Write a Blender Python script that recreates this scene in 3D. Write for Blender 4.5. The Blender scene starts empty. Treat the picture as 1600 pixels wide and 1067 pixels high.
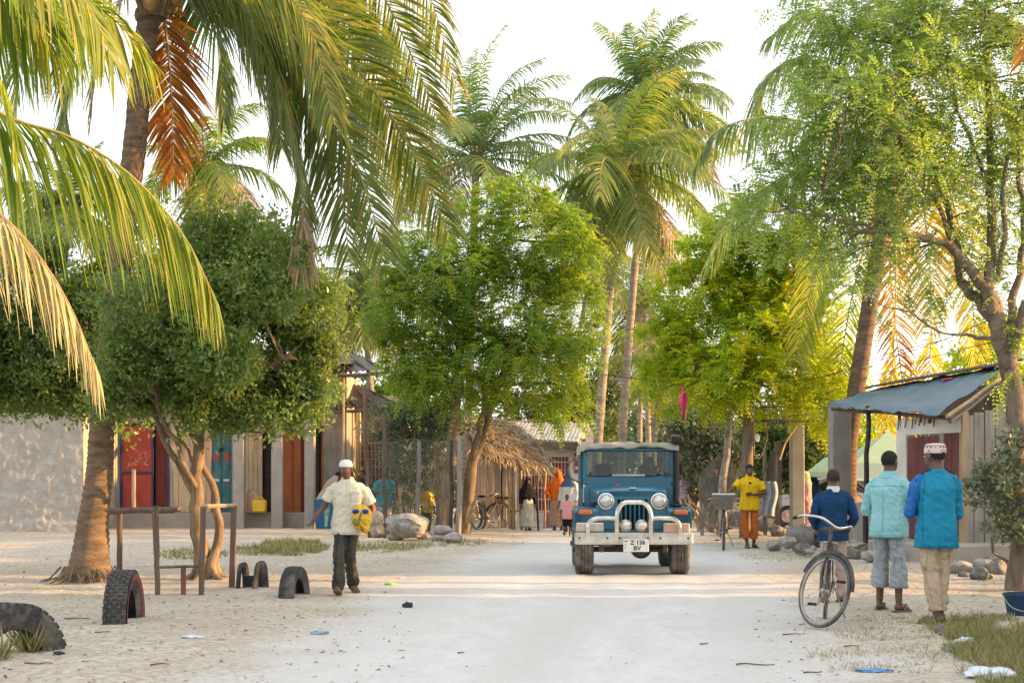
import bpy, bmesh, math, random
import numpy as np
from mathutils import Vector, Matrix, noise, Quaternion

SC = bpy.context.scene
COL = SC.collection
R = math.radians
V = Vector
# ------------------------------------------------------------------ camera
HZ, FP, CH = 745.0, 2400.0, 1.42          # horizon row, focal length in photo pixels, eye height
cam_d = bpy.data.cameras.new('camera'); cam = bpy.data.objects.new('camera', cam_d); COL.objects.link(cam)
cam.location = (0, 0, CH); cam.rotation_euler = (R(90), 0, 0)
cam_d.sensor_width = 36.0; cam_d.lens = FP / 1600 * 36.0
cam_d.shift_y = (HZ - 533.5) / 1600.0
cam_d.clip_start = 0.1; cam_d.clip_end = 3000
SC.camera = cam
# ------------------------------------------------------------------ world and sun
SUN_EL, SUN_AZ = 10.5, 91.0               # degrees; azimuth clockwise from +Y (view direction)
W = bpy.data.worlds.new('World'); SC.world = W; W.use_nodes = True
nt = W.node_tree; nt.nodes.clear()
o_ = nt.nodes.new('ShaderNodeOutputWorld'); bg = nt.nodes.new('ShaderNodeBackground')
sky = nt.nodes.new('ShaderNodeTexSky'); sky.sky_type = 'NISHITA'; sky.sun_disc = False
sky.sun_elevation = R(SUN_EL); sky.sun_rotation = R(SUN_AZ)
sky.air_density = 1.0; sky.dust_density = 4.0; sky.ozone_density = 1.0
mx = nt.nodes.new('ShaderNodeMix'); mx.data_type = 'RGBA'
mx.inputs[0].default_value = 0.62
mx.inputs[7].default_value = (5.7, 5.75, 5.85, 1)       # thin white evening cloud over the clear sky
nt.links.new(sky.outputs[0], mx.inputs[6]); nt.links.new(mx.outputs[2], bg.inputs[0])
bg.inputs[1].default_value = 0.15
nt.links.new(bg.outputs[0], o_.inputs[0])
sd = bpy.data.lights.new('sun', 'SUN'); sun = bpy.data.objects.new('sun', sd); COL.objects.link(sun)
sd.energy = 5.0; sd.angle = R(0.53); sd.color = (1.0, 0.54, 0.20)
_e, _a = R(SUN_EL), R(SUN_AZ)
SUNV = V((math.sin(_a) * math.cos(_e), math.cos(_a) * math.cos(_e), math.sin(_e)))   # towards the sun
sun.rotation_euler = (-SUNV).to_track_quat('-Z', 'Y').to_euler()
sun.location = SUNV * 60
SC.view_settings.view_transform = 'Standard'; SC.view_settings.look = 'None'
SC.view_settings.exposure = 1.4; SC.view_settings.gamma = 1.0; SC.view_settings.use_curve_mapping = False
SC.render.engine = 'CYCLES'
SC.cycles.use_denoising = True
SC.cycles.max_bounces = 8; SC.cycles.diffuse_bounces = 4; SC.cycles.transparent_max_bounces = 12
SC.cycles.transmission_bounces = 6; SC.cycles.caustics_reflective = False; SC.cycles.caustics_refractive = False

# ------------------------------------------------------------------ helpers
def P(px, py, Y):
    return V(((px - 800) * Y / FP, Y, CH - (py - HZ) * Y / FP))
def GY(py): return CH * FP / (py - HZ)
def G(px, py):
    Y = GY(py); return V(((px - 800) * Y / FP, Y, 0))
def tag(o, label=None, cat=None, group=None, kind=None):
    if label: o['label'] = label
    if cat: o['category'] = cat
    if group: o['group'] = group
    if kind: o['kind'] = kind
    return o
def thing(name, label, cat, loc=(0, 0, 0), rz=0, group=None):
    o = bpy.data.objects.new(name, None); COL.objects.link(o)
    o.empty_display_size = .2
    o.location = loc; o.rotation_euler = (0, 0, rz)
    return tag(o, label, cat, group)
def org(o):
    v = V((0, 0, 0))
    while o is not None:
        v += o.location; o = o.parent
    return v
def copy_tree(o, parent=None):
    c = o.copy(); COL.objects.link(c); c.parent = parent
    for ch in list(o.children): copy_tree(ch, c)
    return c
def link(name, me, m, parent=None, label=None, kind=None, loc=None):
    o = bpy.data.objects.new(name, me); COL.objects.link(o)
    if m is not None:
        me.materials.clear(); me.materials.append(m)
    if parent is not None: o.parent = parent
    if loc is not None: o.location = loc
    if label: o['label'] = label
    if kind: o['kind'] = kind
    return o

class MB:
    def __init__(s): s.v = []; s.f = []
    def add(s, vs, fs):
        n = len(s.v); s.v.extend([tuple(v) for v in vs]); s.f.extend([tuple(i + n for i in f) for f in fs]); return s
    def box(s, c, d, rot=None, taper=1.0):
        x, y, z = d[0] / 2, d[1] / 2, d[2] / 2
        vs = [V((-x, -y, -z)), V((x, -y, -z)), V((x, y, -z)), V((-x, y, -z)),
              V((-x * taper, -y * taper, z)), V((x * taper, -y * taper, z)), V((x * taper, y * taper, z)), V((-x * taper, y * taper, z))]
        M = rotm(rot)
        return s.add([M @ v + V(c) for v in vs], [(0, 3, 2, 1), (4, 5, 6, 7), (0, 1, 5, 4), (1, 2, 6, 5), (2, 3, 7, 6), (3, 0, 4, 7)])
    def cbox(s, c, d, b=.01, rot=None):
        """box with chamfered edges"""
        bm = bmesh.new(); bmesh.ops.create_cube(bm, size=1)
        for v in bm.verts: v.co = V((v.co.x * d[0], v.co.y * d[1], v.co.z * d[2]))
        bmesh.ops.bevel(bm, geom=list(bm.edges), offset=min(b, min(d) * .45), segments=1, affect='EDGES')
        M = rotm(rot); bm.verts.index_update()
        vs = [M @ v.co + V(c) for v in bm.verts]; fs = [[v.index for v in f.verts] for f in bm.faces]; bm.free()
        return s.add(vs, fs)
    def tube(s, pts, r, n=8, cap=True, flat=1.0):
        pts = [V(p) for p in pts]; k = len(pts)
        rr = r if hasattr(r, '__len__') else [r] * k
        t0 = (pts[1] - pts[0]).normalized()
        up = V((0, 0, 1)) if abs(t0.z) < .9 else V((0, 1, 0))
        u = t0.cross(up).normalized(); vs = []; fs = []; pt = t0
        for i, p in enumerate(pts):
            t = (pts[min(i + 1, k - 1)] - pts[max(i - 1, 0)])
            t = t.normalized() if t.length > 1e-9 else pt
            u = (u - t * u.dot(t)); u = u.normalized() if u.length > 1e-6 else t.orthogonal().normalized()
            w = t.cross(u)
            for j in range(n):
                a = 2 * math.pi * j / n
                vs.append(p + u * (math.cos(a) * rr[i]) + w * (math.sin(a) * rr[i] * flat))
            pt = t
        for i in range(k - 1):
            for j in range(n):
                a = i * n + j; b = i * n + (j + 1) % n
                fs.append((a, b, b + n, a + n))
        if cap:
            fs.append(tuple(range(n - 1, -1, -1))); fs.append(tuple(range((k - 1) * n, k * n)))
        return s.add(vs, fs)
    def lathe(s, c, prof, n=16, axis='z', close=False):
        vs = []; fs = []; k = len(prof)
        for (r, h) in prof:
            for j in range(n):
                a = 2 * math.pi * j / n; x, y = r * math.cos(a), r * math.sin(a)
                p = {'z': (x, y, h), 'x': (h, x, y), 'y': (y, h, x)}[axis]
                vs.append(V(c) + V(p))
        rng = range(k) if close else range(k - 1)
        for i in rng:
            i2 = (i + 1) % k
            for j in range(n):
                j2 = (j + 1) % n
                fs.append((i * n + j, i * n + j2, i2 * n + j2, i2 * n + j))
        if not close:
            fs.append(tuple(range(n - 1, -1, -1))); fs.append(tuple((k - 1) * n + j for j in range(n)))
        return s.add(vs, fs)
    def ell(s, c, r, rot=None, nu=12, nv=8):
        M = rotm(rot); vs = []; fs = []
        for i in range(1, nv):
            ph = math.pi * i / nv
            for j in range(nu):
                a = 2 * math.pi * j / nu
                vs.append(M @ V((r[0] * math.sin(ph) * math.cos(a), r[1] * math.sin(ph) * math.sin(a), r[2] * math.cos(ph))) + V(c))
        for i in range(nv - 2):
            for j in range(nu):
                fs.append((i * nu + j, (i + 1) * nu + j, (i + 1) * nu + (j + 1) % nu, i * nu + (j + 1) % nu))
        vs.append(M @ V((0, 0, r[2])) + V(c)); vs.append(M @ V((0, 0, -r[2])) + V(c)); t = len(vs) - 2
        for j in range(nu):
            fs.append((t, j, (j + 1) % nu)); fs.append((t + 1, (nv - 2) * nu + (j + 1) % nu, (nv - 2) * nu + j))
        return s.add(vs, fs)
    def loft(s, rings, n=16):
        """rings: (centre, rx, ry[, rot matrix])"""
        vs = []; fs = []; k = len(rings)
        for rg in rings:
            c, rx, ry = V(rg[0]), rg[1], rg[2]; M = rg[3] if len(rg) > 3 else Matrix.Identity(3)
            for j in range(n):
                a = 2 * math.pi * j / n; ca, sa = math.cos(a), math.sin(a)
                e = .85
                vs.append(c + M @ V((rx * math.copysign(abs(ca) ** e, ca), ry * math.copysign(abs(sa) ** e, sa), 0)))
        for i in range(k - 1):
            for j in range(n):
                fs.append((i * n + j, i * n + (j + 1) % n, (i + 1) * n + (j + 1) % n, (i + 1) * n + j))
        fs.append(tuple(range(n - 1, -1, -1))); fs.append(tuple(range((k - 1) * n, k * n)))
        return s.add(vs, fs)
    def prism(s, poly, axis, a, b):
        """extrude a 2-D outline between a and b along axis (x: outline is y,z; y: x,z; z: x,y)"""
        def mk(p, t): return {'x': (t, p[0], p[1]), 'y': (p[0], t, p[1]), 'z': (p[0], p[1], t)}[axis]
        n = len(poly); vs = [mk(p, a) for p in poly] + [mk(p, b) for p in poly]
        fs = [tuple(range(n)), tuple(range(2 * n - 1, n - 1, -1))]
        for i in range(n): fs.append((i, i + n, (i + 1) % n + n, (i + 1) % n))
        return s.add(vs, fs)
    def move(s, M):
        s.v = [tuple(M @ V(v)) for v in s.v]; return s
    def mesh(s, name='m', off=None):
        me = bpy.data.meshes.new(name)
        off = off or V((0, 0, 0))
        me.from_pydata([(v[0] - off.x, v[1] - off.y, v[2] - off.z) for v in s.v], [], s.f)
        bm = bmesh.new(); bm.from_mesh(me); bmesh.ops.recalc_face_normals(bm, faces=bm.faces); bm.to_mesh(me); bm.free()
        me.update(); return me
    def build(s, name, m, parent=None, smooth=False, label=None, kind=None, local=False):
        me = s.mesh(name, org(parent) if parent is not None and not local else None)
        o = link(name, me, m, parent, label, kind)
        if smooth: shade(me, smooth if smooth is not True else 35)
        return o
    def top(s, name, m, label, cat, loc, group=None, smooth=False, kind=None):
        """a thing that is one mesh, origin at its base"""
        me = s.mesh(name, V(loc)); o = link(name, me, m); o.location = loc
        if smooth: shade(me, smooth if smooth is not True else 35)
        return tag(o, label, cat, group, kind)
def shade(me, ang=35):
    for p in me.polygons: p.use_smooth = True
    if ang < 170:
        try: me.set_sharp_from_angle(angle=R(ang))
        except Exception: pass
def rotm(rot):
    if rot is None: return Matrix.Identity(3)
    if isinstance(rot, Matrix): return rot.to_3x3()
    from mathutils import Euler
    return Euler(rot).to_matrix()
def bez(p, n=14):
    """smooth curve through control points p (Catmull-Rom)"""
    p = [V(q) for q in p]; q = [p[0] * 2 - p[1]] + p + [p[-1] * 2 - p[-2]]; out = []
    k = len(p) - 1
    for i in range(n):
        t = i / (n - 1) * k; s_ = min(int(t), k - 1); u = t - s_
        a, b, c, d = q[s_], q[s_ + 1], q[s_ + 2], q[s_ + 3]
        out.append(.5 * ((2 * b) + (c - a) * u + (2 * a - 5 * b + 4 * c - d) * u * u + (3 * b - a - 3 * c + d) * u ** 3))
    return out
def lerp(a, b, t): return a + (b - a) * t

# value noise on arrays
def _h(ix, iy, s):
    n = (ix.astype(np.int64) * 374761393 + iy.astype(np.int64) * 668265263 + s * 974634777) & 0x7fffffff
    n = ((n ^ (n >> 13)) * 1274126177) & 0x7fffffff
    return ((n ^ (n >> 16)) & 0xffff) / 65535.0
def vnoise(x, y, s=0):
    ix, iy = np.floor(x), np.floor(y); fx, fy = x - ix, y - iy
    fx = fx * fx * (3 - 2 * fx); fy = fy * fy * (3 - 2 * fy)
    a = _h(ix, iy, s); b = _h(ix + 1, iy, s); c = _h(ix, iy + 1, s); d = _h(ix + 1, iy + 1, s)
    return (a * (1 - fx) + b * fx) * (1 - fy) + (c * (1 - fx) + d * fx) * fy
def fbm(x, y, s=0, o=4):
    t = 0; a = .5
    for k in range(o): t = t + a * vnoise(x * 2 ** k, y * 2 ** k, s + k * 17); a *= .5
    return t

# ------------------------------------------------------------------ materials
def srgb(r, g, b):
    f = lambda c: (c / 12.92 if c <= .04045 else ((c + .055) / 1.055) ** 2.4)
    return (f(r / 255), f(g / 255), f(b / 255), 1)
def col(c): return c if len(c) == 4 else (*c, 1)
class NT:
    def __init__(s, m): s.t = m.node_tree; s.t.nodes.clear(); s.out = s.n('ShaderNodeOutputMaterial')
    def n(s, k, **kw):
        x = s.t.nodes.new(k)
        for a, b in kw.items(): setattr(x, a, b)
        return x
    def l(s, a, b): s.t.links.new(a, b)
    def noise(s, scale, detail=4, rough=.55, vec=None, stretch=None):
        x = s.n('ShaderNodeTexNoise'); x.inputs['Scale'].default_value = scale
        x.inputs['Detail'].default_value = detail; x.inputs['Roughness'].default_value = rough
        if vec is None: vec = s.n('ShaderNodeTexCoord').outputs['Object']
        if stretch:
            mp = s.n('ShaderNodeMapping'); mp.inputs['Scale'].default_value = stretch; s.l(vec, mp.inputs[0]); vec = mp.outputs[0]
        s.l(vec, x.inputs['Vector']); return x.outputs[0]
    def ramp(s, fac, stops):
        x = s.n('ShaderNodeValToRGB'); e = x.color_ramp.elements
        while len(e) < len(stops): e.new(.5)
        for el, (p, c) in zip(e, stops): el.position = p; el.color = col(c)
        s.l(fac, x.inputs[0]); return x.outputs[0]
    def mix(s, fac, a, b, mode='MIX'):
        x = s.n('ShaderNodeMix'); x.data_type = 'RGBA'; x.blend_type = mode
        for sock, val in ((x.inputs[0], fac), (x.inputs[6], a), (x.inputs[7], b)):
            if hasattr(val, 'is_linked'): s.l(val, sock)
            else: sock.default_value = val if not hasattr(val, '__len__') else col(val)
        return x.outputs[2]
    def math(s, op, a, b=0.0):
        x = s.n('ShaderNodeMath', operation=op)
        for sock, val in ((x.inputs[0], a), (x.inputs[1], b)):
            if hasattr(val, 'is_linked'): s.l(val, sock)
            else: sock.default_value = val
        return x.outputs[0]
    def bsdf(s, c, rough=.8, metal=0, bump=None, bdist=.01, bstr=.6, spec=.3, trans=0, coat=0):
        b = s.n('ShaderNodeBsdfPrincipled')
        for key, val in (('Base Color', c), ('Roughness', rough), ('Metallic', metal)):
            if hasattr(val, 'is_linked'): s.l(val, b.inputs[key])
            else: b.inputs[key].default_value = col(val) if hasattr(val, '__len__') else val
        b.inputs['Specular IOR Level'].default_value = spec
        if trans: b.inputs['Transmission Weight'].default_value = trans
        if coat: b.inputs['Coat Weight'].default_value = coat; b.inputs['Coat Roughness'].default_value = .15
        if bump is not None:
            bp = s.n('ShaderNodeBump'); bp.inputs['Strength'].default_value = bstr; bp.inputs['Distance'].default_value = bdist
            s.l(bump, bp.inputs['Height']); s.l(bp.outputs[0], b.inputs['Normal'])
        return b
_MC = {}
def M_(name, c1, c2=None, scale=6., rough=.8, bump=.3, bscale=None, metal=0, stretch=None, dirt=None, dscale=2.5, damt=.5, spec=.3, bdist=.01, coat=0):
    """general worn material: two tones by noise, optional blotches of dirt, fine relief"""
    if name in _MC: return _MC[name]
    m = bpy.data.materials.new(name); m.use_nodes = True; t = NT(m)
    c2 = c2 or tuple(min(1, x * .72) for x in c1[:3])
    n1 = t.noise(scale, 5, .6, stretch=stretch)
    c = t.ramp(n1, [(.32, c2), (.66, c1)])
    if dirt:
        n2 = t.noise(dscale, 6, .65)
        c = t.mix(t.ramp(n2, [(.45, (0, 0, 0)), (.7, (damt, damt, damt))]), c, dirt)
    bn = t.noise(bscale or scale * 6, 4, .6, stretch=stretch) if bump else None
    b = t.bsdf(c, rough, metal, bn, bdist, bump, spec, coat=coat)
    t.l(b.outputs[0], t.out.inputs[0]); _MC[name] = m; return m
def leafmat(name, cols, trans=.45, tcols=None, rough=.5, spec=.35):
    """leaf: colour by the per-leaf random number stored on its faces; light passes through"""
    if name in _MC: return _MC[name]
    m = bpy.data.materials.new(name); m.use_nodes = True; t = NT(m)
    at = t.n('ShaderNodeAttribute'); at.attribute_name = 'rnd'
    st = [(i / max(1, len(cols) - 1), c) for i, c in enumerate(cols)]
    c = t.ramp(at.outputs['Fac'], st)
    tc = t.ramp(at.outputs['Fac'], [(i / max(1, len(tcols) - 1), k) for i, k in enumerate(tcols)]) if tcols else c
    b = t.bsdf(c, rough, spec=spec)
    tr = t.n('ShaderNodeBsdfTranslucent'); t.l(tc, tr.inputs[0])
    ms = t.n('ShaderNodeMixShader'); ms.inputs[0].default_value = trans
    t.l(b.outputs[0], ms.inputs[1]); t.l(tr.outputs[0], ms.inputs[2]); t.l(ms.outputs[0], t.out.inputs[0])
    _MC[name] = m; return m
def fastmesh(name, v, quads=None, tris=None, rnd=None, smooth=False):
    """large mesh from arrays; rnd = one number per face"""
    me = bpy.data.meshes.new(name); v = np.asarray(v, np.float32)
    me.vertices.add(len(v)); me.vertices.foreach_set('co', v.ravel())
    fl = []; st = []; tot = []; n = 0
    if quads is not None and len(quads):
        q = np.asarray(quads, np.int32); fl.append(q.ravel()); st.append(np.arange(len(q)) * 4); tot.append(np.full(len(q), 4)); n = q.size
    if tris is not None and len(tris):
        q = np.asarray(tris, np.int32); fl.append(q.ravel()); st.append(n + np.arange(len(q)) * 3); tot.append(np.full(len(q), 3))
    fl = np.concatenate(fl); st = np.concatenate(st).astype(np.int32); tot = np.concatenate(tot).astype(np.int32)
    me.loops.add(len(fl)); me.loops.foreach_set('vertex_index', fl.astype(np.int32))
    me.polygons.add(len(st)); me.polygons.foreach_set('loop_start', st); me.polygons.foreach_set('loop_total', tot)
    if smooth: me.polygons.foreach_set('use_smooth', np.ones(len(st), bool))
    me.update(calc_edges=True)
    if rnd is not None:
        a = me.attributes.new('rnd', 'FLOAT', 'FACE'); a.data.foreach_set('value', np.asarray(rnd, np.float32))
    me.validate(); return me
def sstep(a, b, x):
    t = np.clip((x - a) / (b - a), 0, 1); return t * t * (3 - 2 * t)
# ------------------------------------------------------------------ ground and road (one sheet, split along the road's edge)
RL = np.array([(2, -2.6), (10.6, -2.1), (18.4, -1.55), (27.3, -.5), (36, .4), (46, 1.2), (70, 2.5), (140, 4), (900, 8)])
RR = np.array([(2, 1.6), (10.6, 2.3), (14.5, 2.9), (18.4, 3.5), (27.3, 4.5), (36, 4.6), (46, 4.9), (70, 6.6), (140, 9), (900, 16)])
def road_mask(x, y):
    l = np.interp(y, RL[:, 0], RL[:, 1]); r = np.interp(y, RR[:, 0], RR[:, 1])
    w = (fbm(x * .5, y * .5, 5) - .47) * 1.6
    return np.minimum(x - l + w, r - x + w)          # >0 inside
def ground_z(x, y):
    d = road_mask(x, y); side = sstep(0, -1.2, d)
    z = (fbm(x * 1.3, y * 1.3, 1, 5) - .47) * .05 * side + (fbm(x * 4, y * 4, 9, 3) - .44) * (.012 + .02 * side)
    z += (fbm(x * .35, y * .35, 3, 2) - .38) * .05 * side
    # low bank of swept soil on the left verge and the right roadside
    z += .06 * np.exp(-((d + 1.4) / .8) ** 2) * fbm(x * .6, y * .6, 11)
    l = np.interp(y, RL[:, 0], RL[:, 1]); r = np.interp(y, RR[:, 0], RR[:, 1]); u = (x - l) / (r - l); inr = sstep(0, .6, d)
    for c, w in ((.30, .055), (.62, .055), (.48, .04), (.78, .04)):
        u2 = u + (fbm(y * .25 + c * 9, y * 0 + c, 31, 2) - .38) * .12; z -= .014 * np.exp(-((u2 - c) / w) ** 2) * inr
    z -= .016 * np.clip((vnoise(x * 3.4, y * 2.4, 41) - .72) / .2, 0, 1) * (1 - .5 * inr)      # scuffed footprints
    far = sstep(60, 120, y); return z * (1 - far)
def gz(x, y): return float(ground_z(np.array([float(x)]), np.array([float(y)]))[0])
ys = [-60, -20, -5, 2, 5, 7.5]; yv = 8.5
while yv < 46: ys.append(yv); yv *= 1.0065
while yv < 130: ys.append(yv); yv *= 1.03
ys += [150, 190, 260, 400, 700, 1200]; ys = np.array(ys)
xs = np.concatenate([[-1200, -500, -200, -90, -50, -32, -24], np.arange(-18, -8, .16), np.arange(-8, 8, .075), np.arange(8, 18.1, .16), [24, 32, 50, 90, 200, 500, 1200]])
gx, gy = np.meshgrid(xs, ys); gzv = ground_z(gx, gy)
nx, ny = len(xs), len(ys); idx = np.arange(nx * ny).reshape(ny, nx)
qd = np.stack([idx[:-1, :-1], idx[:-1, 1:], idx[1:, 1:], idx[1:, :-1]], -1).reshape(-1, 4)
gv = np.stack([gx.ravel(), gy.ravel(), gzv.ravel()], 1)
cx = gv[qd, 0].mean(1); cy = gv[qd, 1].mean(1); inroad = road_mask(cx, cy) > 0
def ground_mat():
    m = bpy.data.materials.new('packed_coral_dirt'); m.use_nodes = True; t = NT(m)
    pos = t.n('ShaderNodeNewGeometry').outputs['Position']
    at = t.n('ShaderNodeAttribute'); at.attribute_name = 'road'
    n1 = t.noise(.9, 6, .6, pos); n2 = t.noise(14, 5, .7, pos); n3 = t.noise(60, 3, .7, pos); n4 = t.noise(3.2, 6, .65, pos, (1, .35, 1))
    roadc = t.mix(t.ramp(n4, [(.35, (0, 0, 0)), (.7, (1, 1, 1))]), (.52, .512, .495), (.605, .60, .585))
    side = t.mix(t.ramp(n1, [(.35, (0, 0, 0)), (.65, (1, 1, 1))]), (.42, .37, .295), (.535, .49, .415))
    side = t.mix(t.ramp(n2, [(.42, (1, 1, 1)), (.55, (0, 0, 0))]), side, (.34, .28, .215))
    tr = t.n('ShaderNodeAttribute'); tr.attribute_name = 'track'
    roadc = t.mix(t.math('MULTIPLY', tr.outputs['Fac'], t.ramp(n4, [(.3, (.35, .35, .35)), (.7, (1, 1, 1))])), roadc, (.49, .475, .455))
    c = t.mix(at.outputs['Fac'], side, roadc)
    c = t.mix(t.ramp(n2, [(.40, (.22, .22, .22)), (.6, (0, 0, 0))]), c, (.36, .32, .27))
    vo = t.n('ShaderNodeTexVoronoi'); vo.inputs['Scale'].default_value = 9; t.l(pos, vo.inputs['Vector'])
    spk = t.math('MULTIPLY', t.ramp(vo.outputs['Distance'], [(.05, (1, 1, 1)), (.13, (0, 0, 0))]), t.ramp(t.noise(2.1, 3, .6, pos), [(.52, (0, 0, 0)), (.62, (.8, .8, .8))]))
    c = t.mix(spk, c, (.17, .14, .11))
    hgt = t.math('ADD', t.math('MULTIPLY', n2, .7), t.math('MULTIPLY', n3, .3))
    b = t.bsdf(c, .95, 0, hgt, .022, .8, spec=.1); t.l(b.outputs[0], t.out.inputs[0]); return m
GM = ground_mat()
def gsub(name, sel):
    q = qd[sel]; u, inv = np.unique(q, return_inverse=True)
    me = fastmesh(name, gv[u], inv.reshape(-1, 4), smooth=True)
    a = me.attributes.new('road', 'FLOAT', 'POINT')
    a.data.foreach_set('value', sstep(-.75, .65, road_mask(gv[u, 0], gv[u, 1]) + (fbm(gv[u, 0] * 2, gv[u, 1] * 2, 21) - .47) * .8).astype(np.float32))
    a = me.attributes.new('track', 'FLOAT', 'POINT'); x, y = gv[u, 0], gv[u, 1]; l = np.interp(y, RL[:, 0], RL[:, 1]); r = np.interp(y, RR[:, 0], RR[:, 1]); uu = (x - l) / (r - l) + (fbm(y * .25, y * 0 + 2.2, 31, 2) - .38) * .14
    a.data.foreach_set('value', np.clip((np.exp(-((uu - .46) / .07) ** 2) + np.exp(-((uu - .86) / .1) ** 2) + np.exp(-((uu - .1) / .1) ** 2)) * .75 * fbm(x * .8, y * .4, 51) * 2, 0, 1).astype(np.float32))
    return tag(link(name, me, GM), kind='structure')
gsub('ground', ~inroad); gsub('road', inroad)
# ------------------------------------------------------------------ vegetation builders
def unit(a): return a / (np.linalg.norm(a, axis=-1, keepdims=True) + 1e-9)
def leaves(c, d, nrm, L, Wd, fold=.0):
    """diamond leaves. c base, d axis, nrm normal, L length, Wd width arrays -> verts (n*4), quads"""
    d = unit(d); s = unit(np.cross(d, nrm)); L = np.asarray(L)[:, None]; Wd = np.asarray(Wd)[:, None]
    up = np.cross(s, d)
    v = np.stack([c, c + d * L * .45 + s * Wd * .5 + up * Wd * fold, c + d * L, c + d * L * .45 - s * Wd * .5 + up * Wd * fold], 1).reshape(-1, 3)
    return v, np.arange(len(v)).reshape(-1, 4)
def rndunit(rg, n): return unit(rg.normal(size=(n, 3)))
def lobes_points(rg, lobes, n, shell=.55):
    """points in ellipsoid lobes, denser to the outside; lobes = [(c, r(3))]"""
    vol = np.array([r[0] * r[1] * r[2] for c, r in lobes]) ** .75; k = rg.choice(len(lobes), n, p=vol / vol.sum())
    C = np.array([c for c, r in lobes])[k]; RR_ = np.array([r for c, r in lobes])[k]
    u = rndunit(rg, n); rad = (shell + (1 - shell) * rg.random(n)) ** .8
    return C + u * RR_ * rad[:, None], u, k
def limb(mb, a, b, r0, r1, seed, wob=.12, n=6, k=7):
    a, b = V(a), V(b); rd = random.Random(seed); L = (b - a).length; pts = [a]
    for i in range(1, k - 1):
        t = i / (k - 1); pts.append(a.lerp(b, t) + V((rd.uniform(-1, 1), rd.uniform(-1, 1), rd.uniform(-.6, .9))) * wob * L * (math.sin(t * math.pi)) * .6)
    pts.append(b); p = bez(pts, k + 3); m = len(p)
    mb.tube(p, [r0 + (r1 - r0) * i / (m - 1) for i in range(m)], n); return p
def small_leaf_crown(seed, lobes, nclus, per, crad, L, Wd, up=.35):
    rg = np.random.default_rng(seed)
    c, u, k = lobes_points(rg, lobes, nclus); n = nclus * per
    c = c + unit(rg.normal(size=c.shape)) * (rg.random(nclus) ** 2)[:, None] * crad * 1.6
    c = c + u * ((vnoise(c[:, 0] * 1.3 + c[:, 1], c[:, 2] * 1.3, 3) - .5) * crad * 3.2)[:, None]
    cc = np.repeat(c, per, 0); uu = np.repeat(u, per, 0); crad = (crad * rg.uniform(.5, 1.35, nclus)).repeat(per)[:, None]
    off = rndunit(rg, n) * (rg.random(n) ** .5)[:, None] * crad
    d = unit(rndunit(rg, n) * .8 + uu * .5 + np.array([0, 0, up * .3]))
    nr = unit(rndunit(rg, n) * .8 + np.array([0, 0, 1.0]) + uu * .4)
    v, q = leaves(cc + off, d, nr, L * rg.uniform(.7, 1.25, n), Wd * rg.uniform(.7, 1.2, n), .15)
    r = np.clip(np.repeat(rg.random(nclus), per) * .45 + rg.random(n) * .55, 0, 1)
    return v, q, r, c
def pinnate_crown(seed, lobes, nclus, per, leafL, pairs, lfL, lfW, droop=.5, shell=.55, fan=1.0, light=None):
    """sprays of feather leaves: nclus shoots, per leaves on each, 2*pairs leaflets a leaf"""
    rg = np.random.default_rng(seed)
    c, u, k = lobes_points(rg, lobes, nclus, shell); n = nclus * per
    shoot = unit(u * .8 + rndunit(rg, nclus) * .5 + np.array([0, 0, .25]))
    cc = np.repeat(c, per, 0) + np.repeat(shoot, per, 0) * (rg.random(n) * leafL * .8)[:, None]
    d = unit(rndunit(rg, n) * fan + np.repeat(shoot, per, 0) * .9 + np.array([0, 0, .15]))
    Ls = leafL * rg.uniform(.65, 1.15, n)
    # each leaf bends down along its length
    m = pairs * 2; t = (np.arange(m) // 2 + .8) / pairs; side = np.where(np.arange(m) % 2 == 0, 1., -1.)
    hor = np.cross(d, np.array([0, 0, 1.])); hor = unit(hor + 1e-4); g = np.array([0, 0, -1.])
    base = cc[:, None] + d[:, None] * (Ls[:, None, None] * t[None, :, None]) + g * (droop * Ls[:, None, None] * (t ** 2)[None, :, None])
    ax = unit(d[:, None] + g * (2 * droop * t)[None, :, None])
    ld = unit(hor[:, None] * side[None, :, None] * 1.0 + ax * .55 + g * .25 + rg.normal(size=(n, m, 3)) * .12)
    nr = np.cross(hor[:, None], ax); nr = unit(nr * np.sign(nr[..., 2:3] + 1e-6) + rg.normal(size=(n, m, 3)) * .25)
    prof = (.6 + .4 * np.sin(np.pi * np.clip(t, 0, 1)))[None, :] * np.ones((n, 1))
    v, q = leaves(base.reshape(-1, 3), ld.reshape(-1, 3), nr.reshape(-1, 3), (lfL * prof * rg.uniform(.85, 1.15, (n, m))).ravel(), (lfW * prof).ravel(), .1)
    r = np.clip(np.repeat(rg.random(nclus), per * m) * .5 + np.repeat(rg.random(n), m) * .35 + rg.random(n * m) * .15, 0, 1)
    return v, q, r, c

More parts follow.
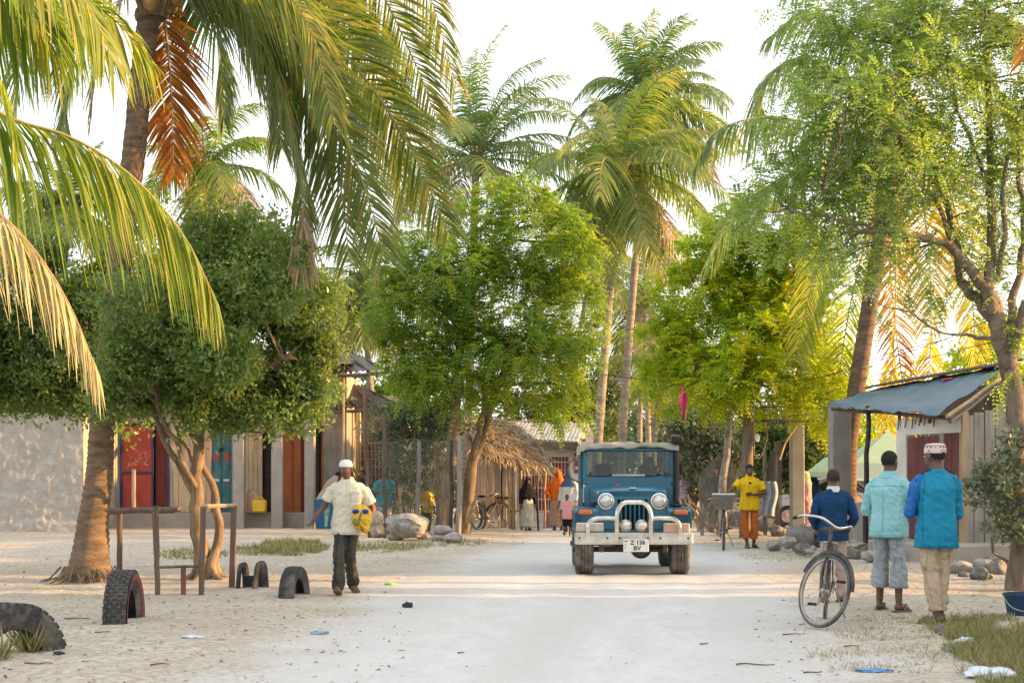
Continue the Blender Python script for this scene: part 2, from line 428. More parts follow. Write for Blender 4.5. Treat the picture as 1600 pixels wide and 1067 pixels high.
def frond_arrays(path, seed, nl=64, ll=.85, lw=.05, droop=.8, spread=1.0, segs=3, start=.1, twist=0., rag=.12, tipl=.3, fold=.0, sideup=.15):
    """one palm leaf along path (list of points). returns verts, quads, rnd, rachis pts"""
    rg = np.random.default_rng(seed); pts = np.array([tuple(p) for p in bez(path, 24)])
    seg = np.linalg.norm(np.diff(pts, axis=0), axis=1); cum = np.concatenate([[0], np.cumsum(seg)]); L = cum[-1]
    m = nl * 2; t = np.repeat(start + (1 - start) * (np.arange(nl) + .5) / nl, 2) + rg.normal(size=m) * .004; side = np.where(np.arange(m) % 2 == 0, 1., -1.)
    t = np.clip(t, 0, 1)
    b = np.stack([np.interp(t * L, cum, pts[:, i]) for i in range(3)], 1)
    b2 = np.stack([np.interp(np.clip(t + .03, 0, 1) * L, cum, pts[:, i]) for i in range(3)], 1)
    b1 = np.stack([np.interp(np.clip(t - .03, 0, 1) * L, cum, pts[:, i]) for i in range(3)], 1)
    ax = unit(b2 - b1)
    chord = unit(pts[-1] - pts[0]); ref = np.array([0, 0, 1.]) if abs(chord[2]) < .93 else np.array([.3, -1., .2])
    s = unit(np.cross(ax, ref)); upv = np.cross(s, ax)
    ca, sa = math.cos(twist), math.sin(twist); s2 = s * ca + upv * sa; up2 = upv * ca - s * sa
    prof = np.where(t < .35, .55 + .45 * (t - start) / (.35 - start + 1e-6), 1 - (1 - tipl) * ((t - .35) / .65) ** 1.6)
    ln = ll * prof * rg.uniform(1 - rag, 1 + rag * .5, m)
    fw = lerp(.45, 1.5, t ** 1.3)[:, None] if True else 0
    d0 = unit(s2 * side[:, None] * spread + ax * fw * .75 + up2 * sideup + rg.normal(size=(m, 3)) * .07)
    g = np.array([0, 0, -1.]); st = np.linspace(0, 1, segs + 1)
    dr = droop * rg.uniform(.75, 1.3, m)
    cen = b[:, None] + d0[:, None] * (ln[:, None, None] * st[None, :, None]) + g * (dr[:, None, None] * ln[:, None, None] * (st ** 2)[None, :, None] * .75)
    # keep length about constant: shorten horizontal reach where it hangs
    wv = unit(np.cross(d0, unit(up2 + rg.normal(size=(m, 3)) * .35)))
    wp = np.array([.55, 1.0, .8, .12]) if segs == 3 else np.interp(st, [0, .3, .7, 1], [.55, 1, .7, .1])
    wd = lw * (.6 + .4 * prof)
    vv = np.stack([cen + wv[:, None] * (wd[:, None, None] * wp[None, :, None] * .5), cen - wv[:, None] * (wd[:, None, None] * wp[None, :, None] * .5)], 2)  # m,segs+1,2,3
    v = vv.reshape(-1, 3); per = (segs + 1) * 2
    q0 = np.array([[2 * i, 2 * i + 1, 2 * i + 3, 2 * i + 2] for i in range(segs)])
    q = (np.arange(m)[:, None, None] * per + q0[None]).reshape(-1, 4)
    r = np.repeat(np.clip(rg.normal(.5, .2, m) + (t - .5) * .25, 0, 1), segs)
    return v, q, r, pts, L
def frond(parent, path, seed, mat, rmat, rw=.035, **kw):
    o0 = org(parent); v, q, r, pts, L = frond_arrays(path, seed, **kw)
    me = fastmesh('frond', v - np.array(o0), q, rnd=r); f = link('frond', me, mat, parent)
    n = len(pts); mb = MB(); mb.tube([V(p) for p in pts], [lerp(rw, rw * .12, (i / (n - 1)) ** .8) for i in range(n)], 5)
    mb.build('midrib', rmat, f, smooth=60)
    return f
BARK_PALM = None
def palm_trunk(parent, path, r0, r1, flare, mat, rings=46, n=14):
    pts = bez(path, rings * 2); k = len(pts); mb = MB(); vs = []; fs = []; rd = random.Random(int(r0 * 1e4) + len(path))
    L = sum((pts[i + 1] - pts[i]).length for i in range(k - 1)); d = 0; jit = [rd.uniform(-1, 1) for _ in range(k)]
    for i, p in enumerate(pts):
        if i: d += (pts[i] - pts[i - 1]).length
        t = d / L; r = lerp(r0, r1, t ** .7) + flare * math.exp(-d / .55)
        r *= 1 + (.035 if i % 2 else -.02) + .012 * jit[i]
        for j in range(n):
            a = 2 * math.pi * j / n
            rr = r * (1 + .05 * noise.noise((math.cos(a) * 1.5, math.sin(a) * 1.5, d * 2.5))) * (1 + .13 * flare * math.sin(a * 7 + 1) * math.exp(-d / .3))
            vs.append(p + V((math.cos(a) * rr, math.sin(a) * rr, 0)))
    for i in range(k - 1):
        for j in range(n): fs.append((i * n + j, i * n + (j + 1) % n, (i + 1) * n + (j + 1) % n, (i + 1) * n + j))
    fs.append(tuple(range((k - 1) * n, k * n))); mb.add(vs, fs)
    return mb.build('trunk', mat, parent, smooth=50)
def palm_crown_fronds(parent, top, n, L, seed, mat, rmat, lean=(0, 0), dry=None, drymat=None, elev=(-.55, 1.25), skip=None, grav=.22, **kw):
    """fronds all round the crown: upper ones erect and arching, lower ones hanging; lean = wind push"""
    rd = random.Random(seed); top = V(top)
    for i in range(n):
        f = i / max(1, n - 1); az = i * 2.39996 + rd.uniform(-.25, .25); el = lerp(elev[1], elev[0], f ** .9) + rd.uniform(-.1, .1)
        l = L * rd.uniform(.85, 1.1) * (1 - .18 * abs(f - .45))
        h = V((math.cos(az), math.sin(az), 0)); wind = V((lean[0], lean[1], 0))
        d = (h * math.cos(el) + V((0, 0, math.sin(el)))); path = [top]; p = top.copy(); dd = d.copy()
        for s in range(5):
            p = p + dd.normalized() * l / 5; path.append(p.copy())
            dd = dd.normalized() + V((0, 0, -grav - .10 * s * (1 if el > 0 else .6))) * (.75 if el > .6 else 1.0) + wind * .16
        if skip and skip(path): continue
        hang = f > .82
        frond(parent, path, seed * 101 + i, (drymat if (dry and hang and rd.random() < dry) else mat), rmat, droop=kw.get('droop', .8) * (1.2 if hang else 1), twist=rd.uniform(-.5, .5), **{a: b for a, b in kw.items() if a != 'droop'})
# ------------------------------------------------------------------ vegetation materials
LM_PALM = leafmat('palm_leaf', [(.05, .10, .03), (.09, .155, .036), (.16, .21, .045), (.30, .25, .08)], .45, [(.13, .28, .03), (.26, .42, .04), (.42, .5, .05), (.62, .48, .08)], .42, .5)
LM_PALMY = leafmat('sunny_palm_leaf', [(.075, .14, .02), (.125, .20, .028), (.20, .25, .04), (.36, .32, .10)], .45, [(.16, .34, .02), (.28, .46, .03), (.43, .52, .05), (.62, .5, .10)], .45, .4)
LM_PALM1 = leafmat('shade_side_palm_leaf', [(.045, .08, .026), (.08, .125, .034), (.135, .17, .045), (.27, .2, .08)], .4, [(.11, .2, .02), (.21, .31, .03), (.34, .4, .04), (.58, .42, .07)], .42, .5)  # darker variant: the shade on these fronds is put into the leaf colour
LM_PALMB = leafmat('blue_green_palm_leaf', [(.05, .105, .05), (.085, .155, .06), (.14, .205, .075), (.24, .24, .085)], .42, [(.12, .28, .06), (.22, .4, .07), (.36, .48, .07), (.52, .48, .09)], .45, .45)
LM_PALE = leafmat('pale_palm_leaf', [(.30, .29, .13), (.42, .38, .2), (.52, .46, .28)], .35, [(.45, .45, .15), (.55, .5, .22), (.6, .5, .3)], .5, .3)
LM_GOLD = leafmat('golden_palm_leaf', [(.16, .15, .02), (.30, .25, .03), (.42, .30, .05)], .6, [(.55, .5, .03), (.8, .62, .04), (.85, .5, .06)], .45, .3)
LM_TAN = leafmat('dried_palm_leaf', [(.30, .22, .12), (.42, .32, .19), (.50, .40, .26)], .3, None, .6, .2)
LM_RUST = leafmat('rust_palm_leaf', [(.10, .05, .022), (.22, .09, .028), (.38, .15, .035), (.5, .24, .06)], .5, [(.3, .11, .02), (.55, .2, .025), (.75, .32, .04), (.85, .5, .07)], .6, .2)  # dead-leaf browns, with sunlit orange mixed into the random leaf colour
LM_BUSH = leafmat('small_dark_leaf', [(.06, .11, .038), (.10, .17, .052), (.16, .225, .075), (.26, .30, .13)], .4, [(.14, .28, .03), (.26, .42, .04), (.38, .5, .06), (.5, .5, .09)], .34, .6)
LM_NEEM = leafmat('neem_leaf', [(.045, .10, .02), (.09, .165, .026), (.16, .235, .032), (.31, .33, .04)], .48, [(.14, .36, .02), (.29, .52, .025), (.5, .62, .03), (.76, .68, .03)], .4, .4)
LM_YEL = leafmat('yellow_green_leaf', [(.08, .17, .015), (.18, .29, .02), (.33, .39, .025), (.48, .46, .04)], .55, [(.25, .55, .015), (.5, .7, .02), (.75, .78, .025), (.88, .75, .03)], .4, .35)  # sunlit and backlit glow is brightened into the leaf colour
LM_MOR = leafmat('moringa_leaf', [(.085, .15, .05), (.135, .215, .068), (.195, .28, .088), (.27, .33, .115)], .5, [(.21, .4, .06), (.33, .52, .08), (.45, .6, .09), (.56, .62, .1)], .45, .4)
LM_SHRUB = leafmat('grey_green_leaf', [(.09, .125, .075), (.15, .19, .12), (.22, .26, .17)], .3, None, .5, .4)
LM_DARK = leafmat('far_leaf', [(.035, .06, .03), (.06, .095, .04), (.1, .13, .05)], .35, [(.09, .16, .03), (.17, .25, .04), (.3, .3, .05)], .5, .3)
LM_FLOW = leafmat('cream_blossom', [(.6, .58, .42), (.75, .73, .6)], .3, None, .6, .2)
BK_PALM = M_('palm_bark', (.29, .205, .135), (.115, .08, .053), 3, .9, 1.0, 22, stretch=(1, 1, 5), bdist=.035)
BK_PALMG = M_('pale_palm_bark', (.40, .34, .28), (.20, .165, .135), 3, .9, 1.0, 22, stretch=(1, 1, 5), bdist=.03)
BK_ROUGH = M_('grey_bark', (.235, .185, .14), (.095, .075, .058), 8, .9, .9, 20, stretch=(1, 1, .35), bdist=.02)
BK_TAN = M_('tan_bark', (.26, .195, .125), (.11, .08, .052), 9, .9, 1.0, 30, stretch=(1, 1, .3), bdist=.015)
RIB = M_('palm_midrib', (.30, .27, .10), (.22, .19, .07), 4, .5, 0)
RIBT = M_('dry_midrib', (.38, .28, .15), (.28, .19, .1), 4, .6, 0)
HUSK = M_('coconut_husk', (.34, .20, .07), (.2, .12, .05), 9, .7, .4)

def coconuts(parent, top, n, seed, r=.11):
    rd = random.Random(seed)
    for i in range(n):
        a = i * 2.4; c = V(top) + V((math.cos(a) * .3, math.sin(a) * .3, -.25 - rd.random() * .25))
        MB().ell(c, (r, r, r * 1.25), None, 8, 6).build('coconut', HUSK, parent, smooth=180)
def fibre(parent, top, seed, r=.26, m=None):
    """brown sheath of old leaf bases under the crown"""
    rd = random.Random(seed); mb = MB()
    for i in range(16):
        a = i * 2.4; d = V((math.cos(a), math.sin(a), 0)); p = V(top) + V((0, 0, -.55))
        mb.tube([p + d * .12, p + d * r * .8 + V((0, 0, .25)), p + d * (r + .15) + V((0, 0, .6 + rd.random() * .2))], [.07, .06, .03], 5)
    mb.build('leaf_sheath', m or BK_TAN, parent, smooth=60)
# ---- big coconut palm at the left
b0 = G(137, 906)
palm1 = thing('coconut_palm', 'thick leaning coconut palm with flared base at the left, in the evening sun', 'palm tree', b0, group=None)
tp = P(241, -35, 21.4)
palm_trunk(palm1, [b0 - V((0, 0, .15)), P(144, 830, 21.3), P(155, 740, 21.3), P(161, 650, 21.3), P(185, 420, 21.3), P(208, 250, 21.35), P(222, 110, 21.4), tp], .185, .15, .2, BK_PALM, 62, 20)
fibre(palm1, tp, 3); coconuts(palm1, tp, 4, 1)
def F(par, pts, seed, mat, rm=None, **kw): frond(par, [P(*p) for p in pts], seed, mat, rm or RIB, **kw)
T0 = (241, -30, 21.4)
NK = dict(nl=190, ll=1.05, lw=.037, segs=3, rag=.3)
F(palm1, [T0, (345, -25, 20.6), (428, 105, 20), (462, 230, 19.8), (474, 330, 19.8)], 1, LM_PALM1, **{**NK, 'droop': 1.3, 'twist': .7, 'll': .95})
F(palm1, [T0, (400, -10, 20), (500, 130, 19.6), (562, 270, 19.4), (600, 400, 19.4)], 2, LM_PALM1, **{**NK, 'twist': 1.15, 'droop': .45, 'll': 1.15})
F(palm1, [T0, (430, -30, 20.4), (560, 110, 20.2), (640, 230, 20.2), (700, 360, 20.2)], 3, LM_PALM1, **{**NK, 'twist': 1.1, 'droop': .5, 'll': 1.1})
F(palm1, [T0, (420, -120, 22), (570, -40, 22), (640, 80, 22), (684, 190, 22)], 4, LM_PALM1, **{**NK, 'twist': 1.0, 'droop': .55, 'll': 1.15})
F(palm1, [T0, (400, -180, 23), (560, -130, 23.5), (660, -30, 23.6), (712, 130, 23.6)], 5, LM_PALM1, **{**NK, 'twist': .8, 'droop': .8})
F(palm1, [T0, (330, -80, 19.5), (430, -30, 18.8), (490, 60, 18.6), (520, 190, 18.6)], 6, LM_PALM1, **{**NK, 'twist': .9, 'droop': .8, 'll': .95})
F(palm1, [T0, (300, -60, 22), (330, 0, 22.4), (345, 80, 22.4), (350, 190, 22.4)], 7, LM_PALMB, **{**NK, 'twist': .6, 'droop': .8, 'll': .9})
F(palm1, [T0, (258, 40, 21.75), (266, 120, 21.85), (270, 200, 21.85), (271, 275, 21.85)], 8, LM_RUST, RIBT, **{**NK, 'twist': .1, 'droop': .5, 'll': .75, 'nl': 120, 'spread': .8, 'rag': .4})
F(palm1, [T0, (370, -100, 21.6), (480, -40, 21.4), (560, 60, 21.4), (610, 180, 21.4), (630, 300, 21.4)], 15, LM_PALM1, **{**NK, 'twist': .9, 'droop': .8})
F(palm1, [T0, (360, -70, 20.2), (460, 40, 19.9), (510, 170, 19.8), (535, 310, 19.8), (545, 400, 19.8)], 16, LM_PALM1, **{**NK, 'twist': 1.2, 'droop': .6})
F(palm1, [T0, (330, -60, 21), (400, 20, 20.8), (430, 120, 20.7), (440, 230, 20.7)], 17, LM_PALM1, **{**NK, 'twist': .8, 'droop': 1.0, 'll': .9})
F(palm1, [T0, (170, -40, 22.2), (125, 40, 22.5), (105, 130, 22.6), (98, 215, 22.6)], 9, LM_PALMB, **{**NK, 'twist': .5, 'droop': .8})
F(palm1, [T0, (190, 0, 21), (158, 70, 20.9), (146, 140, 20.9), (140, 200, 20.9)], 10, LM_TAN, RIBT, **{**NK, 'twist': .2, 'droop': .7, 'll': .5, 'nl': 50, 'spread': .5})
F(palm1, [T0, (110, -110, 21), (10, -60, 20.6), (-70, 60, 20.4)], 11, LM_PALM1, **{**NK, 'twist': .6, 'droop': .9})
F(palm1, [T0, (80, -80, 23), (40, 20, 23.3), (28, 120, 23.3), (22, 190, 23.3)], 12, LM_PALMB, **{**NK, 'twist': .5, 'droop': .9})
F(palm1, [(474, 320, 19.8), (473, 350, 19.8), (470, 385, 19.8), (468, 410, 19.8)], 13, LM_TAN, RIBT, nl=34, ll=.42, lw=.05, droop=1.2, twist=.4, spread=.35, rw=.015)
F(palm1, [T0, (200, -170, 22), (130, -180, 23), (60, -120, 24)], 14, LM_PALM1, **NK)
# roots at the foot
mb = MB(); rd = random.Random(4)
for i in range(60):
    a = rd.uniform(0, 6.283); r_ = .3 + rd.random() * .06; l = rd.uniform(.15, .38); d = V((math.cos(a), math.sin(a), 0)); c = b0 + d * r_
    mb.tube([c + V((0, 0, rd.uniform(.06, .2))), c + d * l * .35 + V((rd.uniform(-.05, .05), 0, .04)), c + d * l + V((0, rd.uniform(-.06, .06), -.02))], [.014, .012, .006], 4)
mb.build('root_fringe', BK_TAN, palm1, smooth=60, kind='stuff')
# ---- neighbour palm left of the frame, its sunny leaves reach in
b1 = V((-6.9, 15, 0))
palm2 = thing('coconut_palm', 'near palm at the left edge, only its yellow-green drooping leaves in view', 'palm tree', b1)
T1 = (-290, -40, 15); tp2 = P(*T1)
palm_trunk(palm2, [b1 - V((0, 0, .1)), V((-6.85, 15, 2)), tp2], .17, .14, .15, BK_PALM, 40, 12); fibre(palm2, tp2, 5)
NK2 = dict(nl=125, ll=.98, lw=.045, segs=3)
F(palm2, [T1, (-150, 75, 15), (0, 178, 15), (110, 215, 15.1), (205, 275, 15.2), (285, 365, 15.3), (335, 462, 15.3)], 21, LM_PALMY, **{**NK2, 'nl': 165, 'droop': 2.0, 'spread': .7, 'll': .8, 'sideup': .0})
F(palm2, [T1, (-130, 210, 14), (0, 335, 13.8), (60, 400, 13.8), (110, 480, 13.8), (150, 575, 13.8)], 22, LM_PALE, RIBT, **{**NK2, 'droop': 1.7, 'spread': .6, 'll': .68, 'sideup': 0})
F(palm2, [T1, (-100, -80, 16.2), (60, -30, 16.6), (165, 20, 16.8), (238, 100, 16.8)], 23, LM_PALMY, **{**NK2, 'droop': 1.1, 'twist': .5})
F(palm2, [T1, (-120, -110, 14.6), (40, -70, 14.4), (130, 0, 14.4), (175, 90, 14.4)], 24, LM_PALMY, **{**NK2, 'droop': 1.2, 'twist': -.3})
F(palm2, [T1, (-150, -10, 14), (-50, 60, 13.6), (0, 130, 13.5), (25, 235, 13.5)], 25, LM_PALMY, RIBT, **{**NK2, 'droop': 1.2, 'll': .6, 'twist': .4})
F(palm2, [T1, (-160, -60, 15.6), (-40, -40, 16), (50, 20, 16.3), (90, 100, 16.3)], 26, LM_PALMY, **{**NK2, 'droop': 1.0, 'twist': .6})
F(palm2, [T1, (-380, 40, 15.4), (-430, 200, 15.6)], 27, LM_PALM, **NK2)
F(palm2, [T1, (-360, -120, 14.6), (-470, -60, 14.2)], 28, LM_PALM, **NK2)
# ---- palms farther back
def back_palm(label, base, ctrl, top, n, L, seed, mat=None, lean=(0, 0), nuts=0, r=.15, dry=.5, **kw):
    t = thing('coconut_palm', label, 'palm tree', base, group=None)
    tp = P(*top); palm_trunk(t, [V(base) - V((0, 0, .1))] + [P(*c) for c in ctrl] + [tp], r * .88, r * .7, r * .8, BK_PALMG, 40, 10)
    fibre(t, tp, seed, .22)
    if nuts: coconuts(t, tp, nuts, seed)
    palm_crown_fronds(t, tp, n, L, seed, mat or LM_PALMB, RIB, lean, dry=dry, drymat=LM_TAN, **{**dict(nl=78, ll=1.0, lw=.05, segs=3, rag=.3), **kw}); return t
def gb(px, Y): return V(((px - 800) * Y / FP, Y, 0))
back_palm('wind-blown palm left of the pair above the street, trunk hidden by the leafy tree', gb(725, 52), [(735, 560, 52)], (744, 250, 52), 28, 5.0, 31, LM_PALMB, (.5, .2), r=.17, elev=(-.35, 1.42), grav=.17)
back_palm('front palm of the pair over the truck, with orange coconuts and bleached skirt', gb(925, 46), [(938, 640, 46), (955, 430, 46)], (972, 262, 46), 32, 3.9, 32, LM_PALM, (.45, .1), nuts=9, r=.17, elev=(-1.1, 1.2), dry=.7, grav=.18)
back_palm('taller rear palm of the pair over the truck, tousled top against the sky', gb(968, 52), [(975, 640, 52), (995, 380, 52)], (1015, 155, 52), 34, 3.5, 33, LM_PALMB, (.6, .1), r=.17, elev=(-.8, 1.4), dry=.4, grav=.18)
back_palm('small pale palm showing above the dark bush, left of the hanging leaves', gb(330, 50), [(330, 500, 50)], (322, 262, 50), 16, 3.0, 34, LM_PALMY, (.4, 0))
back_palm('shaded palm standing behind the awnings, right of the dark bush', gb(585, 54), [(580, 620, 54)], (562, 430, 54), 18, 3.4, 35, LM_PALMB, (.2, 0), elev=(-1.2, .9))
back_palm('low distant palm filling the gap between the street palms', gb(1015, 66), [(1012, 640, 66)], (1005, 470, 66), 16, 3.6, 36, LM_PALM, (.2, 0))
back_palm('slim distant palm with sunlit orange trunk behind the truck roof', gb(1000, 72), [(1000, 660, 72)], (1003, 560, 72), 14, 3.4, 37, LM_PALM)
back_palm('distant leaning palm with pale trunk right of the truck roof', gb(1020, 62), [(1024, 660, 62)], (1040, 585, 62), 14, 3.4, 38, LM_PALM)
back_palm('distant palm half hidden behind the crown of the leafy street tree', gb(880, 70), [(900, 560, 70)], (925, 420, 70), 14, 3.2, 39, LM_PALMB)
back_palm('distant palm at far left seen through the gap above the bush', gb(80, 48), [(95, 480, 48)], (110, 320, 48), 14, 2.8, 40, LM_PALM)
# ---- right-hand palm behind the blue roofed shack
b9 = gb(1324, 34.8)
palm9 = thing('coconut_palm', 'tall palm behind the blue-roofed shack with golden hanging leaves', 'palm tree', b9)
T9 = (1398, 120, 31.8); tp9 = P(*T9)
palm_trunk(palm9, [b9 - V((0, 0, .1)), P(1326, 700, 34.1), P(1352, 520, 33.4), P(1376, 370, 32.8), P(1390, 230, 32.2), tp9], .21, .17, .15, BK_PALM, 52, 14); fibre(palm9, tp9, 9)
NK9 = dict(nl=120, ll=1.12, lw=.05, segs=3)
F(palm9, [T9, (1320, 120, 31.2), (1250, 90, 30.8), (1190, 130, 30.6), (1185, 190, 30.6)], 91, LM_PALMB, **{**NK9, 'droop': 1.5, 'spread': .7})
F(palm9, [T9, (1300, 190, 30.4), (1200, 182, 29.8), (1120, 205, 29.4), (1085, 262, 29.3)], 92, LM_PALMB, **{**NK9, 'droop': 1.9, 'spread': .6, 'nl': 130, 'll': .9, 'sideup': 0})
F(palm9, [T9, (1320, 240, 30.8), (1240, 270, 30.4), (1160, 320, 30.0), (1110, 400, 29.8)], 93, LM_PALMB, **{**NK9, 'droop': 1.2, 'spread': .8})
F(palm9, [T9, (1330, 60, 31.8), (1260, 20, 31.8), (1200, 60, 31.8)], 94, LM_PALMB, **{**NK9, 'droop': 1.2})
F(palm9, [T9, (1400, -20, 32.3), (1440, -60, 32.8), (1500, -30, 32.8)], 95, LM_PALMB, **NK9)
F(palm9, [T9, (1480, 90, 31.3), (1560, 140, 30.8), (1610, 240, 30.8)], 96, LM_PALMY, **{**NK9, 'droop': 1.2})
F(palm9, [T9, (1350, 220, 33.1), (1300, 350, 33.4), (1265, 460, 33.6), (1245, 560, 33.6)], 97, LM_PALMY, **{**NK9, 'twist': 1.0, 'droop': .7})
F(palm9, [T9, (1430, 250, 33.8), (1450, 380, 34.2), (1455, 500, 34.4), (1450, 610, 34.4)], 98, LM_GOLD, **{**NK9, 'twist': .9, 'droop': .4, 'll': 1.1})
F(palm9, [T9, (1460, 230, 34.4), (1500, 360, 34.8), (1520, 480, 35.0), (1525, 600, 35.0)], 99, LM_GOLD, **{**NK9, 'twist': .9, 'droop': .5, 'll': 1.0})
F(palm9, [T9, (1395, 280, 34.4), (1400, 430, 34.8), (1395, 560, 35.0), (1385, 670, 35.0)], 90, LM_GOLD, **{**NK9, 'twist': 1.1, 'droop': .4, 'll': 1.0})
F(palm9, [T9, (1370, 300, 35.2), (1330, 470, 35.8), (1310, 600, 35.8), (1305, 690, 35.8)], 89, LM_PALMY, **{**NK9, 'twist': 1.1, 'droop': .4})
F(palm9, [T9, (1385, 320, 35.6), (1400, 520, 36.2), (1420, 660, 36.4), (1425, 760, 36.4)], 88, LM_RUST, RIBT, **{**NK9, 'twist': .8, 'droop': .5, 'll': .8})
F(palm9, [T9, (1480, 40, 32.8), (1550, 30, 33.4), (1620, 90, 33.8)], 87, LM_PALM, **NK9)
# palm beyond the right edge: a rust-coloured leaf end hangs in at the top
bA = V((9.6, 20.5, 0)); palmA = thing('coconut_palm', 'palm beyond the right edge, its rust-coloured leaf tip at the top right corner', 'palm tree', bA)
tA = V((9.6, 20.5, 8.6)); palm_trunk(palmA, [bA - V((0, 0, .1)), V((9.7, 20.5, 4)), tA], .17, .14, .15, BK_PALM, 30, 10)
frond(palmA, [tA, V((8.6, 19.5, 9.0)), V((7.0, 18.2, 8.0)), V((5.9, 17.6, 6.2))], 71, LM_RUST, RIBT, nl=60, ll=.9, lw=.05, droop=.8, twist=.9)
palm_crown_fronds(palmA, tA, 8, 3.6, 72, LM_PALM, RIB, elev=(-.2, 1.2), skip=lambda p: p[-1].x < 9.2)

# ------------------------------------------------------------------ broadleaf trees
def pl(lst, Y, dz=1.0):
    """lobes from the photo: (px, py, rx, ry[, dY]) -> world ellipsoids round depth Y"""
    out = []
    for l in lst:
        y = Y + (l[4] if len(l) > 4 else 0); s = y / FP; c = P(l[0], l[1], y); out.append((tuple(c), (l[2] * s, min(l[2], l[3]) * s * dz + .25, l[3] * s)))
    return out
def crown(parent, data, mat, name='crown'):
    v, q, r = data[:3]; return link(name, fastmesh(name, v - np.array(org(parent)), q, rnd=r), mat, parent)
def twigs(parent, cl, joints, mat, seed, n=60, r=.012, name='twigs'):
    """thin branches from the nearest joint out to leaf clusters"""
    rd = random.Random(seed); mb = MB(); J = np.array([tuple(j) for j in joints]); pick = list(range(len(cl))); rd.shuffle(pick)
    for i in pick[:n]:
        c = cl[i]; j = J[np.argmin(((J - c) ** 2).sum(1) + (J[:, 2] > c[2] + .2) * 4)]
        limb(mb, j, c, r * 1.8, r * .5, rd.random() * 1e6, .14, 4, 5)
    return mb.build(name, mat, parent, smooth=60, kind='stuff')
# dense dark bush tree, left
bt = G(322, 904)
t1 = thing('bushy_tree', 'dense small-leaved dark tree with twin twisted trunks beside the wooden frame', 'tree', bt)
mb = MB(); J = []
J += limb(mb, bt - V((0, 0, .1)), P(305, 790, 21.3), .125, .095, 1, .05, 10); mb2 = J[-1]
J += limb(mb, P(305, 795, 21.3), P(312, 650, 21.2), .095, .07, 2, .06, 9)
J += limb(mb, P(303, 770, 21.3), P(225, 620, 21.0), .05, .03, 3, .05, 8)
J += limb(mb, P(305, 760, 21.2), P(245, 630, 20.6), .04, .028, 4, .05, 8)
J += limb(mb, P(308, 740, 21.3), P(262, 640, 21.9), .032, .022, 5, .05, 7)
J += limb(mb, P(312, 720, 21.3), P(285, 600, 21.5), .045, .03, 6, .05, 7)
p = bez([bt + V((.03, 0, -.1)), P(330, 880, 21.35), P(340, 850, 21.45), P(343, 820, 21.5), P(338, 798, 21.5), P(337, 775, 21.45), P(330, 752, 21.4), P(317, 730, 21.3), P(312, 705, 21.3)], 26); mb.tube(p, [lerp(.075, .04, i / 25) for i in range(26)], 9); J += p
for a_ in (0.4, 1.5, 2.9, 4.4, 5.6): mb.tube(bez([bt + V((math.cos(a_) * .08, math.sin(a_) * .08, .28)), bt + V((math.cos(a_) * .19, math.sin(a_) * .19, .06)), bt + V((math.cos(a_) * .42, math.sin(a_) * .42, -.05))], 7), [.08, .07, .06, .05, .045, .035, .025], 7)
J += limb(mb, P(312, 650, 21.2), P(400, 480, 21.2), .09, .04, 10, .1, 8)
J += limb(mb, P(312, 650, 21.2), P(300, 400, 21.2), .09, .04, 11, .1, 8)
J += limb(mb, P(312, 650, 21.2), P(440, 560, 20.8), .06, .03, 12, .1, 7)
mb.build('trunk', BK_TAN, t1, smooth=60)
lb = pl([(415, 400, 60, 52), (455, 490, 70, 80), (350, 440, 62, 55), (325, 520, 75, 60), (258, 575, 70, 55), (375, 600, 92, 60), (480, 600, 50, 60), (330, 365, 40, 32), (222, 620, 48, 36), (430, 440, 55, 55, -.9), (350, 560, 62, 52, -1.0), (300, 640, 46, 30, -.7), (505, 545, 26, 42), (450, 650, 40, 26, -.3), (240, 500, 42, 40, .6), (280, 430, 40, 40, .5), (195, 560, 46, 46, -1.0), (205, 470, 36, 40, -.9), (170, 625, 46, 28, -1.0)], 21.2)
d = small_leaf_crown(11, lb, 3000, 32, .2, .078, .044); crown(t1, d, LM_BUSH); twigs(t1, d[3], J, BK_TAN, 5, 120)
# second dark tree at the left edge
bt2 = V((-9.6, 24.5, 0)); t2 = thing('bushy_tree', 'dark leafy tree at the left edge overhanging the rough plaster wall', 'tree', bt2)
mb = MB(); J = limb(mb, bt2 - V((0, 0, .1)), P(-60, 600, 24), .18, .12, 21, .06, 10); J += limb(mb, J[-1], P(120, 540, 23), .1, .03, 22, .1, 8); J += limb(mb, J[2], P(40, 480, 24), .1, .04, 23, .1, 8); mb.build('trunk', BK_ROUGH, t2, smooth=60)
lb = pl([(60, 570, 100, 70), (150, 520, 80, 85), (30, 470, 80, 60), (165, 615, 60, 40), (-60, 540, 90, 90), (90, 620, 80, 36), (165, 440, 55, 50), (60, 400, 60, 36), (110, 470, 60, 50), (0, 620, 70, 40), (210, 350, 40, 40)], 23.3)
d = small_leaf_crown(12, lb, 2500, 34, .21, .078, .044); crown(t2, d, LM_BUSH); twigs(t2, d[3], J, BK_ROUGH, 6, 60)
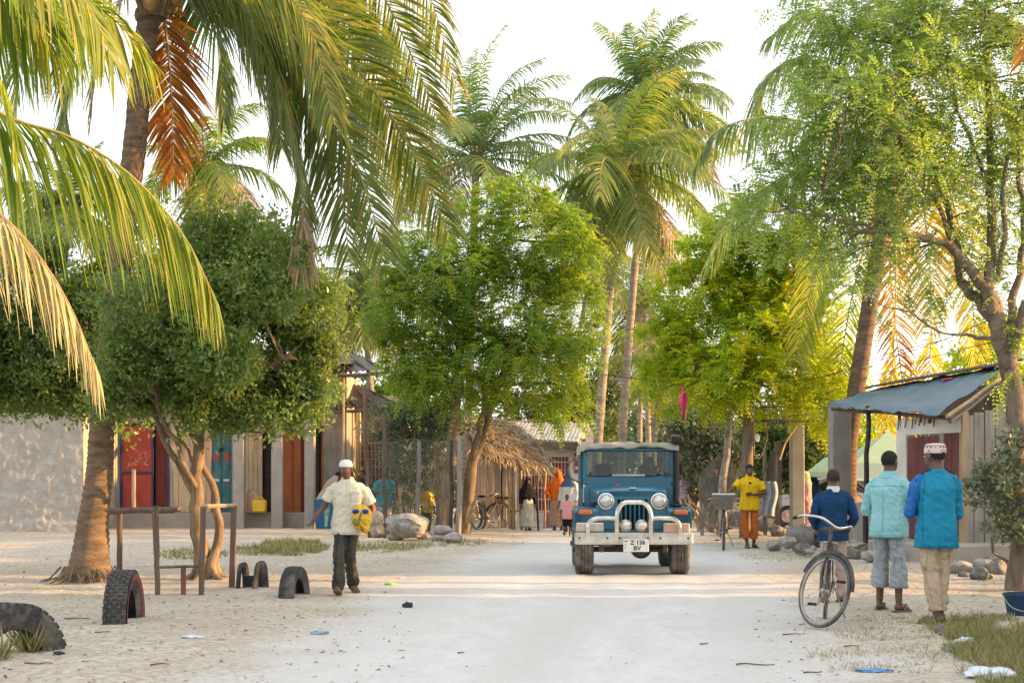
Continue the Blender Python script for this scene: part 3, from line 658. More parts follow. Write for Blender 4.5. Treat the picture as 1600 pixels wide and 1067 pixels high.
# leafy neem in the middle
b3 = gb(712, 37.5); t3 = thing('neem_tree', 'broad bright green feather-leaved tree on two sunlit trunks by the thatched stall', 'tree', b3)
mb = MB(); J = []
J += limb(mb, gb(690, 37.3) - V((0, 0, .1)), P(712, 650, 37.5), .19, .14, 31, .03, 10)
J += limb(mb, P(712, 655, 37.5), P(720, 500, 37.5), .14, .08, 32, .06, 8)
J += limb(mb, gb(724, 38) - V((0, 0, .1)), P(738, 720, 38), .17, .13, 33, .03, 10)
J += limb(mb, P(738, 725, 38), P(780, 600, 38), .11, .08, 34, .05, 8)
J += limb(mb, P(738, 720, 38), P(760, 600, 37.4), .09, .06, 35, .08, 8)
J += limb(mb, P(780, 600, 38), P(850, 480, 38), .08, .04, 36, .1, 7)
J += limb(mb, P(780, 600, 38), P(870, 600, 38), .06, .03, 37, .1, 7)
J += limb(mb, P(720, 500, 37.5), P(800, 360, 37.5), .08, .03, 38, .1, 7)
J += limb(mb, P(720, 510, 37.5), P(650, 450, 37.5), .07, .03, 39, .1, 7)
J += limb(mb, P(714, 600, 37.5), P(650, 540, 37), .06, .03, 40, .1, 7)
mb.build('trunk', BK_TAN, t3, smooth=60)
lb = pl([(830, 375, 90, 68), (745, 365, 60, 52), (665, 480, 75, 65), (780, 480, 105, 75), (880, 490, 55, 65), (720, 560, 90, 55), (830, 580, 88, 50), (640, 425, 48, 45), (885, 400, 48, 45), (650, 560, 52, 40), (800, 312, 52, 30), (870, 640, 45, 18), (610, 490, 30, 38), (720, 430, 60, 50, -1), (820, 530, 70, 50, -1.2), (690, 600, 60, 40, -.8), (660, 390, 45, 35), (900, 560, 32, 40)], 37.6, .9)
d = pinnate_crown(13, lb, 1650, 7, .42, 6, .115, .042, .55); crown(t3, d, LM_NEEM); twigs(t3, d[3], J, BK_TAN, 7, 140, .014)
# yellow-green tree on the right of the street
b4 = gb(1166, 35.5); t4 = thing('shade_tree', 'glowing yellow-green tree behind the man in yellow, right of the street', 'tree', b4)
mb = MB(); J = limb(mb, b4 - V((0, 0, .1)), P(1168, 640, 35.5), .17, .12, 41, .02, 9); J += limb(mb, J[-1], P(1172, 420, 35.5), .12, .04, 42, .05, 8)
for i, (x, y) in enumerate([(1080, 560), (1230, 520), (1110, 450), (1240, 590), (1050, 600), (1200, 420)]): J += limb(mb, P(1170, 660 - 22 * i, 35.5), P(x, y, 35.5 + (i % 3 - 1)), .06, .025, 43 + i, .08, 6)
mb.build('trunk', BK_ROUGH, t4, smooth=60)
lb = pl([(1150, 520, 110, 50), (1095, 470, 70, 45), (1220, 480, 70, 55), (1170, 420, 70, 45), (1045, 545, 45, 34), (1080, 600, 82, 32), (1230, 585, 74, 44), (1160, 610, 90, 30), (1245, 410, 46, 62), (1280, 625, 32, 36), (1110, 395, 50, 40), (1190, 355, 70, 36), (1140, 580, 90, 30, -1.2), (1200, 540, 70, 36, -1.2)], 35.6, .9)
d = pinnate_crown(14, lb, 1250, 7, .40, 6, .12, .05, .35); crown(t4, d, LM_YEL); twigs(t4, d[3], J, BK_ROUGH, 8, 120, .013)
# feathery moringa in the right foreground
b5 = G(1592, 922); t5 = thing('moringa_tree', 'feathery tree with cream blossom and gnarled forked trunk at the right edge', 'tree', b5)
mb = MB(); J = []; Y5 = 19.4
def L5(a, b, r0, r1, s, wob=.07, n=9):
    p = limb(mb, P(*a), P(*b), r0, r1, s, wob, n); J.extend(p); return p
L5((1592, 935, Y5), (1590, 760, Y5), .17, .125, 51, .06, 12); L5((1590, 765, Y5), (1584, 600, Y5), .125, .115, 52, .08, 12); L5((1584, 605, Y5), (1556, 500, Y5), .125, .115, 53, .08, 12)
L5((1572, 545, Y5), (1540, 440, Y5), .13, .08, 54); L5((1540, 450, Y5), (1480, 380, Y5 - .2), .08, .055, 55); L5((1480, 380, Y5 - .2), (1330, 358, Y5 - .6), .05, .025, 56)
L5((1556, 500, Y5), (1500, 440, Y5 + .3), .09, .06, 57); L5((1500, 440, Y5 + .3), (1470, 290, Y5 + .3), .05, .035, 58); L5((1470, 290, Y5 + .3), (1400, 70, Y5 + .2), .04, .02, 59)
L5((1545, 470, Y5), (1548, 260, Y5), .07, .05, 60, .04); L5((1548, 260, Y5), (1540, 20, Y5), .05, .025, 61, .04)
L5((1575, 520, Y5), (1600, 380, Y5 + .2), .06, .04, 62); L5((1600, 380, Y5 + .2), (1590, 180, Y5 + .2), .04, .02, 63)
L5((1560, 440, Y5), (1575, 240, Y5 - .3), .04, .025, 64, .05); L5((1545, 300, Y5), (1480, 110, Y5), .03, .015, 65); L5((1500, 400, Y5), (1420, 230, Y5 - .3), .035, .018, 66)
L5((1420, 370, Y5 - .3), (1290, 300, Y5 - .5), .025, .012, 67); L5((1440, 180, Y5 + .2), (1310, 130, Y5), .025, .012, 68); L5((1400, 368, Y5 - .4), (1240, 330, Y5 - .6), .02, .01, 69)
L5((1560, 530, Y5), (1470, 520, Y5 - .3), .03, .012, 70); L5((1582, 560, Y5), (1602, 470, Y5 - .3), .06, .05, 73)
for i, (x, y, r) in enumerate([(1560, 520, .1), (1582, 585, .09), (1548, 478, .1), (1590, 690, .07), (1575, 560, .12)]): mb.ell(P(x, y, Y5 - .08), (r, r, r * 1.2), None, 8, 6)
mb.build('trunk', BK_ROUGH, t5, smooth=60)
lb = pl([(1330, 110, 85, 70), (1420, 50, 100, 50), (1510, 50, 85, 55), (1290, 230, 75, 50), (1400, 210, 85, 60), (1500, 190, 75, 70), (1580, 140, 50, 90), (1235, 300, 80, 38), (1370, 305, 95, 36), (1480, 310, 80, 45), (1590, 320, 45, 70), (1300, 370, 70, 28), (1195, 335, 55, 24), (1280, 40, 55, 50), (1590, 450, 34, 50), (1615, 50, 60, 70), (1370, 10, 90, 40), (1440, 140, 70, 50, -.8), (1340, 180, 70, 45, -.9), (1420, 290, 70, 36, -.8), (1500, 420, 50, 30), (1420, 420, 45, 22), (1150, 305, 40, 18), (1250, 180, 45, 40), (1270, 410, 45, 22), (1620, 240, 50, 90), (1600, 560, 26, 40), (1350, 470, 36, 20), (1480, 10, 90, 40)], Y5, 1.0)
d = pinnate_crown(15, lb, 1050, 6, .42, 9, .058, .030, .5, .28); crown(t5, d, LM_MOR); twigs(t5, d[3], J, BK_ROUGH, 9, 170, .009)
rg = np.random.default_rng(5); cl = d[3][rg.choice(len(d[3]), 110, False)]; n = 110 * 42
v, q = leaves(np.repeat(cl, 42, 0) + np.array([0, -.12, 0]) + rg.normal(size=(n, 3)) * np.array([.06, .06, .09]), rndunit(rg, n), rndunit(rg, n), np.full(n, .034), np.full(n, .026))
link('blossom', fastmesh('blossom', v - np.array(b5), q, rnd=rg.random(n)), LM_FLOW, t5, kind='stuff')
# grey-green shrub in front of its trunk
b6 = G(1600, 905); t6 = thing('roadside_shrub', 'grey-green leafy shrub leaning in from the right edge before the trunk', 'shrub', b6)
mb = MB(); J = []
for i, (x, y) in enumerate([(1540, 740), (1580, 700), (1560, 790), (1620, 720), (1530, 760), (1600, 840)]): J += limb(mb, b6, P(x, y, 19.0 + .15 * (i % 3)), .03, .01, 80 + i, .12, 6)
mb.build('stem', BK_ROUGH, t6, smooth=60)
lb = pl([(1565, 745, 45, 40), (1600, 800, 40, 45), (1540, 775, 28, 26), (1590, 700, 30, 28), (1570, 820, 26, 22), (1632, 740, 42, 60), (1530, 740, 18, 14)], 19.0)
d = small_leaf_crown(16, lb, 210, 16, .11, .085, .05); crown(t6, d, LM_SHRUB)
# shrub behind the wire fence, left
b7 = gb(655, 38.6); t7 = thing('fence_shrub', 'leafy drooping shrub growing behind the wire fence', 'shrub', b7)
mb = MB(); J = []
for i in range(7): J += limb(mb, b7 + V((random.Random(i).uniform(-.3, .3), 0, 0)), P(600 + i * 17, 660 + (i % 3) * 20, 38.6), .035, .012, 90 + i, .1, 6)
mb.build('stem', BK_ROUGH, t7, smooth=60)
lb = pl([(610, 660, 38, 26), (655, 650, 40, 30), (690, 670, 28, 30), (640, 710, 42, 40), (670, 755, 34, 36), (625, 770, 20, 30)], 38.4)
d = small_leaf_crown(17, lb, 420, 22, .2, .13, .05); crown(t7, d, LM_SHRUB)
# trees farther off
def far_tree(label, px, Y, lobes, seed, mat=None, n=260, per=26, L=.2, name='leafy_tree'):
    b = gb(px, Y); t = thing(name, label, 'tree', b); lbs = pl(lobes, Y); mb = MB(); tp = V(lbs[0][0]); J = limb(mb, b - V((0, 0, .1)), tp, .18, .08, seed, .05, 7)
    for c, r in lbs[1:]: J += limb(mb, J[5], V(c), .07, .02, seed + 1, .08, 5)
    mb.build('trunk', BK_ROUGH, t, smooth=60); d = small_leaf_crown(seed, lbs, n, per, .42, L, L * .5); crown(t, d, mat or LM_DARK); return t
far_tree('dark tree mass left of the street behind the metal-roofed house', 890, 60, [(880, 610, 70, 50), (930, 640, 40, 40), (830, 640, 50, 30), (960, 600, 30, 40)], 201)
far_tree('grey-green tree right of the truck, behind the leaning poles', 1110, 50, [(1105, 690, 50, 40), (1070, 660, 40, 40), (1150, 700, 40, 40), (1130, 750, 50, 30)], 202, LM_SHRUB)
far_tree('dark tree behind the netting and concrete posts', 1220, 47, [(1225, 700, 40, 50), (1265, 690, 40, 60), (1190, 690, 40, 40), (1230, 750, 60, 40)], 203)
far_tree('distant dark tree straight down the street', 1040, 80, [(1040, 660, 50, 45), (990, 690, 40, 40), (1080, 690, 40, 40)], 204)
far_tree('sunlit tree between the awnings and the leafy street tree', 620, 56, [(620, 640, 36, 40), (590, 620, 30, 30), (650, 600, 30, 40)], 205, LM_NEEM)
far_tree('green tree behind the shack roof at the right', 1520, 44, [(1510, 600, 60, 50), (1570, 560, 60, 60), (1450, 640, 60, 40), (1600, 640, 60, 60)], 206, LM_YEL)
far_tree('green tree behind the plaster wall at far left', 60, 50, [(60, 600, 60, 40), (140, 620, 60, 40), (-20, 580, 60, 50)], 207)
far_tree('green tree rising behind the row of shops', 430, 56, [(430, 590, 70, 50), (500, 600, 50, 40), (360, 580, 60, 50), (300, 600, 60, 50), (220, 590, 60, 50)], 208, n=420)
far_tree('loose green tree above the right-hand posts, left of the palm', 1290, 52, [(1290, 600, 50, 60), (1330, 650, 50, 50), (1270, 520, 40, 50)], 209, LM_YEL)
# the far wood that closes the view
rg = np.random.default_rng(77); lbw = []
for i in range(90):
    y = rg.uniform(88, 135); x = rg.uniform(-.5, .5) * y; h = rg.uniform(2.5, 5); lbw.append(((x, y, h * .7), (rg.uniform(2, 4), 2, h)))
d = small_leaf_crown(78, lbw, 4200, 12, 1.0, .7, .4)
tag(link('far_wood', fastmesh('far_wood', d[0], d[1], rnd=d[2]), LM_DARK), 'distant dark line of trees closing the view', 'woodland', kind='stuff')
# ------------------------------------------------------------------ building materials
PLASTER = M_('rough_plaster', (.46, .425, .37), (.35, .32, .275), 2.6, .95, 1.0, 9, dirt=(.28, .25, .205), dscale=2.2, damt=.6, bdist=.05)
CONC = M_('weathered_concrete', (.40, .37, .33), (.27, .25, .22), 4, .95, .6, 30, dirt=(.17, .155, .14), dscale=2, damt=.55, bdist=.012)
CREAM = M_('cream_boards', (.56, .46, .31), (.44, .35, .23), 3, .8, .4, 18, stretch=(4, 4, .5), dirt=(.30, .24, .17), dscale=1.6, damt=.5)
PINKW = M_('pinkish_boards', (.55, .38, .27), (.45, .30, .2), 3, .8, .4, 18, stretch=(4, 4, .5), dirt=(.36, .26, .18), dscale=1.8, damt=.5)
REDP = M_('faded_red_paint', (.42, .075, .05), (.30, .05, .04), 3, .6, .2, 12, dirt=(.22, .06, .045), dscale=2, damt=.5)
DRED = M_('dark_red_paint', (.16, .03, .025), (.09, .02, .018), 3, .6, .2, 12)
ORGP = M_('orange_red_door', (.46, .14, .045), (.30, .085, .035), 3, .5, .2, 12, stretch=(1, 1, .3))
BLUEP = M_('blue_frame_paint', (.045, .06, .16), (.03, .04, .1), 5, .6, .2)
TEALP = M_('teal_door_paint', (.035, .17, .21), (.02, .10, .13), 4, .55, .3, 14, stretch=(1, 1, .3), dirt=(.16, .22, .22), dscale=3, damt=.5)
MAROON = M_('maroon_boards', (.15, .045, .045), (.09, .03, .03), 4, .75, .3, 20, stretch=(3, 3, .3), dirt=(.2, .13, .11), dscale=2.5, damt=.35)
GREYW = M_('grey_weathered_wood', (.30, .27, .235), (.17, .15, .13), 4, .9, .6, 24, stretch=(3, 3, .25), dirt=(.4, .38, .35), dscale=2, damt=.4)
BROWNW = M_('brown_weathered_wood', (.16, .11, .08), (.08, .055, .04), 5, .85, .5, 26, stretch=(3, 3, .25))
PALEW = M_('pale_pole_wood', (.40, .30, .19), (.26, .19, .12), 6, .85, .5, 22, stretch=(1, 1, .3))
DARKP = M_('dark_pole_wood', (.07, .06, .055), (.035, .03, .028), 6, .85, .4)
TIN = M_('old_tin_roof', (.55, .52, .48), (.40, .37, .34), 3, .55, .2, 20, metal=.15, dirt=(.30, .20, .13), dscale=1.4, damt=.6)
DTIN = M_('dark_tin_roof', (.13, .12, .115), (.07, .065, .06), 3, .7, .3, dirt=(.2, .15, .11), dscale=2, damt=.5)
WHITEW = M_('whitewash', (.66, .63, .57), (.56, .52, .46), 1.4, .9, .3, 20, dirt=(.42, .36, .29), dscale=1.2, damt=.5)
THATCH = leafmat('palm_thatch', [(.16, .13, .095), (.30, .245, .18), (.42, .35, .25), (.52, .44, .32)], .12, None, .9, .1)
THATCHB = M_('thatch_bed', (.20, .165, .12), (.12, .10, .075), 12, .95, .5)
STONE = M_('coral_stone', (.44, .41, .37), (.25, .235, .21), 7, .95, 1.0, 11, dirt=(.13, .125, .115), dscale=5, damt=.75, bdist=.05)
STONED = M_('dark_rubble', (.25, .235, .215), (.12, .11, .10), 7, .95, 1.0, 12, dirt=(.36, .34, .31), dscale=4, damt=.6, bdist=.05)
WIREM = M_('fence_wire', (.20, .19, .175), (.13, .12, .11), 5, .6, 0, metal=.3)
IRONR = M_('red_grille_panel', (.33, .07, .06), (.24, .05, .045), 3, .6, .2)
PINKWHITE = M_('pinkish_white_paint', (.62, .50, .46), (.55, .43, .40), 3, .7, .2)
RUBBER = M_('old_rubber', (.045, .045, .046), (.028, .028, .029), 8, .85, .5, 30, dirt=(.20, .18, .155), dscale=4, damt=.65)
BLACK = M_('black_plastic', (.02, .02, .021), (.015, .015, .016), 8, .5, .1)

def XY(px, Y): return (px - 800) * Y / FP
def ZY(py, Y): return CH - (py - HZ) * Y / FP
def wallpiece(par, name, m, x0, x1, py0, py1, Y, th=.2, dy=0):
    """upright slab between two photo columns and two rows at depth Y (front face)"""
    a, b = XY(x0, Y), XY(x1, Y); z1, z0 = ZY(py0, Y), max(-.05, ZY(py1, Y)); mb = MB()
    mb.cbox(((a + b) / 2, Y + th / 2 + dy, (z0 + z1) / 2), (b - a, th, z1 - z0), .006); return mb.build(name, m, par)
def boards(par, m, x0, x1, py0, py1, Y, n, th=.03, seed=0, name='plank', gap=.006):
    rd = random.Random(seed); a, b = XY(x0, Y), XY(x1, Y); z1, z0 = ZY(py0, Y), ZY(py1, Y); w = (b - a) / n
    for i in range(n):
        mb = MB(); mb.cbox((a + w * (i + .5), Y + rd.uniform(0, .012), (z0 + z1) / 2 + rd.uniform(-.015, .015)), (w - gap, th, z1 - z0), .005, (0, rd.uniform(-.006, .006), 0)); mb.build(name, m, par)
def corr_sheet(p00, p10, p01, p11, pitch=.09, amp=.018, rows=4, sag=0):
    """corrugated sheet over a quad; ribs run from row p0* to row p1*"""
    p00, p10, p01, p11 = map(V, (p00, p10, p01, p11)); w = (p10 - p00).length; n = max(4, int(w / pitch * 4)); nrm = (p10 - p00).cross(p01 - p00).normalized()
    vs = []; fs = []
    for j in range(rows + 1):
        t = j / rows
        for i in range(n + 1):
            s = i / n; q = p00.lerp(p10, s).lerp(p01.lerp(p11, s), t); vs.append(q + nrm * amp * math.sin(s * w / pitch * 6.283) - V((0, 0, sag * math.sin(math.pi * t))))
    k = n + 1
    for j in range(rows):
        for i in range(n): fs.append((j * k + i, j * k + i + 1, (j + 1) * k + i + 1, (j + 1) * k + i))
    m = len(vs); vs += [v - nrm * .008 for v in vs]; fs += [tuple(reversed([a + m for a in f])) for f in fs]
    return MB().add(vs, fs)
def rock(c, r, seed, sub=3, flat=1.0, m=None, rough=.28):
    bm = bmesh.new(); bmesh.ops.create_icosphere(bm, subdivisions=sub, radius=1); rd = random.Random(seed); o = V((rd.uniform(-50, 50), rd.uniform(-50, 50), rd.uniform(-50, 50)))
    pl_ = [(V((rd.gauss(0, 1), rd.gauss(0, 1), rd.gauss(0, 1))).normalized(), rd.uniform(.55, .88)) for _ in range(11)]
    for v in bm.verts:
        d = v.co.normalized(); s = 1 + rough * noise.noise(d * 1.3 + o) + rough * .5 * noise.noise(d * 3.2 + o); q = d * s
        for n_, h in pl_:
            k = q.dot(n_)
            if k > h: q -= n_ * (k - h) * .8
        q *= 1 + rough * .22 * noise.noise(d * 6 + o) + rough * .16 * noise.noise(d * 13 + o)
        v.co = V((q.x * r[0], q.y * r[1], q.z * r[2]))
    bm.verts.index_update(); mb = MB(); mb.add([v.co + V(c) for v in bm.verts], [[v.index for v in f.verts] for f in bm.faces]); bm.free(); return mb

# ------------------------------------------------------------------ plaster house, far left
ph = thing('plaster_house', 'rough grey plastered house wall at far left behind the palm trunk', 'house', (XY(90, 40), 40, 0))
xa, xb = XY(-120, 40), XY(176, 43.6) + .16; nx_, nz_ = 90, 60; vs = []; fs = []
for j in range(nz_ + 1):
    for i in range(nx_ + 1):
        x = lerp(xa, xb, i / nx_); z = lerp(-.05, 3.5, j / nz_); p = V((x, 0, z))
        vs.append((x, 40 - .02 * noise.noise(p * 1.1) - .022 * abs(noise.noise(p * 3.1)) - .025 * noise.noise(p * 7) - (.06 if z < .25 + .1 * noise.noise(p * 2) else 0), z))
for j in range(nz_):
    for i in range(nx_): a = j * (nx_ + 1) + i; fs.append((a, a + 1, a + nx_ + 2, a + nx_ + 1))
MB().add(vs, fs).build('wall', PLASTER, ph, smooth=180)
MB().box((xb - .1, 41.7, 1.7), (.2, 3.3, 3.5)).build('wall', PLASTER, ph)
MB().box(((xa + xb) / 2, 43.4, 1.7), (xb - xa, .2, 3.5)).build('wall', PLASTER, ph)
for i in range(5):
    x0 = xa - .2 + (xb - xa + .3) * i / 5; x1 = x0 + (xb - xa + .3) / 5 + .06
    corr_sheet((x0, 39.5, 3.45 + .004 * i), (x1, 39.5, 3.45 + .004 * i), (x0, 43.6, 4.1 + .004 * i), (x1, 43.6, 4.1 + .004 * i)).build('roof_sheet', TIN, ph, smooth=60)
# ------------------------------------------------------------------ row of small shops
YS = 43.6
sh = thing('shop_row', 'row of lock-up shops with concrete columns, red and teal doors, behind the bushy tree', 'shop', (XY(360, YS), YS, 0))
PT = ZY(800, YS)                      # floor height of the raised veranda
MB().cbox(((XY(180, YS) + XY(536, YS)) / 2, YS + .35, PT / 2 - .05), (XY(536, YS) - XY(180, YS), 1.3, PT + .1), .03).build('plinth', CONC, sh)
TOPZ = 4.3
def slab(x0, x1, z0, z1, m, name='wall', Y=YS, th=.22):
    a, b = XY(x0, YS), XY(x1, YS); MB().cbox(((a + b) / 2, Y + th / 2, (z0 + z1) / 2), (b - a, th, z1 - z0), .006).build(name, m, sh)
for (x0, x1, m) in [(180, 187, CONC), (265, 270, CONC), (322, 330, PINKW), (362, 381, CONC), (505, 536, GREYW)]: slab(x0, x1, PT, TOPZ, m)
for (x0, x1) in [(187, 265), (270, 322), (330, 362), (381, 505)]: slab(x0, x1, 2.95, TOPZ, CONC, 'lintel_wall')
boards(sh, CREAM, 270, 322, 655, 800, YS + .04, 6, seed=3)
boards(sh, CREAM, 381, 410, 655, 800, YS + .04, 4, seed=4)
# red door leaf in blue frame, with its dark companion half open
def door(name, m, x0, x1, z0, z1, Y, label=None):
    a, b = XY(x0, YS), XY(x1, YS); return MB().cbox(((a + b) / 2, Y, (z0 + z1) / 2), (b - a, .045, z1 - z0), .006).build(name, m, sh, label=label)
zt = ZY(665, YS)
dr = door('door', REDP, 191, 237, PT, zt, YS + .05, 'faded red door leaf with chalk scribbles and blue frame')
for (x0, x1, z0, z1) in [(187.5, 191, PT, zt + .05), (237, 240, PT, zt + .05), (191, 237, ZY(740, YS), ZY(736.5, YS)), (191, 237, zt, zt + .05)]:
    a, b = XY(x0, YS), XY(x1, YS); MB().cbox(((a + b) / 2, YS + .015, (z0 + z1) / 2), (b - a, .07, z1 - z0), .005).build('door_frame', BLUEP, dr)
CHALK = M_('chalk', (.66, .55, .52), (.5, .4, .38), 20, .9, 0)
rd = random.Random(8); mb = MB()
for i in range(16):
    x = rd.uniform(194, 228); y = rd.choice([712, 718, 722, 726, 704, 731]) + rd.uniform(-2, 2); p = [P(x + k * rd.uniform(1, 2.6), y + rd.uniform(-4, 4), YS + .024) for k in range(4)]
    mb.tube(bez(p, 8), .006, 4)
mb.build('chalk_scribble', CHALK, dr)
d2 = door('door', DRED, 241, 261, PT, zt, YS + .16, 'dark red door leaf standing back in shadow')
a, b = XY(261.5, YS), XY(265, YS); MB().cbox(((a + b) / 2, YS + .02, (PT + zt) / 2), (b - a, .08, zt - PT), .005).build('door_frame', BLUEP, d2)
# teal double door
for (x0, x1) in [(330.5, 345.6), (346.2, 361.5)]:
    t = door('door', TEALP, x0, x1, PT, 2.95, YS + .07, 'teal painted carved door leaf')
    for (y0, y1) in [(655, 690), (700, 735), (756, 792)]:
        a, b = XY(x0 + 3, YS), XY(x1 - 3, YS); MB().cbox(((a + b) / 2, YS + .042, (ZY(y0, YS) + ZY(y1, YS)) / 2), (b - a, .02, ZY(y0, YS) - ZY(y1, YS)), .008).build('door_panel', TEALP, t)
    for k in range(3):
        xx = lerp(x0 + 3, x1 - 3, (k + .5) / 3); c = P(xx, 750, YS + .035); MB().cbox(c, (.06, .015, .07), .004).build('door_moulding', WHITEW, t)
    a, b = XY(x0 + 4, YS), XY(x1 - 4, YS); MB().cbox(((a + b) / 2, YS + .03, ZY(714, YS)), (b - a, .012, .26), .004).build('painted_panel', REDP, t)
MB().lathe(P(346, 702, YS + .02), [(.05, -.008), (.065, 0), (.05, .008), (.04, 0)], 14, 'y', True).build('door_ring', BLACK, t)
# orange-red doors between the columns
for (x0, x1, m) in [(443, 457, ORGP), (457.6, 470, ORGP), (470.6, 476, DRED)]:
    t = door('door', m, x0, x1, PT, 2.9, YS + .06, 'orange red door leaf glowing in the low sun' if m is ORGP else None)
    if m is ORGP:
        for (y0, y1) in [(672, 715), (722, 758), (764, 794)]:
            a, b = XY(x0 + 2.5, YS), XY(x1 - 2.5, YS); MB().cbox(((a + b) / 2, YS + .03, (ZY(y0, YS) + ZY(y1, YS)) / 2), (b - a, .02, ZY(y0, YS) - ZY(y1, YS)), .01).build('door_panel', m, t)
door('door', DARKP, 411, 424, PT, 2.9, YS + .3); door('door', DARKP, 490, 498, PT, 2.9, YS + .1); door('door_frame', ORGP, 502, 505.5, PT, 2.9, YS + .03)  # the two dark leaves are sheets standing in for shade in open gaps
# columns in front
for (x0, x1) in [(364, 381), (423.5, 441.5), (475.5, 491)]:
    Yc = 42.7; a, b = XY(x0, Yc), XY(x1, Yc); MB().cbox(((a + b) / 2, Yc + .16, 2.15), (b - a, .32, 4.4), .02).build('column', CONC, sh)
MB().cbox(((XY(180, YS) + XY(536, YS)) / 2, 42.85, 4.42), (XY(536, YS) - XY(180, YS), .35, .25), .01).build('beam', CONC, sh)
for (xx) in (XY(181, YS), XY(535, YS)): MB().box((xx, YS + 2.3, 2.2), (.2, 4.2, 4.3)).build('wall', CONC, sh)
MB().box((XY(358, YS), YS + 4.4, 2.2), (XY(536, YS) - XY(180, YS), .2, 4.4)).build('wall', CONC, sh)
xl, xr = XY(170, YS), XY(541, 42.2)
for i in range(8):
    x0 = lerp(xl, xr, i / 8); x1 = lerp(xl, xr, (i + 1) / 8) + .05
    corr_sheet((x0, 41.9, 4.52 + .004 * i), (x1, 41.9, 4.48 + .004 * i), (x0, 48.4, 5.0 + .004 * i), (x1, 48.4, 5.0 + .004 * i)).build('roof_sheet', DTIN, sh, smooth=60)
for i in range(4): MB().cbox(((xl + xr) / 2, 42.3 + i * 1.6, 4.42 + i * .118 + .0), (xr - xl - .1, .09, .12), .01).build('rafter', BROWNW, sh)
for k_, (q0, q1, q2, q3) in enumerate([((505, 546, 45.0), (566, 556, 45.0), (520, 583, 42.2), (608, 577, 42.2)), ((505, 596, 45.6), (570, 603, 45.6), (528, 640, 43.0), (622, 630, 43.0))]):
    a, b, c, d = P(*q0), P(*q1), P(*q2), P(*q3); aw = corr_sheet(a, b, c, d, .12, .02, 8, .1).build('awning', DTIN, sh, smooth=60, label=['dark sagging upper tin awning', 'dark sagging lower tin awning'][k_])
    for t_ in (.0, .33, .66, 1.0): MB().tube([a.lerp(b, t_) - V((0, 0, .06)), c.lerp(d, t_) - V((0, 0, .05))], .035, 6).build('rafter', DARKP, aw)
    MB().tube(bez([c - V((.1, 0, .07)), c.lerp(d, .5) - V((0, 0, .1)), d + V((.05, 0, -.06))], 8), .055, 6).build('eave_beam', BROWNW, aw)
MB().tube([(XY(536.5, 42.6), 42.6, 0), (XY(536.5, 42.6), 42.6, 4.4)], .035, 8).build('pipe_post', PALEW, sh)
# ------------------------------------------------------------------ produce kiosk with latticed window
YK = 47.0
ks = thing('produce_kiosk', 'small kiosk with latticed window and low awning, right of the shop columns', 'kiosk', (XY(590, YK), YK, 0))
for (x0, x1, z0, z1, m) in [(540, 562, 0, 3.5, CREAM), (562, 590, 2.75, 3.5, CREAM), (562, 590, 0, .7, CREAM), (622, 632, 0, 3.5, CREAM), (590, 622, 2.75, 3.5, CREAM), (590, 622, 0, .7, CREAM)]:
    a, b = XY(x0, YK), XY(x1, YK); MB().cbox(((a + b) / 2, YK + .08, (z0 + z1) / 2), (b - a, .16, z1 - z0), .006).build('wall', m, ks)
MB().box(((XY(540, YK) + XY(632, YK)) / 2, YK + 3, 1.75), (XY(632, YK) - XY(540, YK), .1, 3.5)).build('wall', CREAM, ks)
for xx in (XY(541, YK), XY(631, YK)): MB().box((xx, YK + 1.55, 1.75), (.08, 2.7, 3.5)).build('wall', CREAM, ks)
for i in range(11):
    x = lerp(XY(563, YK), XY(621, YK), i / 10); MB().cbox((x, YK + .06, 1.72), (.035, .03, 2.06), .004).build('lattice_bar', GREYW, ks)
for j in range(9):
    z = lerp(.75, 2.7, j / 8); MB().cbox((XY(592, YK), YK + .03, z), (XY(622, YK) - XY(562, YK), .025, .035), .004).build('lattice_bar', GREYW, ks)
xl, xr = XY(545, 46.0), XY(640, 46.0)
for i in range(3):
    x0 = lerp(xl, xr, i / 3); x1 = lerp(xl, xr, (i + 1) / 3) + .05; corr_sheet((x0, 46.0, 3.62 - .1 * i), (x1, 46.0, 3.54 - .1 * i), (x0, 50.4, 4.15 - .05 * i), (x1, 50.4, 4.1 - .05 * i)).build('roof_sheet', DTIN, ks, smooth=60)
MB().cbox(((xl + xr) / 2, 45.96, 3.43), (xr - xl, .05, .16), .01, (0, .055, 0)).build('fascia', BROWNW, ks)
for x in (548, 560): MB().cbox((XY(x, 45.2), 45.2, 1.7), (.14, .14, 3.4), .015).build('post', CREAM, ks)
YEL = M_('ripe_banana', (.50, .34, .04), (.34, .25, .03), 8, .55, .1)
bn = thing('banana_bunch', 'ripe banana bunch hanging on the post of the kiosk', 'bananas', P(563, 800, 44.9))
mb = MB(); rd = random.Random(3); mb.tube([P(563, 690, 44.95), P(563, 790, 44.95)], .03, 6); mb.build('stalk', PALEW, bn)
for i in range(46):
    a = rd.uniform(0, 6.28); c = P(563, lerp(735, 792, (i / 46)), 44.95); d = V((math.cos(a), math.sin(a), 0)); MB().tube([c, c + d * .12 + V((0, 0, -.05)), c + d * .19 + V((0, 0, .05)), c + d * .2 + V((0, 0, .12))], [.015, .03, .028, .01], 6).build('banana', YEL, bn, smooth=60)
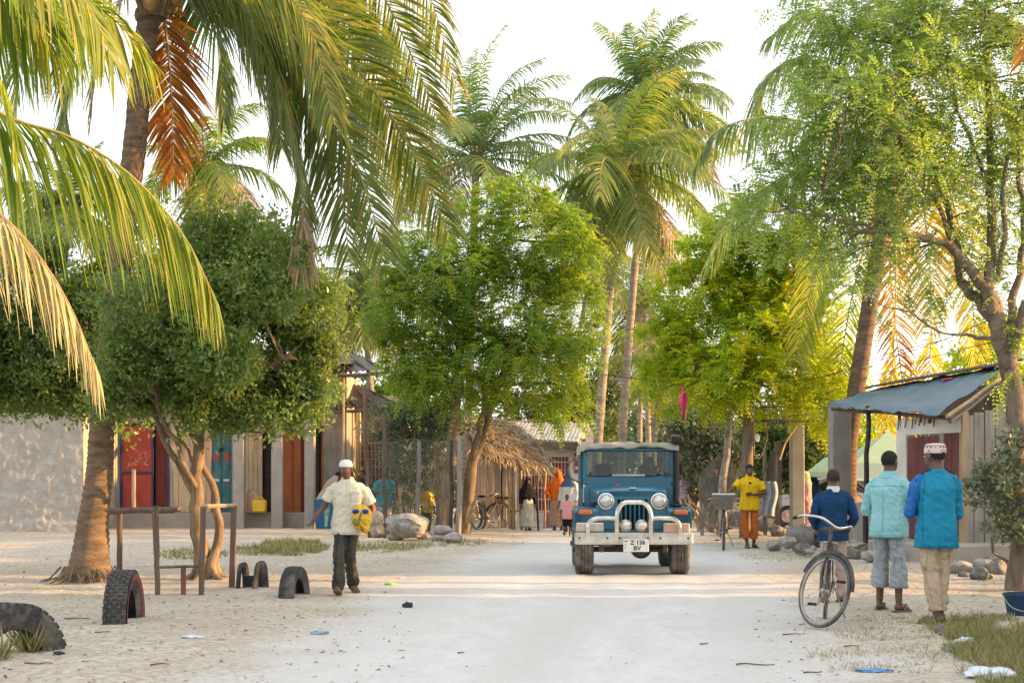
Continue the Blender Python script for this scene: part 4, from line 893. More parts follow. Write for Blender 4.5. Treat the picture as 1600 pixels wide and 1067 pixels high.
# ------------------------------------------------------------------ wire fence with poles
YF = 36.0
fe = thing('wire_fence', 'chain link fence on leaning poles behind the boulders, shrub growing through', 'fence', (XY(648, YF), YF, 0))
def pole(par, a, b, r0, r1, m, seed=0, wob=.02, name='post', n=7):
    mb = MB(); limb(mb, a, b, r0, r1, seed, wob, n, 7); return mb.build(name, m, par, smooth=60)
pole(fe, gb(579, YF) - V((0, 0, .1)), P(569, 602, YF), .06, .05, BROWNW, 1)
for i, (x0, x1, yt, r) in enumerate([(601, 601, 650, .05), (652, 655, 690, .055), (686, 684, 700, .045), (704, 706, 688, .05), (716, 718, 680, .075)]): pole(fe, gb(x0, YF) - V((0, 0, .1)), P(x1, yt, YF), r, r * .9, [BROWNW, GREYW, BROWNW, DARKP, GREYW][i], 5 + i)
mb = MB(); xa, xb = XY(572, YF), XY(718, YF); h = 2.15; s = .085; k = int((xb - xa + h) / s)
for i in range(k):
    for sg in (1, -1):
        x0 = xa - h + i * s if sg > 0 else xa + i * s; pts = []
        for t in np.linspace(0, 1, 9):
            x = x0 + sg * h * t
            if xa <= x <= xb: pts.append((x, YF - .06 + .03 * math.sin(x * 3) + .02 * math.sin(t * 9 + i), .1 + h * t))
        if len(pts) > 1: mb.tube(pts, .0035, 3, False)
mb.build('wire_mesh', WIREM, fe, kind='stuff')
for z in (2.25, 1.2, .1): MB().tube([(lerp(xa, xb, t), YF - .06 + .03 * math.sin(lerp(xa, xb, t) * 3), z - .05 * math.sin(t * 9)) for t in np.linspace(0, 1, 12)], .006, 5).build('strand', WIREM, fe)
# boulders and blocks in front of it
def rk(name, label, px0, px1, py0, py1, seed, m=STONE, sub=3, depth=.8, group=None, base=None, rough=.28, cat='rock'):
    Y = GY(base or py1); w = XY(px1, Y) - XY(px0, Y); h = (py1 - py0) * Y / FP; c = V(((XY(px0, Y) + XY(px1, Y)) / 2, Y + w * depth * .4, ZY((py0 + py1) / 2, Y)))
    return rock(c, (w * .54, w * depth * .5, h * .56), seed, sub, 1, m, rough).top(name, m, label, cat, V((c.x, c.y, max(0, c.z - h / 2))), group, smooth=50)
rk('boulder', 'large pale coral boulder resting on blocks before the wire fence', 603, 680, 803, 838, 5, sub=4, base=846)
rk('boulder', 'rounded pale rock at the left end of the boulder pile behind the walking man', 574, 599, 797, 824, 6, base=842)
rk('stone_block', 'squared grey stone under the rounded rock by the walking man', 576, 602, 817, 841, 7, rough=.1, sub=3)
rk('stone_block', 'low grey stone under the left part of the large boulder', 602, 634, 830, 845, 8, rough=.18)
rk('stone_block', 'small cube-like stone under the middle of the large boulder', 650, 673, 827, 845, 9, rough=.15)
rk('stone_block', 'flat stone lying on top of two others right of the boulder', 677, 708, 819, 835, 10, rough=.15, base=848)
rk('stone_block', 'grey block at the bottom right of the boulder, under the flat stone', 671, 697, 833, 848, 11, rough=.12)
rk('stone_block', 'pale block at the right end of the boulder pile', 694, 722, 832, 851, 12, rough=.12)
# ------------------------------------------------------------------ thatched stall
YT = 41.2
st = thing('thatched_stall', 'open stall with ragged palm thatch roof on thin poles, beside the bicycle', 'stall', (XY(790, YT), YT, 0))
boards(st, PINKW, 728, 772, 672, 812, YT + .6, 9, seed=9)
boards(st, WHITEW, 772, 792, 690, 812, YT + 1.2, 2, seed=10, name='panel'); boards(st, CREAM, 792, 806, 720, 812, YT + 1.25, 2, seed=11, name='panel')
A_, B_, C_, D_ = P(722, 652, 43.5), P(792, 656, 46.0), P(864, 738, 43.2), P(742, 700, 40.3)
rg = np.random.default_rng(4); n = 3600; s = rg.random(n); t = rg.random(n) ** .8 * 1.02
A, B, C, D = (np.array(tuple(q)) for q in (A_, B_, C_, D_))
top_ = A + (B - A) * s[:, None]; bot = D + (C - D) * s[:, None]; pos = top_ + (bot - top_) * t[:, None]; sl = unit(bot - top_)
nr = np.cross(B - A, D - A); nr = nr / np.linalg.norm(nr); nr = nr * np.sign(nr[2])
pos = pos + nr * rg.uniform(0, .13, n)[:, None] + nr * (np.sin(np.pi * t) * .12)[:, None]
dd = sl + rg.normal(size=(n, 3)) * .2 + np.array([0, 0, -.14]) * (t[:, None] > .8)
v, q = leaves(pos, dd, nr + rg.normal(size=(n, 3)) * .5, rg.uniform(.35, .85, n), rg.uniform(.018, .045, n), .2)
link('thatch', fastmesh('thatch', v - np.array(org(st)), q, rnd=rg.random(n)), THATCH, st, kind='stuff')
corr_sheet(A_ - V((0, 0, .06)), B_ - V((0, 0, .06)), D_ - V((0, 0, .02)), C_ - V((0, 0, .02)), .5, .03, 6).build('thatch_bed', THATCHB, st, smooth=180)
for i, (x0, x1, yb, yt, r, m) in enumerate([(758, 764, 822, 700, .03, DARKP), (785, 783, 826, 706, .035, DARKP), (796, 797, 829, 722, .04, PALEW), (803, 803, 829, 728, .055, PALEW), (815, 814, 829, 735, .045, PALEW), (842, 838, 829, 742, .03, DARKP), (850, 852, 826, 738, .035, PALEW)]):
    Y = min(GY(yb), 42.3); pole(st, gb(x0, Y) - V((0, 0, .1)), P(x1, yt, Y), r, r * .85, m, 40 + i, .03, 'pole')
for (a, b) in [(A_, D_), (B_, C_), (A_.lerp(B_, .5), D_.lerp(C_, .5)), (D_, C_)]: pole(st, a - V((0, 0, .12)), b - V((0, 0, .1)), .04, .035, BROWNW, 3, .01, 'rafter')
wb = thing('plank_bench', 'rough plank counter and bench under the thatch behind the bicycle', 'bench', (XY(745, 42.4), 42.4, 0))
MB().cbox((XY(745, 42.4), 42.4, ZY(776, 42.4)), (XY(802, 42.4) - XY(690, 42.4), .5, .06), .01, (0, .02, 0)).build('board', BROWNW, wb)
MB().cbox((XY(712, 42.2), 42.2, ZY(788, 42.2)), (XY(737, 42.2) - XY(688, 42.2), .06, .2), .01, (0, .03, 0)).build('board', BROWNW, wb)
MB().cbox((XY(800, 42.6), 42.6, ZY(797, 42.6)), (1.1, .4, .06), .01).build('board', GREYW, wb)
for x, y in [(694, 776), (735, 776), (780, 776), (800, 776), (789, 797), (815, 797)]: MB().cbox((XY(x, 42.5), 42.5, ZY(y, 42.5) / 2), (.07, .07, ZY(y, 42.5)), .01).build('leg', PALEW, wb)
# ------------------------------------------------------------------ white house with tin roof
YH = 47.5
wh = thing('white_house', 'whitewashed house with tin roof and red barred gate behind the thatched stall', 'house', (XY(850, YH), YH, 0))
def wslab(x0, x1, y0, y1, m, name='wall', Y=YH, th=.2): return wallpiece(wh, name, m, x0, x1, y0, y1, Y, th)
wslab(745, 808, 690, 822, WHITEW); wslab(890, 922, 690, 822, WHITEW); wslab(808, 890, 690, 711, WHITEW); wslab(808, 890, 800, 822, PINKWHITE)
MB().box((XY(921, YH), YH + 3, 1.3), (.2, 5.6, 2.7)).build('wall', WHITEW, wh); MB().box((XY(746, YH), YH + 3, 1.3), (.2, 5.6, 2.7)).build('wall', WHITEW, wh)
MB().box((XY(833, YH), YH + 5.8, 1.3), (XY(922, YH) - XY(745, YH), .2, 2.7)).build('wall', WHITEW, wh)
g = wslab(809, 889, 712, 799, IRONR, 'gate', YH + .12, .04); g['label'] = 'red sheet gate behind white bars'
for i in range(16):
    x = lerp(XY(810, YH), XY(888, YH), i / 15); MB().cbox((x, YH + .07, (ZY(712, YH) + ZY(799, YH)) / 2), (.022, .022, ZY(712, YH) - ZY(799, YH)), .004).build('gate_bar', PINKWHITE, g)
for y in (713, 722, 742, 762, 780, 798): MB().cbox((XY(849, YH), YH + .045, ZY(y, YH)), (XY(888, YH) - XY(810, YH), .022, .035), .004).build('gate_rail', PINKWHITE, g)
MB().cbox((XY(840, YH - .12), YH - .12, ZY(700, YH)), (XY(924, YH) - XY(752, YH), .3, .07), .01, (0, .10, 0)).build('ledge', CONC, wh)
for i in range(7):
    x0, x1 = lerp(752, 902, i / 7), lerp(752, 902, (i + 1) / 7) + 1.5; u0, u1 = lerp(768, 914, i / 7), lerp(768, 914, (i + 1) / 7) + 1.5
    corr_sheet(P(x0, 681 + i * 1.3, YH - .8), P(x1, 682.3 + i * 1.3, YH - .8), P(u0, 659.5 + .1 * i, YH + 3), P(u1, 659.6 + .1 * i, YH + 3), .12, .02).build('roof_sheet', TIN, wh, smooth=60)
mb = MB(); mb.add([P(903, 692, YH - .6), P(916, 661, YH + 3), P(938, 698, YH + 5), P(905, 712, YH - .1)], [(0, 1, 2, 3)]); mb.add([V(v) + V((.05, .1, 0)) for v in mb.v], [(3, 2, 1, 0)]); mb.build('gable', CREAM, wh)
sg = MB().cbox(P(902, 722, YH - .05), (.17, .03, .66), .01).build('wall_sign', IRONR, wh, label='narrow red and white sign on the house corner')
MB().cbox(P(902, 716, YH - .07), (.13, .02, .12), .005).build('sign_panel', WHITEW, sg); MB().cbox(P(902, 731, YH - .07), (.13, .02, .1), .005).build('sign_panel', PINKWHITE, sg)
mb = MB(); mb.tube([P(788, 660, 46.5), P(830, 657, 46.8), P(880, 662, 46.5)], .02, 5); mb.build('loose_batten', PALEW, wh)
# ------------------------------------------------------------------ blue-roofed shack, right
sk = thing('tarp_shack', 'wooden shack with sagging blue tarp roof and maroon doors at the right', 'shack', (7.6, 26.5, 0))
F0, F1, S1 = V((7.49, 25.5, 0)), V((6.98, 27.7, 0)), V((9.3, 26.15, 0))
def panel(a, b, z0, z1, m, name, th=.05, out=0.0, label=None, par=None):
    a, b = V(a), V(b); d = b - a; L = d.length; ang = math.atan2(d.y, d.x); nrm = V((d.y, -d.x, 0)).normalized(); c = (a + b) / 2 + nrm * out
    return MB().cbox((c.x, c.y, (z0 + z1) / 2), (L, th, z1 - z0), .006, (0, 0, ang)).build(name, m, par or sk, label=label)
def al(a, b, t): return a + (b - a) * t
nF = V(((F1 - F0).y, -(F1 - F0).x, 0)).normalized(); sF = -1 if nF.x > 0 else 1
for i in range(3): panel(al(F0, F1, .32 + i * .17), al(F0, F1, .32 + i * .17 + .165), .36, 2.12, MAROON, 'door_board', .04, .02 * sF)
for i in range(2): panel(al(F0, F1, .03 + i * .11), al(F0, F1, .03 + i * .11 + .105), .36, 2.15, MAROON, 'door_board', .04, .02 * sF)
panel(al(F0, F1, .25), al(F0, F1, .32), .36, 2.2, GREYW, 'post', .1); panel(al(F0, F1, .83), al(F0, F1, 1.0), .3, 2.4, WHITEW, 'post', .12)
panel(al(F0, F1, 0), al(F0, F1, 1), 2.16, 2.45, WHITEW, 'header_board', .05, .03 * sF)
panel(al(F0, F1, -.02), al(F0, F1, .03), 0, 2.5, PALEW, 'corner_post', .12, .02)
rd = random.Random(6); k = 9
for i in range(k):
    a, b = al(F0, S1, i / k), al(F0, S1, (i + 1) / k - .01); hi = lerp(2.42, 3.1, i / k)
    if 4 <= i <= 5: panel(a, b, 2.05, hi, GREYW, 'plank', .03, -.01); panel(a, b, .36, .8, GREYW, 'plank', .03, -.01)
    else: panel(a, b, .3, hi + rd.uniform(-.04, .04), GREYW, 'plank', .03, rd.uniform(-.01, .01))
panel(al(F0, S1, 4 / k), al(F0, S1, 6 / k), .8, 2.05, DRED, 'shutter', .03, .03)
panel(V((6.98, 27.7, 0)), V((7.0, 32.6, 0)), .0, .9, CONC, 'low_wall', .15); panel(V((9.3, 26.15, 0)), V((9.0, 33, 0)), 0, 3.2, GREYW, 'back_wall', .06)
MB().cbox((8.1, 26.2, .15), (3.2, 2.4, .36), .03, (0, 0, .33)).build('plinth', CONC, sk)
E1, E2, T2, T1_ = V((6.96, 24.9, 2.5)), V((6.70, 32.6, 2.98)), V((8.0, 33.2, 3.36)), V((8.78, 26.9, 3.40))
def tarpq(s, t): return E1.lerp(E2, s).lerp(T1_.lerp(T2, s), t)
vs = []; fs = []; NS, NTT = 40, 18
for i in range(NS + 1):
    for j in range(NTT + 1):
        s, t = i / NS, j / NTT; p = tarpq(s, t); sag = .12 * math.sin(math.pi * s) * math.sin(math.pi * min(1, t * 1.2)) + .05 * noise.noise(V((s * 9, t * 4, 0))) + .02 * noise.noise(V((s * 30, t * 14, 3)))
        p = p - V((0, 0, sag))
        if j == 0: p = p + V((-.03, 0, -.07 - .05 * noise.noise(V((s * 16, 1, 5)))))
        vs.append(p)
for i in range(NS):
    for j in range(NTT): a = i * (NTT + 1) + j; fs.append((a, a + 1, a + NTT + 2, a + NTT + 1))
n_ = len(vs); vs += [v - V((0, 0, .012)) for v in vs]; fs += [tuple(reversed([x + n_ for x in f])) for f in fs]
TARP = M_('blue_tarp', (.115, .19, .25), (.08, .14, .195), 2.5, .55, .5, 30, dirt=(.22, .25, .26), dscale=1.6, damt=.5, bdist=.008)
tb = MB().add(vs, fs).build('tarp_roof', TARP, sk, smooth=180)
PINKT = M_('pink_cloth', (.62, .08, .17), (.5, .06, .13), 5, .7, .1)
c = tarpq(.35, .8); MB().cbox(c + V((0, 0, .0)), (.1, .5, .03), .01, (0, .25, .1)).build('patch', PINKT, tb)
for i in range(6):
    s0, s1 = i / 6, (i + 1) / 6 + .01; p, q = T1_.lerp(T2, s0), T1_.lerp(T2, s1); e = V((-.35, 0, -.07))
    corr_sheet(p + e + V((0, 0, .035 + .004 * i)), q + e + V((0, 0, .035 + .004 * i)), p + V((.4, 0, .12 + .004 * i)), q + V((.4, 0, .12 + .004 * i)), .1, .02, 2).build('roof_sheet', DTIN, sk, smooth=60)
for k_, off in enumerate((0, .09, .2)): pole(sk, E1 + V((.1 + .05 * k_, .02 + off, -.1 - .04 * k_)), T1_ + V((.0, off * .5, -.1 - .05 * k_)), .035, .03, [PALEW, BROWNW, GREYW][k_], 3, .01, 'rafter')
pole(sk, E1 + V((.15, .1, -.12)), E2 + V((.1, 0, -.12)), .035, .035, BROWNW, 4, .008, 'eave_pole')
pole(sk, gb(1352, 29.6) - V((0, 0, .1)), P(1356, 634, 29.6), .055, .045, DARKP, 61, .05, 'pole'); pole(sk, gb(1404, 29.5) - V((0, 0, .1)), P(1406, 640, 29.5), .04, .035, DARKP, 62, .02, 'pole')
rd = random.Random(2)
for i in range(14): c = al(F0, F1, rd.random()) + V((0, -.02, 2.4)); MB().tube([c + V((-.06, -.05, .1)), c + V((-.09, -.06, -rd.uniform(.02, .14)))], .012, 4).build('frayed_strip', BROWNW, sk)
# concrete posts and stumps
def cpost(label, px0, px1, pyt, Y, m=CONC):
    a, b = XY(px0, Y), XY(px1, Y); c = V(((a + b) / 2, Y, 0)); z = ZY(pyt, Y)
    mb = MB(); mb.cbox((c.x, Y + (b - a) / 2, z / 2 - .05), (b - a, b - a, z + .1), .02, (0, random.Random(px0).uniform(-.01, .01), .05)); return mb.top('concrete_post', m, label, 'post', c)
cpost('free-standing square concrete post between the man in yellow and the boy', 1237, 1257, 628, 37)
cpost('tall concrete post holding the far corner of the blue tarp beside the palm', 1300, 1330, 632, 33.0)
sp = thing('tree_stump_pole', 'bare pale lopped tree trunk standing behind the bicycle with the basket', 'trunk', gb(1133, 36.5)); pole(sp, gb(1128, 36.5) - V((0, 0, .1)), P(1140, 642, 36.5), .11, .075, STONE, 7, .04, 'trunk', 9); pole(sp, P(1138, 660, 36.5), P(1142, 634, 36.5), .05, .03, PALEW, 8, .05, 'broken_top')
for i, (x0, x1, yt, r, lab) in enumerate([(1062, 1092, 690, .13, 'left one of two leaning palm trunks right of the truck'), (1078, 1100, 712, .12, 'right one of two leaning palm trunks right of the truck')]):
    t = thing('leaning_trunk', lab, 'trunk', gb(x0, 50)); pole(t, gb(x0, 50) - V((0, 0, .1)), P(x1, yt, 50), r, r * .8, BK_PALM, 20 + i, .02, 'trunk', 9)
# netting hung between the stump and a post
NET = M_('dusty_shade_net', (.20, .19, .175), (.13, .125, .115), 3, .95, .8, 60, dirt=(.3, .28, .25), dscale=1.2, damt=.5)
_t = NET.node_tree; _o = [n for n in _t.nodes if n.type == 'OUTPUT_MATERIAL'][0]; _p = [n for n in _t.nodes if n.type == 'BSDF_PRINCIPLED'][0]
_tr = _t.nodes.new('ShaderNodeBsdfTransparent'); _ms = _t.nodes.new('ShaderNodeMixShader'); _ms.inputs[0].default_value = .34; _t.links.new(_p.outputs[0], _ms.inputs[1]); _t.links.new(_tr.outputs[0], _ms.inputs[2]); _t.links.new(_ms.outputs[0], _o.inputs[0])
nn = thing('shade_net', 'grey dusty net hung between the lopped trunk and a wooden post', 'net', gb(1185, 37.2))
vs = []; fs = []
for i in range(41):
    for j in range(21):
        s, t = i / 40, j / 20; x = lerp(1092, 1222, s); top_ = lerp(700, 688, s) + 62 * math.sin(math.pi * min(1, max(0, (s - .33) / .6))) * (1 if s > .33 else 0) + (40 * (.33 - s) / .33 if s < .33 else 0); y = lerp(top_, 826, t); p = P(x, y, 37.2 + .15 * noise.noise(V((s * 7, t * 2, 0))) + .025 * noise.noise(V((s * 26, t * 3, 5)))); vs.append(p)
for i in range(40):
    for j in range(20): a = i * 21 + j; fs.append((a, a + 1, a + 22, a + 21))
MB().add(vs, fs).build('net', NET, nn, smooth=180)
for x, yt in [(1214, 690), (1196, 700), (1098, 745)]: pole(nn, gb(x, 37.3) - V((0, 0, .1)), P(x - 2, yt, 37.3), .05, .045, GREYW, x, .03, 'post')
CLOTH = M_('faded_blue_cloth', (.36, .41, .48), (.25, .30, .38), 9, .9, .4)
vs = []; fs = []
for i in range(13):
    for j in range(13): s, t = i / 12, j / 12; vs.append(P(lerp(1193, 1213, s) + 3 * math.sin(t * 5), lerp(752, 806, t), 36.9 + .05 * math.sin(s * 14)))
for i in range(12):
    for j in range(12): a = i * 13 + j; fs.append((a, a + 1, a + 14, a + 13))
MB().add(vs, fs).top('hung_cloth', CLOTH, 'faded blue and white cloth hung on the grey net', 'cloth', gb(1203, 36.9), smooth=180)
# rubble
rd = random.Random(31)
for i in range(74):
    if i < 42: px = rd.uniform(1195, 1500); py = rd.uniform(838, 884) - (10 if px < 1260 else 0); w = rd.uniform(14, 40)
    elif i < 60: px = rd.uniform(1085, 1200); py = rd.uniform(812, 838); w = rd.uniform(12, 34)
    else: px = rd.uniform(1480, 1570); py = rd.uniform(875, 908); w = rd.uniform(18, 50)
    Y = GY(py); W_ = w * Y / FP; z = rd.uniform(0, .12) if i < 60 else 0
    c = V((XY(px, Y), Y, W_ * .2 + z)); mt = STONED if rd.random() < .65 else STONE
    wh_ = 'behind the boy' if 1260 < px < 1345 else 'below the tarp roof pole' if 1345 <= px < 1420 else 'at the foot of the shack plinth' if 1420 <= px < 1500 else 'left of the moringa trunk' if px >= 1500 else 'by the square concrete post' if px >= 1215 else 'under the grey net' if px >= 1150 else 'right of the truck'
    lab = ('large ' if w > 30 else 'small ' if w < 20 else 'middling ') + ('dark grey' if mt is STONED else 'pale') + ' rubble stone ' + wh_
    rock(c, (W_ * .5, W_ * .45, W_ * rd.uniform(.28, .42)), 100 + i, 3, 1, rough=.38).top('rubble_stone', mt, lab, 'rock', c - V((0, 0, W_ * .2)), 'rubble stones along the right verge', smooth=40)
pp = thing('concrete_pipe', 'short grey weathered log-like pipe lying by the square post, right verge', 'pipe', G(1268, 874)); Yp = GY(872)
MB().lathe((0, 0, 0), [(.16, 0), (.21, .015), (.21, .62), (.16, .635), (.15, .3)], 16, 'x', True).move(Matrix.Translation((XY(1243, 30), 30.6, .24)) @ Matrix.Rotation(-.7, 4, 'Z')).build('pipe', STONED, pp, smooth=50)
# unseen houses added beyond the frame to shade the street
def shade_house(label, x0, x1, y0, y1, h, group=None):
    t = thing('added_shade_house', label, 'house', ((x0 + x1) / 2, (y0 + y1) / 2, 0)); cx_, cy_ = (x0 + x1) / 2, (y0 + y1) / 2
    for (c, d) in [((x0, cy_, h / 2), (.2, y1 - y0, h)), ((x1, cy_, h / 2), (.2, y1 - y0, h)), ((cx_, y0, h / 2), (x1 - x0 - .21, .2, h)), ((cx_, y1, h / 2), (x1 - x0 - .21, .2, h))]: MB().box(c, d).build('wall', WHITEW, t)
    for k_ in range(2):
        xa_, xb_ = (x0 - .4, cx_) if k_ == 0 else (x1 + .4, cx_); corr_sheet((xa_, y0 - .4, h - .1), (xa_, y1 + .4, h - .1), (xb_, y0 - .4, h + .9), (xb_, y1 + .4, h + .9), .15, .02).build('roof_sheet', TIN, t, smooth=60)
    MB().box((x0 - .1, cy_, 1.1), (.06, .9, 2.1)).build('door', BROWNW, t)
shade_house('unseen tin-roofed house added for shade beyond the right edge, nearest the viewer', 10, 15, -6, 18.0, 3.4)
shade_house('unseen tin-roofed house added for shade beyond the right edge, behind the shack', 15.5, 20, 22.3, 33, 3.9)
# ------------------------------------------------------------------ vehicle materials
def paint(name, c, dirt, rough=.32):
    m = bpy.data.materials.new(name); m.use_nodes = True; t = NT(m); pos = t.n('ShaderNodeTexCoord').outputs['Object']
    n1 = t.noise(2.3, 6, .65, pos); n2 = t.noise(30, 4, .7, pos); z = t.n('ShaderNodeSeparateXYZ'); t.l(pos, z.inputs[0])
    low = t.math('MULTIPLY', t.math('SUBTRACT', 1.0, z.outputs[2]), .45)           # road dust settles low on the body
    f = t.math('MULTIPLY', t.ramp(t.math('ADD', n1, low), [(.62, (0, 0, 0)), (1.0, (1, 1, 1))]), .6)
    cc = t.mix(f, c, dirt); r = t.math('ADD', t.math('MULTIPLY', f, .5), rough)
    b = t.bsdf(cc, r, 0, n2, .002, .15, spec=.5, coat=.25); t.l(b.outputs[0], t.out.inputs[0]); return m
def glassm(name, tint=(.45, .53, .54), gl=.01):
    m = bpy.data.materials.new(name); m.use_nodes = True; t = NT(m); tr = t.n('ShaderNodeBsdfTransparent'); tr.inputs[0].default_value = col(tint)
    g = t.n('ShaderNodeBsdfGlossy'); g.inputs['Roughness'].default_value = .03; fr = t.n('ShaderNodeFresnel'); fr.inputs[0].default_value = 1.5
    ms = t.n('ShaderNodeMixShader'); t.l(t.math('ADD', fr.outputs[0], gl), ms.inputs[0]); t.l(tr.outputs[0], ms.inputs[1]); t.l(g.outputs[0], ms.inputs[2]); t.l(ms.outputs[0], t.out.inputs[0]); return m
JEEP = paint('petrol_blue_paint', (.003, .115, .19, 1), (.15, .21, .23, 1))
GLASS = glassm('windscreen_glass')
CHROME = M_('dull_chrome', (.75, .74, .71), (.6, .58, .55), 5, .2, .05, metal=.9, dirt=(.3, .26, .22), dscale=4, damt=.5)
BUMP = M_('scuffed_white_bumper', (.60, .58, .53), (.45, .43, .39), 5, .6, .15, dirt=(.28, .24, .19), dscale=4, damt=.7)
CANVAS = M_('khaki_canvas', (.44, .43, .35), (.32, .31, .25), 4, .95, .7, 40, dirt=(.45, .43, .38), dscale=3, damt=.5)
ORANGEL = M_('orange_lens', (.55, .13, .03), (.45, .1, .02), 12, .25, .1, spec=.6)
LENS = M_('headlamp_lens', (.62, .64, .62), (.42, .44, .43), 16, .12, .4, 40, metal=.55, spec=.7)
PLATE = M_('plate_white', (.72, .72, .69), (.62, .62, .6), 8, .5, .05)
INK = M_('black_ink', (.012, .012, .014), (.01, .01, .01), 5, .6, 0)
STEELD = M_('dark_oily_steel', (.06, .055, .05), (.03, .028, .026), 7, .6, .3, dirt=(.2, .17, .13), dscale=4, damt=.5)
TYREM = M_('dusty_tyre', (.12, .115, .105), (.06, .058, .055), 6, .9, .5, 26, dirt=(.30, .27, .235), dscale=3, damt=.7)
SEATM = M_('dark_seat_vinyl', (.012, .012, .015), (.008, .008, .01), 6, .8, .05, spec=.1)
REDL = M_('red_badge', (.5, .03, .03), (.4, .02, .02), 6, .4, 0)

def text_mesh(txt, size, depth=.004):
    cu = bpy.data.curves.new('txt', 'FONT'); cu.body = txt; cu.size = size; cu.extrude = depth; cu.align_x = 'CENTER'; cu.align_y = 'CENTER'; cu.offset = size * .014
    o = bpy.data.objects.new('txt', cu); COL.objects.link(o); dg = bpy.context.evaluated_depsgraph_get(); me = bpy.data.meshes.new_from_object(o.evaluated_get(dg)); bpy.data.objects.remove(o); bpy.data.curves.remove(cu); return me
def text_part(name, txt, size, m, parent, loc, rot=(R(90), 0, 0), sx=1.0):
    me = text_mesh(txt, size); o = link(name, me, m, parent); o.location = loc; o.rotation_euler = rot; o.scale = (sx, 1, 1); return o
def tyre_prof(r, w, ri):
    return [(ri, -w * .32), (ri + (r - ri) * .3, -w * .48), (r - .045, -w * .5), (r - .012, -w * .44), (r, -w * .36), (r, -w * .2), (r - .012, -w * .19), (r - .012, -w * .15), (r, -w * .14), (r, -w * .03), (r - .012, -w * .02), (r - .012, w * .02), (r, w * .03), (r, w * .14), (r - .012, w * .15), (r - .012, w * .19), (r, w * .2), (r, w * .36), (r - .012, w * .44), (r - .045, w * .5), (ri + (r - ri) * .3, w * .48), (ri, w * .32)]
# ------------------------------------------------------------------ the blue off-road truck
jp = thing('offroad_truck', 'blue open-sided off-road truck with chrome bull bar driving towards the viewer', 'truck', (0, 0, 0))
def jb(name, c, d, b=.012, m=JEEP, par=None, rot=None, **kw): return MB().cbox(c, d, b, rot).build(name, m, par or jp, **kw)
# chassis, axles, springs
for s in (-1, 1): jb('chassis_rail', (s * .34, 1.75, .50), (.08, 3.4, .12), .01, STEELD)
for y in (.62, 2.72):
    MB().tube([(-.66, y, .36), (.66, y, .36)], .042, 10).build('axle', STEELD, jp, smooth=True); MB().ell((.14 if y < 1 else 0, y, .35), (.15, .15, .13), None, 12, 8).build('differential', STEELD, jp, smooth=180)
    for s in (-1, 1):
        for k in range(3): MB().tube([(s * .46, y - .48 + k * .06, .47 - k * .012), (s * .46, y, .39 - k * .016), (s * .46, y + .48 - k * .06, .47 - k * .012)], .017, 6).build('leaf_spring', STEELD, jp)
MB().tube([(-.5, .42, .40), (.5, .46, .42)], .018, 6).build('steering_rod', STEELD, jp)
for s in (-1, 1): MB().cbox((s * .46, .16, .42), (.07, .1, .16), .01).build('spring_shackle', STEELD, jp)
# body fittings: hinges, bolts, seams
for s in (-1, 1):
    for z in (1.30, 1.46): MB().cbox((s * .58, 1.395, z), (.05, .025, .07), .006).build('screen_hinge', STEELD, jp)
    for x in (.2, .38, .78): MB().lathe((s * x, -.004, .55), [(.0, -.008), (.014, -.006), (.016, 0)], 8, 'y').build('bumper_bolt', STEELD, jp)
    for y in (.6, .75, .9): MB().cbox((s * .562, y, 1.12), (.012, .1, .02), .003).build('hood_louvre', STEELD, jp)
    MB().cbox((s * .742, 1.98, .98), (.01, .5, .03), .003).build('door_strap', STEELD, jp)
# wheels
for y in (.62, 2.72):
    for s in (-1, 1):
        w = MB().lathe((s * .70, y, .362), tyre_prof(.365, .27, .2), 40, 'x', True).build('wheel', TYREM, jp, smooth=40)
        rm = MB().lathe((s * .70, y, .362), [(.05, s * .13), (.06, s * .1), (.15, s * .07), (.19, s * .1), (.205, s * .1), (.205, -s * .1), (.15, -s * .1), (.04, -s * .1)], 24, 'x').build('rim', BUMP, w, smooth=40)
        MB().lathe((s * .70, y, .362), [(.0, s * .17), (.04, s * .165), (.05, s * .1)], 12, 'x').build('hub', STEELD, w, smooth=40)
# front panel with seven slots: bars between openings
g = MB(); zt, zb = 1.17, .60
gr = jb('grille_surround', (0, .36, .60), (1.04, .06, .12), .015)
jb('grille_surround', (0, .36, 1.175), (.98, .06, .13), .03)
for s in (-1, 1): jb('grille_surround', (s * .375, .36, .885), (.29, .06, .46), .012)
for i in range(8): x = -.23 + .46 * i / 7; jb('grille_bar', (x, .36, .885), (.026, .05, .47), .006)
MB().box((0, .46, .87), (.62, .04, .5)).build('radiator', INK, jp)
for s in (-1, 1):
    h = MB().lathe((s * .385, .33, 1.075), [(.0, -.045), (.06, -.04), (.095, -.022), (.105, 0)], 28, 'y').build('headlight', LENS, jp, smooth=60)
    MB().lathe((s * .385, .325, 1.075), [(.103, -.02), (.12, -.018), (.124, .02), (.103, .02)], 28, 'y', True).build('headlight_ring', CHROME, h, smooth=60)
    f = MB().lathe((s * .115, .1, .725), [(0, -.05), (.05, -.045), (.078, -.02), (.08, 0), (.06, .05), (0, .07)], 20, 'y').build('fog_lamp', LENS, jp, smooth=60)
    MB().lathe((s * .115, .095, .725), [(.078, -.025), (.088, -.02), (.088, .015), (.07, .02)], 20, 'y', True).build('lamp_ring', CHROME, f, smooth=60); MB().tube([(s * .115, .12, .66), (s * .115, .1, .60)], .012, 6).build('lamp_stem', STEELD, f)
